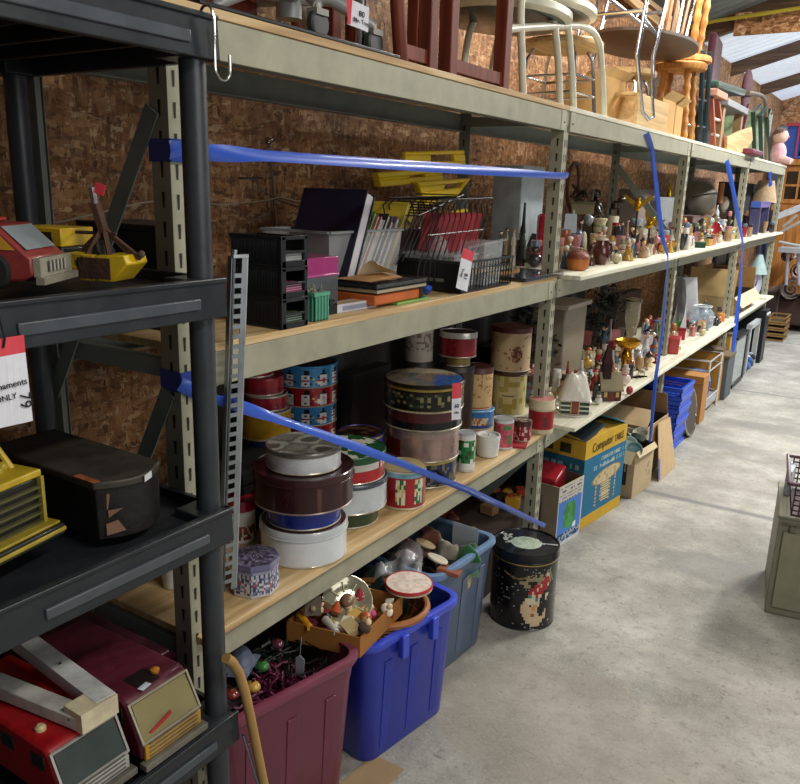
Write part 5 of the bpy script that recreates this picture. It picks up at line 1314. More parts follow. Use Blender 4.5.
for (x0_, x1_, y0b, y1b, h_, c_, lb) in ((-.34, .04, 6.02, 6.16, .40, '#b5802f', 'golden brown carton with torn flap beyond the white wire stand'), (-.2, .07, 6.18, 6.42, .33, '#55595e', 'dark grey bin beyond the golden brown carton'), (-.3, .02, 6.44, 6.5, .46, '#a8823a', 'flat yellow brown board standing behind the dark grey bin')):
    t = thing('storage_box', lb, 'box', (0, 0, 0)); b = MB(); b.box(x0_, x1_, y0b, y1b, .001, h_, c_, .98); b.build('body', CARD, t, bevel=.003); b = MB(); b.box(x0_-.006, x1_+.006, y0b-.006, y1b+.006, h_, h_+.015, '#6d5a44'); b.build('top_edge', CARD, t)
# small glass-front heater / aquarium units
t = thing('aquarium', 'glass tank standing on end on a black base under the third bay', 'aquarium', (0, 0, 0)); b = MB(); b.box(-.2, .04, 6.62, 7.02, .03, .40, '#9fb0ac'); b.build('glass', pm(.12, 0, .3, 6, alpha=.85, coat=.5), t); b = MB(); b.box(-.21, .05, 6.61, 7.03, .001, .03, '#17191c'); b.build('base', PLASTIC, t); b = MB(); b.box(-.21, .05, 6.61, 7.03, .40, .42, '#17191c'); b.build('top_frame', PLASTIC, t)
b = MB(); b.box(-.02, .045, 7.05, 7.12, .001, .42, '#15161a'); tag(b.build('black_board', PLASTIC), 'narrow black panel standing behind the glass tank', 'panel')
t = thing('chair_frame', 'pale grey painted frame standing under the far bay', 'frame', (0, 0, 0)); b = MB()
for yy in (7.25, 7.7): b.box(.0, .04, yy-.02, yy+.02, .001, .44, '#b4b8b8')
b.box(.0, .04, 7.25, 7.7, .40, .44, '#b4b8b8'); b.build('frame', PAINTM, t)
random.seed(9)
for k in range(5):
    b = MB(); b.ball((0, 0, .05), .045, ('#c9ccd4', '#2c5aa0', '#d8dade', '#24262c', '#9aa4b8')[k], 10, (1, 1.3, 1))
    b.ball((.02, .03, .10), .03, ('#c9ccd4', '#2c5aa0', '#d8dade', '#24262c', '#9aa4b8')[k], 8)
    tag(b.build('bundle', CLOTH, loc=(-.02+.03*(k % 2), 7.32+.08*k, .001)), ('white', 'blue', 'pale', 'black', 'grey blue')[k]+' bundle on the floor inside the grey painted frame', 'bundle')
# pile of flat crates past the rack end
for k in range(4):
    b = MB(); x0_, x1_, y0b, y1b = -.10, .05+.02, 9.25, 9.65; z0 = .001+k*.066
    for zz in (.0, .044): 
        for (p, q_) in (((x0_, y0b), (x1_, y0b)), ((x1_, y0b), (x1_, y1b)), ((x1_, y1b), (x0_, y1b)), ((x0_, y1b), (x0_, y0b))): b.bar((p[0], p[1], z0+zz+.010), (q_[0], q_[1], z0+zz+.010), .010, .016, '#8a6a3a')
    b.box(x0_, x1_, y0b, y1b, z0, z0+.006, '#4a3a26')
    tag(b.build('wooden_crate', WOOD), 'flat slatted wooden crate, '+('bottom', 'second', 'third', 'top')[k]+' of the pile past the rack end', 'crate')
# the olive cabinet and basket at the right edge
q0 = at(764, 612, z=0); zt_ = zat(q0, 515)
t = thing('filing_cabinet', 'olive beige low metal cabinet at the right edge on the floor', 'cabinet', (q0.x, q0.y, .001), .14)
b = MB(); b.box(0, .45, 0, .38, .0, zt_-.006, '#7d7a66'); b.box(-.004, .454, -.004, .384, zt_-.012, zt_-.001, '#807d68'); b.build('body', PAINTM, t, bevel=.003)
b = MB(); b.box(.02, .43, -.006, .0, .03, zt_-.06, '#8a8770'); b.build('door', PAINTM, t, bevel=.002)
b = MB(); b.box(.04, .06, -.012, -.005, zt_-.055, zt_-.035, '#6e6a58'); b.box(.01, .44, -.007, -.003, zt_-.032, zt_-.028, '#6a6652'); b.build('latch', PAINTM, t)
# brown slotted plastic basket standing on it
t = thing('plastic_basket', 'dark brown slotted plastic basket on the olive cabinet', 'basket', (q0.x+.035, q0.y+.02, zt_+.002), .14)
b = MB(); col = '#3a1a1c'; LX, LY, Hb = .30, .30, .125
def wl(p, q_, nrm):
    p, q_ = V(p), V(q_); n = 14
    up = V((0, 0, 1))
    for i in range(n+1): b.bar(p.lerp(q_, i/n), p.lerp(q_, i/n)+up*Hb+V(nrm)*.022, .005, .004, col)
    for k in range(7): b.bar(p+up*(Hb*k/6)+V(nrm)*(.022*k/6), q_+up*(Hb*k/6)+V(nrm)*(.022*k/6), .004, .006 if k < 6 else .012, col)
wl((0, 0, 0), (LX, 0, 0), (0, -1, 0)); wl((0, LY, 0), (LX, LY, 0), (0, 1, 0)); wl((0, 0, 0), (0, LY, 0), (-1, 0, 0)); wl((LX, 0, 0), (LX, LY, 0), (1, 0, 0))
b.box(0, LX, 0, LY, 0, .004, col); b.build('lattice', PLASTIC, t, bevel=.001)
b = MB(); b.tube([(-.024, -.024, Hb), (LX+.024, -.024, Hb), (LX+.024, LY+.024, Hb), (-.024, LY+.024, Hb), (-.024, -.024, Hb), (LX*.2, -.024, Hb)], .008, '#5a4048', 8, caps=False); b.build('rim', PLASTIC, t)
for k in range(9):
    b = MB(); b.ball((0, 0, 0), .03, ('#c9b47a', '#a5aab4', '#d9cfae')[k % 3], 10, (1, 1.2, .8)); tag(b.build('trinket', CERAM, loc=(q0.x+.09+.07*(k % 3), q0.y+.07+.07*(k//3), zt_+.032)), ('straw', 'silver', 'cream')[k % 3]+' coloured trinket inside the dark brown slotted basket', 'trinket', ('straw', 'silver', 'cream')[k % 3]+' coloured trinkets in the brown basket')
b = MB(); b.box(0, .022, .0, .14, 0, .10, '#c9ced8'); tag(b.build('white_carton', CARD, loc=(q0.x-.02, q0.y+.22, zt_), bevel=.002), 'white carton on the olive cabinet behind the brown basket', 'carton')
# brown cardboard lying flat on the floor before the blue tote
b = MB(); b.surf(lambda u, v: (.06+.10*u+.02*v, 1.20+.30*v, .002+.006*u*math.sin(v*5)), 8, 8, '#9c8360'); b.surf(lambda u, v: (.16-.10*u+.02*v, 1.20+.30*v, .0012), 2, 2, '#9c8360'); tag(b.build('cardboard_sheet', CARD), 'flat tan cardboard scrap on the floor between the maroon and blue totes', 'cardboard')
# ------------------------------------------------------------------ toys on the black plastic shelves
TOY = pm(.4, 0, .3, 30, bump=.05, coat=.1)
def sideprism(b, prof, y0, y1, col):
    """profile [(x,z)] extruded along y"""
    n = len(prof)
    b.add([(x, y0, z) for x, z in prof]+[(x, y1, z) for x, z in prof], [tuple(range(n)), tuple(range(2*n-1, n-1, -1))]+[(i, n+i, n+(i+1) % n, (i+1) % n) for i in range(n)], col)
def wheels(t, xs, y0, y1, r, col='#1a1a1a', hub='#8a8a86'):
    for x in xs:
        for y, s in ((y0, -1), (y1, 1)):
            b = MB(); M_ = Matrix.Rotation(PI/2, 3, 'X')
            b.lathe([(r*.9, -.012), (r, -.008), (r, .008), (r*.9, .012)], (x, y, r), col, 20, M=M_); b.lathe([(r*.45, -.013), (r*.45, .013)], (x, y, r), hub, 14, M=M_)
            b.build('wheel', MATTE, t)
# red four wheel drive toy on the middle shelf
t = thing('toy_truck', 'faded red toy off-road truck with yellow windows on the middle black shelf', 'toy truck', (-.058, .612, 1.348), math.radians(33))
b = MB(); sideprism(b, [(-.22, .012), (.11, .012), (.125, .02), (.125, .044), (.115, .052), (.078, .088), (-.20, .090), (-.22, .052)], -.055, .055, '#8e3430'); b.build('body', TOY, t, bevel=.004)
b = MB(); b.box(-.18, .045, -.05, .05, .089, .095, '#a83a30'); b.build('roof', TOY, t, bevel=.002)
for k, (x0_, x1_) in enumerate(((-.10, -.035), (-.025, .03))):
    for s in (-1, 1): b = MB(); b.cbox(((x0_+x1_)/2, s*.0555, .070), (x1_-x0_, .002, .028), '#e0ac3a'); b.build('side_window', GLOSS, t, bevel=.0008)
for s in (-1, 1): b = MB(); b.add([(.038, s*.0565, .055), (.104, s*.0565, .055), (.076, s*.0565, .084), (.038, s*.0565, .084)], [(0, 1, 2, 3) if s < 0 else (3, 2, 1, 0)], '#c9952c'); b.build('quarter_window', GLOSS, t)
b = MB(); b.add([(.1155, -.046, .055), (.1155, .046, .055), (.0825, .046, .086), (.0825, -.046, .086)], [(0, 1, 2, 3)], '#8f9aa0'); b.build('windshield', GLOSS, t)
b = MB(); b.box(.125, .135, -.052, .052, .018, .044, '#9a9484'); b.box(.136, .1365, -.03, .03, .024, .039, '#3a3834')
for k in range(5): b.box(.1365, .138, -.026+.012*k, -.022+.012*k, .024, .039, '#b5b0a0')
b.box(.130, .142, -.058, .058, .008, .018, '#8d8878'); b.build('grille', TOY, t, bevel=.001)
wheels(t, (-.14, .07), -.052, .052, .026)
# rusty clamshell bucket with lattice arms
t = thing('toy_crane_bucket', 'rusty yellow toy clamshell bucket with raised arms on the middle black shelf', 'toy', (.035, .785, 1.348), math.radians(20))
for s in (-1, 1):
    b = MB(); sideprism(b, [(s*.003, .0), (s*.028, .0), (s*.055, .028), (s*.05, .042), (s*.003, .040)], -.03, .03, '#d9b414' if s > 0 else '#c9a818')
    b.build('bucket_jaw', RUST if s < 0 else TOY, t, bevel=.002)
b = MB(); b.box(-.028, .026, -.0315, -.029, .004, .036, '#4a3024'); b.prism([(-.028, .01), (-.036, .03), (-.02, .038)], -.002, .0, '#5a3a2a', Matrix.Translation((0, -.03, 0)) @ Matrix.Rotation(PI/2, 4, 'X')); b.build('rust_plate', RUST, t)
b = MB()
for (p, q) in (((-.045, 0, .040), (-.005, 0, .075)), ((.045, 0, .040), (.005, 0, .075)), ((-.02, -.02, .038), (-.004, 0, .08)), ((.02, -.02, .038), (.0, 0, .08)), ((-.02, .02, .038), (0, 0, .08)), ((.06, .0, .035), (.008, 0, .072))): b.bar(p, q, .007, .006, '#5f4232')
b.bar((0, 0, .072), (-.012, 0, .115), .014, .010, '#5a3e30'); b.ball((.062, 0, .042), .006, '#6e5a4c', 8); b.build('arms', RUST, t)
b = MB(); b.bar((-.012, 0, .105), (-.016, .0, .14), .010, .006, '#9a9a9c'); b.build('link', CHROME, t)
b = MB(); b.cbox((.0, -.004, .138), (.016, .002, .016), '#d83a44', Euler((0, .3, .1)).to_matrix()); b.build('red_tag', CARD, t)
# yellow and black loader bodies behind
t = thing('toy_loader', 'yellow and black toy crane body behind the red off-road truck', 'toy', (-.06, .76, 1.348), math.radians(15))
b = MB(); b.box(-.06, .05, -.04, .05, .012, .050, '#1c1c1e'); b.build('chassis', TOY, t, bevel=.003)
b = MB(); b.box(-.05, .045, -.035, .04, .050, .078, '#c9a51c'); b.box(-.02, .03, -.037, -.034, .055, .072, '#2a2618'); b.build('cab', TOY, t, bevel=.003)
wheels(t, (-.04, .035), -.042, .052, .018)
b = MB(); b.tube([(.09, 0, .04), (.1, .0, .045)], .02, '#2a2622', 10)
b.tube([(-.05, 0, .07), (.12, 0, .072)], .003, '#4a4038', 6); b.build('boom', RUST, t)
# black trunk
t = thing('metal_trunk', 'old black rounded-end metal box with peeling paint on the lower black shelf', 'metal box', (0, 0, 0))
yA, yB, xA, xB, zb0, zt0 = .716, .842, -.235, .062, .9335, 1.034
def trunk(b, z0, z1, gr, colf, nu=36, nv=10):
    n = 12; pts = [(xA-gr, yA-gr), (xB, yA-gr)]+[(xB+(.028+gr)*math.sin(PI*(i+1)/n), yA-gr+(yB-yA+2*gr)*(i+1)/n) for i in range(n-1)]+[(xB, yB+gr), (xA-gr, yB+gr)]
    b.prism(pts, z0, z1, colf)
b = MB(); trunk(b, zb0, zt0-.012, 0, '#23211f'); b.build('body', pm(.5, .3, .45, 22, bump=.3), t, bevel=.002)
b = MB(); trunk(b, zt0-.014, zt0, .004, '#47413a'); b.build('lid', pm(.5, .3, .5, 14, bump=.3), t, bevel=.003)
b = MB()
b.add([(xB+.0085, yA+.012, .985), (xB+.016, yA+.028, .985), (xB+.018, yA+.03, 1.01), (xB+.0095, yA+.013, 1.012)], [(0, 1, 2, 3)], '#7d5c48')
b.add([(xB+.0105, yA+.008, .942), (xB+.023, yA+.036, .945), (xB+.018, yA+.025, .966), (xB+.0105, yA+.008, .962)], [(0, 1, 2, 3)], '#86644e')
b.add([(xB+.0125, yA+.012, .972), (xB+.022, yA+.034, .985), (xB+.012, yA+.012, .985)], [(0, 1, 2)], '#7d5c48'); b.build('peeled_patch', MATTE, t, smooth=False)
b = MB(); b.box(xB-.05, xB+.004, yA-.0045, yA+.008, zt0+.0002, zt0+.0008, '#a2582c'); b.build('rust_patch', RUST, t)
yl = yA+(yB-yA)*.62; b = MB(); b.cbox((xB+.0318, yl, zt0-.006), (.0012, .024, .011), '#c9cbd0', Matrix.Rotation(.42, 3, 'Z')); b.build('sticker', CARD, t)
# yellow loader on the lower shelf
t = thing('toy_loader', 'yellow and black toy dump truck front with slatted grille on the lower black shelf', 'toy truck', (-.03, .53, .934), math.radians(12))
b = MB(); b.box(-.12, .075, -.03, .105, .035, .122, '#17170f'); b.box(-.12, .078, -.033, .108, .122, .134, '#c2a62a')
b.build('hood', TOY, t, bevel=.003)
b = MB()
for k in range(5): b.box(.075, .082, -.025, .10, .050+k*.014, .054+k*.014, '#55532f')
for yy in (-.03, .100): b.box(.074, .083, yy, yy+.006, .045, .124, '#a8963a')
b.build('grille', TOY, t)
b = MB(); b.box(.06, .105, -.045, .118, .028, .045, '#2c2c26'); b.box(.105, .109, -.045, .118, .034, .041, '#a89430'); b.box(.06, .100, -.045, .115, .045, .050, '#a8932c'); b.build('bumper', TOY, t, bevel=.002)
b = MB(); b.tube([(-.06, .085, .134), (-.055, .085, .185), (-.01, .085, .195), (.04, .088, .134)], .005, '#d4b42c', 8); b.tube([(-.06, -.01, .134), (-.055, -.01, .185), (-.01, -.01, .195), (.04, -.01, .134)], .005, '#d4b42c', 8); b.bar((-.01, -.01, .195), (-.01, .085, .195), .03, .006, '#d4b42c')
b.build('roll_cage', TOY, t)
b = MB()
for k in range(7): b.ball((-.03+.012*k, .06+.01*(k % 3), .138), .009, '#b9a02a', 8)
b.build('engine', TOY, t); wheels(t, (.045, -.08), -.02, .095, .032, '#23231f', '#4a4636')
# red fire engine
def cabtruck(label, x1, y0, y1, z0, H, bodyc, glassc, bumperc, slope, name='toy_truck', length=.34, bandc=None):
    t = thing(name, label, 'toy truck', (0, 0, 0))
    b = MB(); sideprism(b, [(x1-length, z0+.02), (x1, z0+.02), (x1, z0+H*.42), (x1-slope, z0+H*.94), (x1-slope-.01, z0+H), (x1-length*.45, z0+H), (x1-length, z0+H*.93)], y0, y1, bodyc); b.build('body', TOY, t, bevel=.006)
    g = .006
    P = lambda s, y: (x1-slope*s+.0035, y, z0+H*.42+(H*.52)*s+.001)
    b = MB(); b.add([P(.06, y0+g), P(.06, y1-g), P(.93, y1-g*1.3), P(.93, y0+g*1.3)], [(0, 1, 2, 3)], glassc); b.build('windshield', GLOSS, t)
    b = MB()
    for (p, q) in ((P(.02, y0+.003), P(.02, y1-.003)), (P(.98, y0+.004), P(.98, y1-.004)), (P(0, y0+.003), P(1, y0+.003)), (P(0, y1-.003), P(1, y1-.003))): b.bar(p, q, .004, .003, bumperc)
    b.build('windshield_frame', TOY, t)
    b = MB(); b.box(x1, x1+.006, y0+.004, y1-.004, z0+.022, z0+H*.40, bandc or bumperc)
    for k in range(4): b.box(x1+.005, x1+.0075, y0+.012, y1-.012, z0+.026+k*.008, z0+.029+k*.008, '#55524a')
    b.box(x1-.002, x1+.016, y0-.004, y1+.004, z0+.008, z0+.020, '#6a665c'); b.build('grille', TOY, t, bevel=.001)
    for yy, s in ((y0, -1), (y1, 1)):
        for (xa, xb2) in ((x1-slope-.045, x1-slope-.01), (x1-slope-.13, x1-slope-.095)):
            b = MB(); b.cbox(((xa+xb2)/2, yy+s*.0008, z0+H*.74), (xb2-xa, .002, H*.22), '#1c2422'); b.build('side_window', GLOSS, t, bevel=.0008)
    wheels(t, (x1-.045, x1-length+.06), y0+.008, y1-.008, .022)
    return t
fe = cabtruck('bright red toy fire engine cab under the white boom on the bottom black shelf', .105, .585, .712, .507, .118, '#a3141c', '#39423e', '#a9aaa4', .03, 'toy_fire_engine')
b = MB(); b.lathe([(.009, 0), (.009, .005), (.005, .009)], (.02, .61, .625), '#c9b98a', 14); b.build('beacon', TOY, fe)
vn = cabtruck('maroon toy van with yellow dashboard and scratched windshield on the bottom black shelf', .118, .728, .862, .507, .125, '#5a1e30', '#8a8058', '#a9a08a', .035, 'toy_van', bandc='#b98a2c')
b = MB(); b.box(.03, .075, .765, .81, .632, .6335, '#1f1a1c'); b.build('black_patch', TOY, vn)
b = MB(); b.lathe([(.008, 0), (.009, .006), (.004, .009)], (.055, .815, .632), '#c07a2c', 12); b.build('beacon', TOY, vn)
b = MB(); b.cbox((.075, .775, .633), (.012, .022, .001), '#c9d6e0', Matrix.Rotation(.2, 3, 'Z')); b.build('sticker', CARD, vn)
b = MB(); b.bar((.116, .75, .570), (.112, .80, .582), .008, .002, '#a8302c', up=(1, 0, 0)); b.build('red_lettering', CARD, vn)
t = thing('toy_boom', 'white hinged toy crane boom with red lettering lying across the red fire engine', 'toy boom', (0, 0, 0))
b = MB(); b.bar((-.22, .72, .652), (.085, .69, .652), .036, .026, '#c7c8c6'); b.ball((-.06, .704, .6655), .003, '#2a2a2a', 8); b.build('upper_beam', TOY, t, bevel=.002)
b = MB(); b.bar((-.20, .615, .640), (.075, .655, .640), .034, .024, '#bcbcb4'); b.build('lower_beam', TOY, t, bevel=.002)
b = MB(); b.box(.045, .092, .638, .708, .628, .664, '#cfc3a4'); b.ball((.06, .6375, .645), .003, '#2a2a2a', 8); b.build('hinge_block', TOY, t, bevel=.003)
b = MB()
for k in range(9): b.bar((-.115+.011*k, .6195+.0016*k, .636), (-.113+.011*k, .6198+.0016*k, .644), .005, .0012, '#b5382c', up=(0, 1, 0))
b.build('red_lettering', CARD, t)
b = MB(); b.box(-.32, -.02, .735, .90, .507, .60, '#3c1626', .94); b.box(-.33, -.01, .73, .905, .60, .606, '#4a1e30'); tag(b.build('maroon_bin', TOY, bevel=.003), 'dark maroon plastic box behind the toy van at the back of the bottom shelf', 'box')
b = MB(); b.tube([(-.09, .93, .62), (-.085, .93, .66)], .004, '#8a8a8c', 6)

# ------------------------------------------------------------------ things standing on the rack top
ZT = ZB1+.0004
TW = pm(.35, .1, .15, 20, coat=.2)
DW = grainwood('dark_red_wood', ('#4a1c10', '#6e2c18', '#853a20'), 'Z')
HW = grainwood('honey_wood', ('#8a5a24', '#b57c38', '#cc9850'), 'Z')
LW = grainwood('pale_ply', ('#b58f5c', '#cfab74', '#dfc08c'), 'Y')
b = MB(); b.box(-.06, .004, 1.03, 1.66, ZT, ZT+.008, '#17191b'); tag(b.build('black_mat', PLASTIC, bevel=.002), 'long flat black tray along the rack top edge beneath the caster', 'tray')
# stool base with caster
t = thing('rolling_stool', 'grey rolling stool base with one caster over the nearest rack top edge', 'stool', (0, 0, 0))
pc = at(329, 38, x=-.03); 
b = MB()
hubp = V((-.22, 1.52, ZT+.13))
for a in range(5):
    an = -.55+a*2*PI/5; e = V((hubp.x+.2*math.cos(an), hubp.y+.2*math.sin(an), ZT+.075)); m_ = hubp.lerp(e, .5); m_.z = hubp.z+.0
    b.tube([hubp, m_, e], [.02, .018, .011], '#a5a8a8', 10)
b.lathe([(.03, .08), (.03, .30)], (hubp.x, hubp.y, ZT), '#a5a8a8', 16); b.build('base', TW, t)
for a in range(5):
    an = -.55+a*2*PI/5; e = V((hubp.x+.2*math.cos(an), hubp.y+.2*math.sin(an), 0)); b = MB()
    b.lathe([(.026, -.010), (.03, -.006), (.03, .006), (.026, .010)], (e.x, e.y, ZT+.0385), '#3a3c3e', 18, M=Matrix.Rotation(PI/2, 3, 'Y')); b.tube([(e.x, e.y, ZT+.04), (e.x, e.y, ZT+.08)], .006, '#c9c6b8', 8); b.box(e.x-.014, e.x+.014, e.y-.02, e.y+.02, ZT+.055, ZT+.068, '#8d8c84'); b.build('caster', PLASTIC, t)
b = MB(); b.lathe([(.17, .30), (.18, .32), (.18, .37), (.16, .385)], (hubp.x, hubp.y, ZT), '#4a4d50', 32); b.build('seat', PLASTIC, t)
o = at(357, 4, x=.012); m_ = mpp(o)
t, M = price_tag('price_tag', 'white price tag numbered 80 with pink edge above the rack top edge', at(359, 3, x=.01), (.2, .97, -.12), (-.05, .20, 1), .062, .052, [('80', .12, -.42, .017, 0), ('No. Trep', .12, -.72, .012, 0)], redh=.0)
b = MB(); b.add([M @ V((-.031, -.052, .003)), M @ V((-.024, -.052, .003)), M @ V((-.022, .0, .003)), M @ V((-.04, .0, .003))], [(0, 1, 2, 3)], '#d94a55'); b.build('pink_edge', CARD, t, smooth=False)
b = MB()
for k in range(6): b.add([M @ V((-.018+.0022*k, -.044, .003)), M @ V((-.0172+.0022*k, -.044, .003)), M @ V((-.0172+.0022*k, -.034, .003)), M @ V((-.018+.0022*k, -.034, .003))], [(0, 1, 2, 3)], '#44505a')
b.build('barcode', MATTE, t, smooth=False)
# brown chairs with square legs and low side rails
def woodchair(label, ya, yb, x0=-.36, x1=-.045, curved=False, sheen=False):
    t = thing('wooden_chair', label, 'chair', (0, 0, 0)); z0 = ZT; zs = z0+.43
    for x in (x0, x1):
        for k, y in enumerate((ya, yb)):
            b = MB()
            if curved and k == 0: b.tube([(x, y+.02, z0), (x, y-.005, z0+.14), (x, y, z0+.3), (x, y+.03, zs)], .019, '#4a2012', 10)
            else: b.box(x-.020, x+.020, y-.020, y+.020, z0, zs, '#7a3018')
            b.build('leg', DW, t, bevel=.003)
        b = MB(); b.box(x-.012, x+.012, ya, yb, z0+.015, z0+.05, '#5a2414'); b.build('side_rail', DW, t, bevel=.002)
    b = MB(); b.box(x0-.03, x1+.03, ya-.03, yb+.03, zs, zs+.035, '#6e2c18'); b.build('seat', DW, t, bevel=.008)
    b = MB(); b.box(x0-.02, x1+.02, ya-.02, ya+.005, zs+.035, zs+.42, '#6e2c18'); b.build('backrest', DW, t, bevel=.004)
    return t
woodchair('dark reddish wood chair with curved rear legs, first from the left on the rack top', at(397, 60, x=-.045).y, at(427, 72, x=-.045).y, curved=True)
woodchair('dark reddish wood chair with straight square legs beside the white tubular chairs', at(447, 78, x=-.045).y, at(500, 95, x=-.045).y)
t = thing('chrome_pole', 'thin upright chrome pole behind the price tag numbered 80', 'pole', (0, 0, 0)); p = at(361, 50, x=-.10); b = MB(); b.lathe([(.011, 0), (.011, .7)], (-.10, p.y, ZT), '#c9c9c9', 16); b.build('pole', CHROME, t); b = MB(); b.lathe([(.05, 0), (.05, .006), (.015, .012)], (-.10, p.y, ZT), '#8a8a8a', 20); b.build('foot', CHROME, t)
# curved brown board standing at the far left
b = MB(); b.box(-.33, -.30, 1.15, 1.5, ZT, ZT+.5, '#7a3018'); tag(b.build('wooden_board', DW, bevel=.004), 'reddish wood board behind the rolling stool base on the rack top', 'panel')
# white tubular chairs stacked
def tubechair(label, legs, seatz, y0, y1, r=.0125, sc='#dedbc6', under='#24261f'):
    t = thing('tubular_chair', label, 'chair', (0, 0, 0))
    for pts in legs:
        b = MB(); q = list(pts)
        b.tube(q, r, sc, 10); b.build('leg_loop', TW, t)
    b = MB(); cx, cy = -.22, (y0+y1)/2
    b.lathe([(.001, seatz), (.9, seatz), (1, seatz+.012), (1, seatz+.032), (.93, seatz+.04), (.001, seatz+.042)], (cx, cy, 0), sc, 36, sx=.22, sy=(y1-y0)/2, cols=[under, sc, sc, sc, '#e0dfd2', '#e0dfd2']); b.build('seat', TW, t)
    return t
def zpt(px, py, x): return at(px, py, x=x)
def loop(xp, pix, ground=None):
    pts = [at(p, q, x=xp) for p, q in pix]
    g = pts[0]; pts[0] = V((g.x, g.y, ZT)); 
    # smooth corners
    out = []
    for i in range(len(pts)-1):
        for k in range(5):
            s = k/5; p0_ = pts[max(i-1, 0)]; p1_ = pts[i]; p2_ = pts[i+1]; p3_ = pts[min(i+2, len(pts)-1)]
            out.append(.5*((2*p1_)+(p2_-p0_)*s+(2*p0_-5*p1_+4*p2_-p3_)*s*s+(3*p1_-p0_-3*p2_+p3_)*s**3))
    out.append(pts[-1]); return out
L_a = loop(-.06, [(523, 98), (522, 60), (521, 5), (530, -40), (545, -58)])
L_b = loop(-.06, [(560, 108), (558, 60), (552, 12), (541, -2), (515, -4), (480, -14)])
L_c = loop(-.32, [(463, 78), (466, 50), (474, 22), (490, 12), (530, 14), (560, 18)])
L_d = loop(-.32, [(489, 90), (494, 58), (503, 30), (520, 24), (540, 28)])
sz = at(570, 12, x=-.06).z
tubechair('white tubular stacking chair with round seat, lower one of the stacked pair', [L_a, L_d], sz-.055, 2.35, 2.95)
L_e = loop(-.06, [(574, 110), (571, 60), (566, 20), (552, 6), (527, 3)])
L_f = loop(-.06, [(604, 118), (602, 70), (598, 40), (584, 27), (555, 26), (520, 28), (500, 30)])
tubechair('white tubular stacking chair with dark seat underside, upper one of the stacked pair', [L_b, L_c, L_e, L_f], sz, 2.55, 3.2)
# chrome stools with tan seats
def chromestool(label, cx, cy, H, R, seatc='#c09a66', name='stool', rungs=(.35, .6), mat=None, group=None):
    t = thing(name, label, 'stool', (cx, cy, ZT))
    for k in range(4):
        a = PI/4+k*PI/2; b = MB(); b.tube([(R*1.02*math.cos(a), R*1.02*math.sin(a), 0), (R*.86*math.cos(a), R*.86*math.sin(a), H*.85), (R*.7*math.cos(a), R*.7*math.sin(a), H)], .008, '#c9cbce', 8); b.build('leg', CHROME, t)
    b = MB()
    for f in rungs:
        rr = R*(1.02-.18*f); b.tube([(rr*math.cos(PI/4+k*PI/2), rr*math.sin(PI/4+k*PI/2), H*f) for k in range(5)], .006, '#c9cbce', 6)
    b.build('rungs', CHROME, t)
    b = MB(); b.lathe([(.001, H), (R*.95, H), (R, H+.008), (R, H+.024), (R*.93, H+.032), (.001, H+.034)], (0, 0, 0), seatc, 32); b.build('seat', LW, t)
    return t
p = at(588, 105, x=-.30); chromestool('chrome legged stool with tan seat behind the white tubular chairs', -.25, 3.25, at(590, 55, x=-.25).z-ZT-.03, .17)
chromestool('chrome legged stool with tan plywood seat beside the inverted school chair', -.22, 3.95, at(612, 70, x=-.22).z-ZT-.02, .165, '#d0ac78')
# school chair upside down
t = thing('school_chair', 'chrome framed school chair with tan plywood back standing upside down', 'chair', (0, 0, 0))
for xp, sh in ((-.02, 0), (-.30, 0)):
    if xp == -.02: pts = [at(p_, q, x=xp) for p_, q in ((672, -20), (664, 12), (653, 57), (652, 100), (653, 117), (648, 119), (642, 112), (637, 54), (645, 10), (650, -20))]
    else: pts = [pp_+V((-.28, .0, 0)) for pp_ in pts0]
    if xp == -.02: pts0 = [V(q) for q in pts]
    b = MB(); b.tube(pts, .0095, '#c3c8ce', 10); b.build('leg_loop', CHROME, t)
b = MB()
for i in (1, 8): b.tube([pts0[i], pts0[i]+V((-.28, 0, 0))], .008, '#c3c8ce', 8)
b.tube([at(645, 20, x=-.02), at(656, 34, x=-.02)], .007, '#c3c8ce', 8)
b.build('cross_bar', CHROME, t)
pA, pB = at(635, 122, x=-.035), at(655, 128, x=-.035)
pts = []
b = MB(); y0_, y1_ = pA.y+.0, pB.y+.06; zt1 = at(640, 94, x=-.035).z
b.surf(lambda u, v: (-.31+.29*u, y0_+.05*math.sin(v*2)+.02, ZT+.006+(zt1-ZT)*v), 10, 6, '#c99a58'); b.surf(lambda u, v: (-.31+.29*(1-u), y0_+.05*math.sin(v*2)+.035, ZT+.006+(zt1-ZT)*v), 10, 6, '#c99a58')
b.box(-.035, -.02, y0_-.03, y1_+.09, ZT+.005, zt1, '#c99048'); b.build('backrest', LW, t, bevel=.003)
b = MB(); b.box(-.30, -.04, pA.y-.02, pA.y+.02, ZT+.13, ZT+.145, '#c99a58'); b.build('seat', LW, t, bevel=.003)
# cardboard boxes behind it
for k, (y0_, y1_, z1, lb) in enumerate(((4.10, 4.35, .17, 'tan open carton behind the inverted school chair'), (4.36, 4.50, .16, 'narrow tan carton between school chair and turned bar stool'), (3.45, 3.75, .20, 'tan carton behind the chrome legged stools'))):
    t = thing('carton', lb, 'carton', (0, 0, 0)); b = MB(); b.box(-.30, -.05-.08*(k == 2), y0_, y1_, ZT, ZT+z1, '#cda468'); b.build('box', CARD, t); b = MB(); M_ = Matrix.Translation((-.05-.08*(k == 2), y0_, ZT+z1)) @ Matrix.Rotation(.9, 4, 'Y'); b.M = M_; b.box(-.001, .001, 0, y1_-y0_, 0, .05, '#d9b880'); b.build('flap', CARD, t)
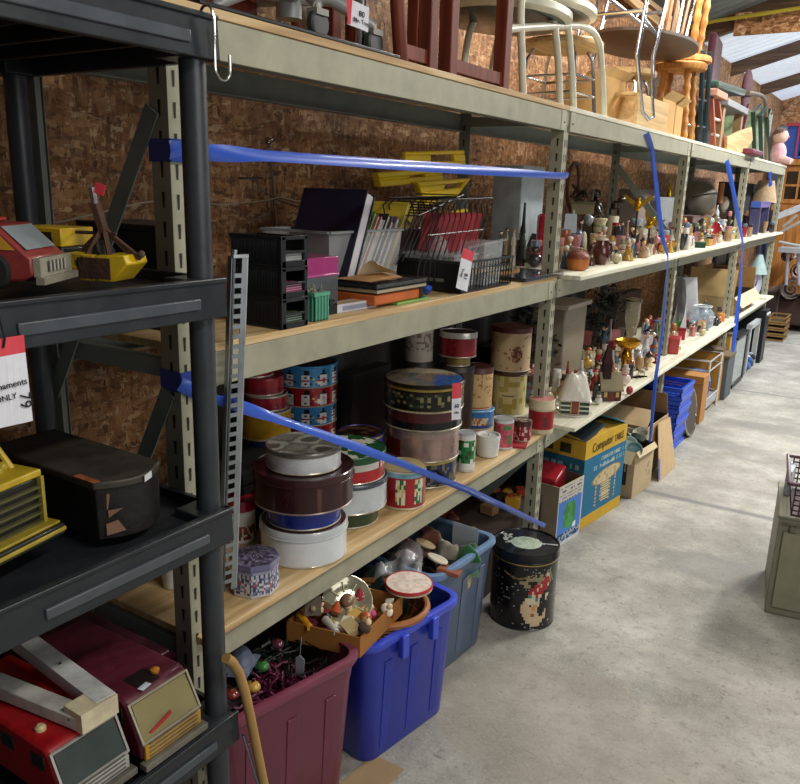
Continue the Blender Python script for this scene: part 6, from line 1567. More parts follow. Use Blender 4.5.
# dark round table top lying above
t = thing('round_table_top', 'dark brown round table top resting level on the stools', 'table', (0, 0, 0)); p = at(650, 44, x=-.15)
b = MB(); b.lathe([(.001, 0), (.27, 0), (.28, .006), (.28, .02), (.001, .022)], (-.18, 4.15, p.z-.012), '#5a4438', 40, sx=.85, sy=1.6); b.build('top', HW if False else pm(.4, 0, .3, 8), t)
b = MB(); b.tube([(-.15, 3.2, p.z+.09), (-.14, 4.6, p.z+.03)], .008, '#c3c8ce', 8); b.tube([(-.15, 3.35, p.z), (-.15, 3.35, p.z+.085)], .006, '#c3c8ce', 8); b.tube([(-.14, 4.5, p.z), (-.14, 4.5, p.z+.035)], .006, '#c3c8ce', 8); b.build('chrome_bar', CHROME, t)
# turned bar stools
def turned(b, p, q, r, col, rings=6):
    p, q = V(p), V(q); d = (q-p); L_ = d.length; n = 36
    pts = [p+d*(i/n) for i in range(n+1)]
    rs = [r*(.55+.55*abs(math.sin(i/n*PI*rings))+(.3 if i % 6 == 0 else 0)) for i in range(n+1)]
    b.tube(pts, rs, col, 10)
def barstool(label, cx, cy, H, R, splay=.035, flip=False, zb=None, back=False):
    z0 = ZT if zb is None else zb
    t = thing('bar_stool', label, 'stool', (cx, cy, z0)); S = lambda z: (H-z if flip else z)
    for k in range(4):
        a = PI/4+k*PI/2; b = MB(); turned(b, ((R*.6+splay)*math.cos(a), (R*.6+splay)*math.sin(a), S(0)), (R*.6*math.cos(a), R*.6*math.sin(a), S(H-.03)), .019, '#b57c38'); b.build('leg', HW, t)
    b = MB(); rr = R*.6+splay*.8; b.tube([(rr*math.cos(PI/4+k*PI/2), rr*math.sin(PI/4+k*PI/2), S(H*.22)) for k in range(5)], .009, '#c9c2b4', 8); b.build('foot_ring', CHROME, t)
    b = MB(); b.lathe([(.001, 0), (R*.96, 0), (R, .01), (R, .03), (R*.9, .038), (.001, .036)] if not flip else [(.001, .0), (R*.9, .0), (R, .008), (R, .028), (R*.96, .038), (.001, .038)], (0, 0, S(H-.03) if not flip else -.002), '#b5772f', 32); b.build('seat', HW, t)
    return t
Hs = at(680, 66, x=-.10).z-ZT+.03
barstool('honey wood bar stool with turned legs standing on the rack top', -.15, 4.72, Hs, .145)
barstool('honey wood bar stool with turned legs set upside down on the standing one', -.16, 4.78, .50, .16, zb=ZT+Hs+.012, flip=True)
# bundle of wooden legs
t = thing('folding_stool', 'bundle of brown and steel folding legs leaning above the round table top', 'folding stool', (0, 0, 0)); 
for k in range(5):
    b = MB(); b.tube([at(664+k*5, 44, x=-.12), at(676+k*6, -20, x=-.12)], .010, ('#8a5a30', '#5a4030', '#b5b0a8', '#7a5434', '#c9c4bc')[k], 8); b.build('leg', WOOD if k not in (2, 4) else CHROME, t)
# navy and green folded chairs
def slatframe(label, pairs, r, col, name='folding_chair', cat='chair', mat=None, extra=None):
    t = thing(name, label, cat, (0, 0, 0))
    for (x, p, q) in pairs:
        b = MB(); P_, Q_ = at(*p, x=x), at(*q, x=x); P_.z = max(P_.z, ZT+r) if abs(P_.z-ZT) > .04 else ZT+r*.6
        b.tube([P_, Q_], r, col, 8); b.build('leg', mat or TW, t)
    if extra: extra(t)
    return t
def ex(t):
    b = MB()
    for q in (62, 95, 122): b.tube([at(698, q+4, x=-.05), at(707, q+6, x=-.05)], .007, '#c9ccd0', 6)
    b.build('rung', CHROME, t)
slatframe('dark teal folded metal chair standing beside the bar stools', [(-.05, (699, 147), (703, 50)), (-.05, (704, 149), (710, 52)), (-.30, (708, 150), (714, 60))], .014, '#1d3a44', extra=ex)
t = thing('cushion', 'tall maroon padded seat back standing behind the teal folded chair', 'cushion', (0, 0, 0)); p = at(712, 100, x=-.2); b = MB()
b.cbox((-.22, p.y, ZT+.37), (.05, .40, .72), '#4a1428', Euler((0, 0, .1)).to_matrix()); b.build('pad', CLOTH, t, bevel=.02)
# terracotta stool
t = thing('ladder_stool', 'terracotta painted tall stool with white rungs on the rack top', 'stool', (0, 0, 0))
for x in (-.04, -.28):
    for (p, q) in (((713, 151), (711, 97)), ((723, 154), (717, 98))):
        b = MB(); P_, Q_ = at(*p, x=-.04), at(*q, x=-.04); P_.x = Q_.x = x; P_.z = ZT; b.bar(P_, Q_, .028, .024, '#a8543a'); b.build('leg', WOOD, t)
P_, Q_ = at(712, 95, x=-.04), at(719, 96, x=-.04)
b = MB(); b.box(-.32, 0, P_.y-.05, Q_.y+.06, P_.z-.01, P_.z+.03, '#b98a70'); b.build('seat', WOOD, t, bevel=.004)
b = MB()
for q in (118, 134): A_2, B_2 = at(712, q, x=-.04), at(721, q+3, x=-.04); b.tube([A_2, B_2], .010, '#c9c2b4', 8)
b.build('rung', WOOD, t)
# grey table with tan leg and tan paddle seat
t = thing('side_table', 'small grey topped table with tan legs on the rack top near the maroon back', 'table', (0, 0, 0)); P_, Q_ = at(722, 100, x=-.04), at(743, 105, x=-.04)
b = MB(); b.box(-.36, .0, P_.y, Q_.y, P_.z-.03, P_.z+.01, '#8d8f94'); b.build('top', PAINTM, t, bevel=.003)
for y in (P_.y+.04, Q_.y-.04):
    for x in (-.05, -.32): b = MB(); b.box(x-.025, x+.025, y-.03, y+.03, ZT, P_.z-.03, '#9a7f58'); b.build('leg', WOOD, t)
t = thing('plywood_stool', 'wide tan plywood seat leaning at the rack top edge', 'seat', (0, 0, 0)); b = MB()
qs = [at(*q, x=-.01) for q in ((727, 152), (728, 137), (740, 131), (752, 127), (753, 140), (746, 152), (738, 154))]
n_ = V((-.02, 0, 0)); b.add([q for q in qs]+[q+n_ for q in qs], [(6, 5, 4, 3, 2, 1, 0), tuple(range(7, 14))]+[(i, (i+1) % 7, 7+(i+1) % 7, 7+i) for i in range(7)], '#a8957a'); b.build('panel', LW, t, bevel=.004)
t = thing('oval_back_chair', 'maroon chair with oval padded back rising above the far end of the rack', 'chair', (0, 0, 0)); c = at(747, 90, x=-.10); b = MB()
b.ball(c, .15, '#5a1c30', 20, (.18, 1.05, .95)); b.build('backrest', CLOTH, t); b = MB(); b.bar(c+V((0, .0, -.1)), V((c.x, c.y-.12, ZT)), .06, .03, '#6a2438'); b.build('stem', WOOD, t); b = MB(); b.box(c.x-.16, c.x+.16, c.y-.35, c.y+.05, ZT+.0, ZT+.04, '#6a2438'); b.build('seat', WOOD, t, bevel=.01)
b = MB(); P_, Q_ = at(708, 84, x=-.1), at(737, 93, x=-.1); b.bar(P_, Q_, .12, .045, '#1f4034', up=(0, 0, 1)); tag(b.build('cushion', CLOTH, bevel=.015), 'dark green folded cushion lying across the stool and side table', 'cushion')
# green lawn chairs
for k, (dx, lb) in enumerate(((0, 'dark green lawn chair frame, nearest of the folded lawn chairs at the rack end'), (7, 'dark green lawn chair frame in the middle of the folded lawn chairs'), (14, 'dark green lawn chair frame, farthest of the folded lawn chairs'))):
    t = thing('lawn_chair', lb, 'lawn chair', (0, 0, 0))
    for x in (-.05, -.34):
        b = MB(); P_, Q_, R_2 = at(754+dx, 160+k, x=-.05), at(753+dx, 112+3*k, x=-.05), at(760+dx*.7, 106+2*k, x=-.05)
        for q in (P_, Q_, R_2): q.x = x
        P_.z = ZT+.012; b.tube([P_, Q_, R_2], .016, '#16382c', 8); b.build('leg', TW, t)
    b = MB(); P_, Q_ = at(754+dx, 157+k, x=-.2), at(755+dx, 118+2*k, x=-.2); yy = at(756+dx, 140, x=-.05).y+.08
    b.box(-.32, -.07, yy-.006, yy+.006, ZT+.04, Q_.z, ('#a9c49a', '#c4d8c0', '#d8e4dc')[k]); b.build('sling', CLOTH, t)
t = thing('folding_chair', 'bronze curved tube arm chair above the folded lawn chairs', 'chair', (0, 0, 0)); b = MB(); b.tube(loop(-.06, [(766, 163), (766, 112), (764, 98), (756, 94), (748, 93)]), .016, '#7d6a54', 8); b.build('tube', TW, t)
t = thing('doll', 'pink baby doll sitting at the far end of the rack top', 'doll', at(778, 168, x=-.10)); t.location.z = ZT
t.location = (-.06, 8.02, ZT)
b = MB(); b.ball((0, 0, .10), .085, '#d9a9ac', 14, (.8, .9, 1.2)); b.tube([(.02, -.05, .06), (.12, -.06, .03)], [.035, .025], '#d9b0a8', 8); b.tube([(.02, .05, .06), (.12, .06, .03)], [.035, .025], '#d9b0a8', 8); b.build('body', CLOTH, t)
b = MB(); b.ball((0, 0, .25), .065, '#d9b8a6', 14); b.ball((.06, 0, .245), .012, '#d0a898', 8); b.build('head', MATTE, t); b = MB(); b.ball((-.01, 0, .275), .062, '#6a4a3a', 12, (1, 1, .8)); b.build('hair', CLOTH, t)

# ------------------------------------------------------------------ beyond the rack
hx0 = -.43; t = thing('oak_hutch', 'honey oak hutch cabinet with small-paned doors against the far wall', 'cabinet', (0, 0, 0)); OAK = grainwood('oak', ('#8a5420', '#b0722e', '#c48a44'), 'Z')
b = MB(); b.box(hx0, hx0+1.3, 10.85, 11.3, 1.40, 1.93, '#b0722e'); b.box(hx0-.04, hx0+1.34, 10.8, 11.35, 1.90, 1.97, '#c48a44'); b.box(hx0-.03, hx0+1.33, 10.82, 11.35, 1.36, 1.43, '#a0642a'); b.build('upper_cabinet', OAK, t, bevel=.006)
b = MB(); b.box(hx0, hx0+1.3, 10.85, 11.3, .001, 1.36, '#6a4424'); b.build('lower_cabinet', OAK, t, bevel=.006)
for k in range(3):
    x = hx0+.05+k*.42; d = MB(); panel(d, [(x, 10.83, 1.45), (x+.37, 10.83, 1.45), (x+.37, 10.83, 1.88), (x, 10.83, 1.88)], [(.12, .47, .12, .47), (.53, .88, .12, .47), (.12, .47, .53, .88), (.53, .88, .53, .88)], -.025, '#b87a34'); dr = d.build('door', OAK, t)
    d = MB(); d.box(x+.02, x+.35, 10.842, 10.848, 1.47, 1.86, '#241a14'); d.build('pane', GLOSS, dr)
t = thing('pinball_cabinet', 'blue cabinet with red trim standing on the oak hutch', 'display cabinet', (0, 0, 0)); 
b = MB(); panel(b, [(-.40, 10.82, 1.975), (.75, 10.82, 1.975), (.75, 10.82, 2.36), (-.40, 10.82, 2.36)], [(.12, .9, .08, .9)], -.3, '#3458b0'); b.build('case', PAINTM, t, bevel=.004)
b = MB(); b.box(-.27, .64, 11.06, 11.07, 2.0, 2.33, '#1c1a24'); b.box(-.42, .77, 10.80, 10.83, 2.35, 2.385, '#b03a50'); b.box(-.28, -.26, 10.80, 10.82, 1.98, 2.35, '#b03a50'); b.build('trim', PAINTM, t)
random.seed(31)
for k in range(8):
    b = MB(); rr = .035+.012*(k % 3); b.lathe([(rr*.6, 0), (rr, rr), (rr*.7, rr*2), (rr*.3, rr*2.6)], (0, 0, 0), ('#c9a0a0', '#d8d0c0', '#a04050', '#4a6a90')[k % 4], 12)
    tag(b.build('trinket', CERAM, loc=(-.2+.11*k, 10.95, 2.006)), 'small '+('pink', 'cream', 'red', 'blue')[k % 4]+' ornament inside the blue cabinet', 'ornament', ('pink', 'cream', 'red', 'blue')[k % 4]+' ornaments inside the blue cabinet')
# rolled rugs and covered furniture
RUG = ['#8a3f34', '#b9a58a', '#7d6a5c', '#a8806a', '#5c4a44']
t = thing('sofa', 'dark brown sofa past the rack end, under the rolled rugs', 'sofa', (0, 0, 0))
b = MB(); b.box(-.20, 1.0, 10.05, 10.7, .08, .38, '#3a241c'); b.build('seat', CLOTH, t, bevel=.03); b = MB(); b.box(-.28, -.12, 10.0, 10.7, .08, .46, '#33201a'); b.build('armrest', CLOTH, t, bevel=.03)
for (x, y) in ((-.22, 10.05), (-.22, 10.65), (.9, 10.05), (.9, 10.65)): b = MB(); b.box(x-.02, x+.03, y-.02, y+.03, .001, .09, '#241610'); b.build('foot', WOOD, t)
for k, (x, z, r_, c1, c2, lb) in enumerate(((.0, .50, .11, '#b9aa96', '#6a5a58', 'cream and grey patterned rolled rug on the sofa, lowest'), (.06, .71, .10, '#a8584a', '#c9a894', 'red and cream rolled rug lying above the patterned one'), (.24, .51, .12, '#8d7a6c', '#d0c2b0', 'tan flowered rolled rug behind the patterned one'), (-.09, .88, .07, '#5a2c24', '#7a4438', 'dark red rolled rug beside the blue hanging cloth'))):
    t = thing('rolled_rug', lb, 'rug', (x, 10.0, z)); b = MB()
    b.surf(lambda u, v: (r_*math.cos(u*2*PI), -.05+v*.6, r_*math.sin(u*2*PI)), 28, 14, lambda u, v: c1 if hsh(int(u*9), int(v*5), k) > .45 else c2); b.build('roll', CLOTH, t)
    b = MB(); b.tube([(r_*(1-.035*i)*math.cos(i*.55), -.05, r_*(1-.035*i)*math.sin(i*.55)) for i in range(26)], .008, c2, 5); b.build('spiral_end', CLOTH, t)
t = thing('chair_frame', 'grey white upturned chair legs in front of the oak hutch', 'chair', (0, 0, 0)); b = MB()
for (p, q) in (((777, 234), (800, 222)), ((783, 227), (797, 215)), ((779, 242), (800, 246))): b.tube([at(*p, y=9.7), at(*q, y=9.7)], .016, '#a5a5a0', 8)
b.build('leg', PAINTM, t); b = MB(); b.cbox(at(795, 250, y=9.75), (.3, .3, .05), '#9a9ca0'); b.tube([at(788, 252, y=9.7), at(786, 285, y=9.7)], .018, '#9a9ca4', 8); b.tube([at(798, 252, y=9.7), at(799, 285, y=9.7)], .018, '#9a9ca4', 8); b.build('seat', PAINTM, t)
b = MB(); b.cbox(at(789, 212, y=9.9), (.30, .03, .07), '#c9d0d4', Euler((0, -.45, 0)).to_matrix()); tag(b.build('white_board', PAINTM, bevel=.004), 'white slanted board in front of the oak hutch', 'board')
b = MB(); random.seed(2); b.surf(lambda u, v: (-.36+.16*u, 9.55+.03*math.sin(u*15+v*3), .55+.62*v), 16, 10, '#1f2c48'); b.surf(lambda u, v: (-.2-.16*u, 9.57+.03*math.sin((1-u)*15+v*3), .55+.62*v), 16, 10, '#1f2c48'); b.box(-.37, -.19, 9.54, 9.60, .001, .56, '#1f2c48'); tag(b.build('blue_cloth', CLOTH), 'navy blue cloth draped past the end of the rack', 'cloth')
# ------------------------------------------------------------------ figurines and household bits
def put(kind, px, py, wpx, hpx, z, cols, label, cat=None, lim=26, group=None, turn=0., xmin=None):
    base = ZB2 if z >= ZB2-.01 else ZB3
    if z-base < .035: z = base
    P = at(px, py, z=z)
    if P.x < -.30 or z > base:
        P = at(px, py-hpx*.5, x=-.24-.08*hsh(px, 3)); zz = V((P.x, P.y, 0)); full = zat(zz, py-hpx)-base; own = hpx*mpp(P); z = base if full < 2.0*own else max(base, zat(zz, py)); P.z = z
    s = mpp(P); w_ = wpx*s/2; P = away(P, w_*.7); P.x = max(P.x, w_*.8-.55 if z > base else w_*.7-.40); P.y = min(P.y, 8.05)
    if z > base and not (kind == 'animal' and wpx > 15 or 'olive beige box' in label):
        q = max(w_*.8, .018); b = MB(); b.box(-q, q, -q, q, 0, z-base-.0006, '#3a2d24'); b.box(-q-.001, q+.001, -q-.001, q+.001, z-base-.02, z-base-.0003, '#4a3a2c')
        tag(b.build('riser_box', CARD, loc=(P.x, P.y, base+.0002), rotz=face(P)), 'plain brown box under the '+' '.join(label.split()[:9]), 'box')
    H = zat(V((P.x, P.y, 0)), py-hpx)-z; H = max(.01, H)
    c = list(cols)+['#888888']*3; parts = []
    def pt(nm, m=MATTE): b = MB(); parts.append((nm, b, m)); return b
    if kind == 'fig':
        b = pt('body', CERAM); b.lathe([(w_*.85, 0), (w_*.95, H*.06), (w_*.62, H*.38), (w_*.40, H*.62), (w_*.22, H*.72)], (0, 0, 0), c[0], 14)
        b.tube([(-w_*.4, -w_*.1, H*.6), (-w_*.62, -w_*.5, H*.45), (-w_*.15, -w_*.75, H*.42)], w_*.15, c[0], 6); b.tube([(w_*.4, -w_*.1, H*.6), (w_*.62, -w_*.5, H*.45), (w_*.15, -w_*.75, H*.42)], w_*.15, c[0], 6)
        b = pt('head', CERAM); hr = min(H*.12, w_*.5); b.ball((0, 0, H*.70+hr), hr, '#dcb898', 10); b.ball((0, -hr, H*.70+hr*.9), hr*.15, '#c99a80', 6)
        b = pt('hair', CERAM); b.ball((0, hr*.2, H*.70+hr*1.4), hr*1.08, c[1], 10, (1, 1, .8))
    elif kind == 'angel':
        b = pt('gown', CERAM); b.lathe([(w_*.8, 0), (w_*.85, H*.04), (w_*.45, H*.45), (w_*.3, H*.68)], (0, 0, 0), c[0], 14)
        b = pt('head', CERAM); b.ball((0, 0, H*.80), H*.11, '#dcb898', 10); b.ball((0, H*.02, H*.84), H*.125, c[1], 10, (1, 1, .85))
        for sg in (-1, 1):
            b = pt('wing', CERAM); b.add([(sg*w_*.1, w_*.3, H*.65), (sg*w_*1.0, w_*.5, H*.85), (sg*w_*.95, w_*.5, H*.45), (sg*w_*.3, w_*.35, H*.30), (sg*w_*.1, w_*.45, H*.65), (sg*w_*1.0, w_*.6, H*.85), (sg*w_*.95, w_*.6, H*.45), (sg*w_*.3, w_*.45, H*.30)], [(0, 1, 2, 3), (7, 6, 5, 4), (0, 4, 5, 1), (1, 5, 6, 2), (2, 6, 7, 3), (3, 7, 4, 0)], c[2] if len(cols) > 2 else c[0])
    elif kind == 'animal':
        b = pt('body', CERAM); b.ball((0, 0, H*.48), H*.3, c[0], 12, (w_*2/H*.9, .8, .85))
        for sx in (-.5, .5):
            for sy in (-.12, .12): b.tube([(sx*w_, sy*H, H*.35), (sx*w_, sy*H, 0)], H*.07, c[0], 6)
        b = pt('head', CERAM); b.ball((w_*.75, -H*.05, H*.78), H*.18, c[1], 10, (1.2, .9, 1)); b.ball((w_*.7, H*.08, H*.96), H*.06, c[1], 6); b.ball((w_*.7, -H*.16, H*.96), H*.06, c[1], 6); b.ball((w_*.95, -H*.08, H*.74), H*.07, c[0], 6)
    elif kind == 'mug':
        b = pt('cup', CERAM); b.lathe([(w_*.8, 0), (w_*.86, H*.05), (w_*.86, H*.97), (w_*.8, H), (w_*.74, H*.95), (w_*.7, H*.1), (.001, H*.08)], (0, 0, 0), c[0], 20, cols=[c[0], c[0], c[0], c[0], c[1], c[1]])
        b = pt('handle', CERAM); b.tube([(w_*.8, 0, H*.78), (w_*1.25, 0, H*.7), (w_*1.25, 0, H*.35), (w_*.8, 0, H*.25)], w_*.11, c[1], 6)
        if len(cols) > 2: b = pt('motif', CERAM); b.ball((-w_*.2, -w_*.78, H*.32), w_*.45, c[2], 10, (1, .35, 1.1))
    elif kind == 'jug':
        b = pt('body', CERAM); b.lathe([(w_*.55, 0), (w_*.85, H*.2), (w_*.95, H*.45), (w_*.7, H*.75), (w_*.62, H*.86), (w_*.68, H*.9)], (0, 0, 0), c[0], 22)
        b = pt('lid', CERAM); b.lathe([(w_*.74, H*.88), (w_*.78, H*.91), (w_*.5, H*.97), (w_*.1, H)], (0, 0, 0), c[1], 20)
        b = pt('handle', CERAM); b.tube([(w_*.5, -w_*.3, H*.82), (w_*.95, -w_*.7, H*.75), (w_*1.05, -w_*.7, H*.45), (w_*.75, -w_*.5, H*.25)], w_*.12, c[0], 6)
    elif kind == 'vase':
        b = pt('body', CERAM); b.lathe([(w_*.55, 0), (w_*.62, H*.04), (w_*.5, H*.3), (w_*.8, H*.68), (w_*.72, H*.82), (w_*.95, H*.97), (w_*.85, H), (w_*.6, H*.84)], (0, 0, 0), c[0], 20, cols=[c[0]]*3+[c[1]]*4)
        b = pt('band', CERAM); b.lathe([(w_*.745, H*.72), (w_*.80, H*.76), (w_*.74, H*.80)], (0, 0, 0), c[2] if len(cols) > 2 else c[1], 20)
    elif kind == 'bottle':
        b = pt('body', GLOSS); b.lathe([(w_*.8, 0), (w_*.9, H*.03), (w_*.9, H*.5), (w_*.6, H*.62), (w_*.3, H*.72), (w_*.3, H*.92)], (0, 0, 0), c[0], 18)
        b = pt('cap', GLOSS); b.lathe([(w_*.36, H*.9), (w_*.36, H*.99), (w_*.2, H)], (0, 0, 0), c[1], 14)
    elif kind == 'house':
        b = pt('walls', CERAM); b.box(-w_*.85, w_*.85, -w_*.6, w_*.6, 0, H*.55, c[0])
        b = pt('roof', CERAM); b.add([(-w_, -w_*.75, H*.52), (w_, -w_*.75, H*.52), (w_, w_*.75, H*.52), (-w_, w_*.75, H*.52), (-w_*.85, 0, H*.92), (w_*.85, 0, H*.92)], [(3, 2, 1, 0), (0, 1, 5, 4), (2, 3, 4, 5), (1, 2, 5), (3, 0, 4)], c[1])
        b.box(w_*.3, w_*.5, -w_*.1, w_*.15, H*.6, H, c[1])
        b = pt('door', MATTE); b.box(-w_*.15, w_*.15, -w_*.64, -w_*.58, 0, H*.3, c[2] if len(cols) > 2 else '#4a3020')
        for sx in (-.55, .55): b = pt('window', GLOSS); b.box(sx*w_-w_*.14, sx*w_+w_*.14, -w_*.63, -w_*.58, H*.2, H*.38, '#2c2a22')
    elif kind == 'box':
        b = pt('body', CARD); b.box(-w_*.85, w_*.85, -w_*.6, w_*.6, 0, H*.96, c[0]); b = pt('lid', CARD); b.box(-w_*.9, w_*.9, -w_*.65, w_*.65, H*.80, H, c[1])
    elif kind == 'bowl':
        b = pt('bowl', CERAM); b.lathe([(w_*.4, 0), (w_*.45, H*.1), (w_*.85, H*.55), (w_, H*.95), (w_*.95, H), (w_*.8, H*.6), (.001, H*.2)], (0, 0, 0), c[0], 24, cols=[c[0]]*4+[c[1]]*2)
        b = pt('foot', CERAM); b.lathe([(w_*.42, 0), (w_*.42, H*.08)], (0, 0, 0), c[1], 16)
    elif kind == 'plate':
        b = pt('plate', CERAM); M_ = Euler((math.radians(78), 0, 0)).to_matrix(); b.lathe([(.001, 0), (H*.3, 0), (H*.48, H*.05), (H*.49, H*.065), (H*.3, H*.02), (.001, H*.02)], (0, 0, H*.49), c[0], 28, sx=min(1.2, w_*2/H), M=M_, cols=[c[0]]*3+[c[1]]*2)
        b = pt('stand', WOOD); b.box(-w_*.3, w_*.3, -H*.04, H*.2, 0, H*.06, '#5a3a24')
    elif kind == 'jar':
        b = pt('body', GLOSS); b.lathe([(w_*.8, 0), (w_*.88, H*.04), (w_*.88, H*.74), (w_*.8, H*.8)], (0, 0, 0), c[0], 20); b = pt('lid', GLOSS); b.lathe([(w_*.84, H*.78), (w_*.86, H*.8), (w_*.86, H*.96), (w_*.7, H)], (0, 0, 0), c[1], 20)
        if len(cols) > 2: b = pt('label_band', GLOSS); b.lathe([(w_*.885, H*.2), (w_*.89, H*.22), (w_*.89, H*.6), (w_*.885, H*.62)], (0, 0, 0), c[2], 20)
    elif kind == 'bird':
        b = pt('body', GLOSS); b.ball((0, 0, H*.4), H*.2, c[0], 12, (1.0, .8, 1.5)); b.ball((0, -H*.06, H*.72), H*.1, c[0], 8); b.tube([(0, 0, 0), (0, 0, H*.25)], H*.05, c[0], 8); b.lathe([(H*.16, 0), (H*.16, H*.03)], (0, 0, 0), c[1], 14)
        for sg in (-1, 1):
            b = pt('wing', GLOSS); b.add([(sg*w_*.05, 0, H*.62), (sg*w_*.55, .1*H, H*.78), (sg*w_*1.0, .15*H, H*1.0), (sg*w_*.75, .12*H, H*.66), (sg*w_*.4, .05*H, H*.45), (sg*w_*.08, 0, H*.38)]+[(sg*w_*.05, .04*H, H*.62), (sg*w_*.55, .14*H, H*.78), (sg*w_*1.0, .18*H, H*1.0), (sg*w_*.75, .16*H, H*.66), (sg*w_*.4, .09*H, H*.45), (sg*w_*.08, .04*H, H*.38)], [(0, 1, 2, 3, 4, 5), (11, 10, 9, 8, 7, 6)]+[(i, (i+1) % 6, 6+(i+1) % 6, 6+i) for i in range(6)], c[0])
    elif kind == 'tree':
        b = pt('branches', MATTE)
        for k in range(4): b.lathe([(w_*(1-.22*k), H*(.12+.2*k)), (w_*(.2), H*(.42+.19*k))], (0, 0, 0), c[0] if k % 2 == 0 else c[1], 14)
        b = pt('trunk', MATTE); b.lathe([(w_*.4, 0), (w_*.3, H*.03), (w_*.14, H*.15)], (0, 0, 0), '#5a3a24', 10)
    elif kind == 'ball':
        b = pt('ball', CERAM); b.ball((0, 0, H*.5), H*.5, c[0], 16, (w_*2/H, w_*2/H, 1)); b = pt('base', CERAM); b.lathe([(H*.2, 0), (H*.2, H*.06)], (0, 0, 0), c[1], 12)
    elif kind == 'candle':
        b = pt('stick', BRASS); b.lathe([(w_*.9, 0), (w_*.8, H*.05), (w_*.2, H*.12), (w_*.3, H*.3), (w_*.18, H*.4), (w_*.5, H*.55), (w_*.45, H*.58)], (0, 0, 0), c[0], 16); b = pt('candle', MATTE); b.lathe([(w_*.24, H*.56), (w_*.22, H)], (0, 0, 0), c[1], 10)
    elif kind == 'snow':
        b = pt('body', CERAM); b.ball((0, 0, H*.28), H*.28, c[0], 12); b.ball((0, 0, H*.64), H*.18, c[0], 12); b.ball((0, -H*.18, H*.64), H*.03, '#c0602a', 6)
        b = pt('hat', CERAM); b.lathe([(H*.2, H*.77), (H*.2, H*.79), (H*.12, H*.8), (H*.11, H*.98)], (0, 0, 0), c[1], 12); b = pt('scarf', CLOTH); b.lathe([(H*.15, H*.48), (H*.18, H*.51), (H*.14, H*.54)], (0, 0, 0), c[2] if len(cols) > 2 else '#a02030', 12)
    name = {'fig': 'figurine', 'angel': 'angel_figurine', 'animal': 'animal_figurine', 'mug': 'mug', 'jug': 'jug', 'vase': 'vase', 'bottle': 'bottle', 'house': 'ceramic_house', 'box': 'small_box', 'bowl': 'bowl', 'plate': 'display_plate', 'jar': 'jar', 'bird': 'bird_statue', 'tree': 'miniature_tree', 'ball': 'round_ornament', 'candle': 'candlestick', 'snow': 'snowman_figurine'}[kind]
    cat = cat or name.replace('_', ' '); rz = face(P)+turn
    if hpx < lim:
        b = MB()
        for nm, q, m in parts:
            o_ = len(b.v); b.v += q.v; b.f += [tuple(o_+i for i in f_) for f_ in q.f]; b.c += q.c
        return tag(b.build(name, parts[0][2], loc=(P.x, P.y, z+.0003), rotz=rz), label, cat, group)
    t = thing(name, label, cat, (P.x, P.y, z+.0003), rz, group)
    for nm, q, m in parts: q.build(nm, m, t)
    return t
A2 = ZB2
S2 = 'on the middle shelf '
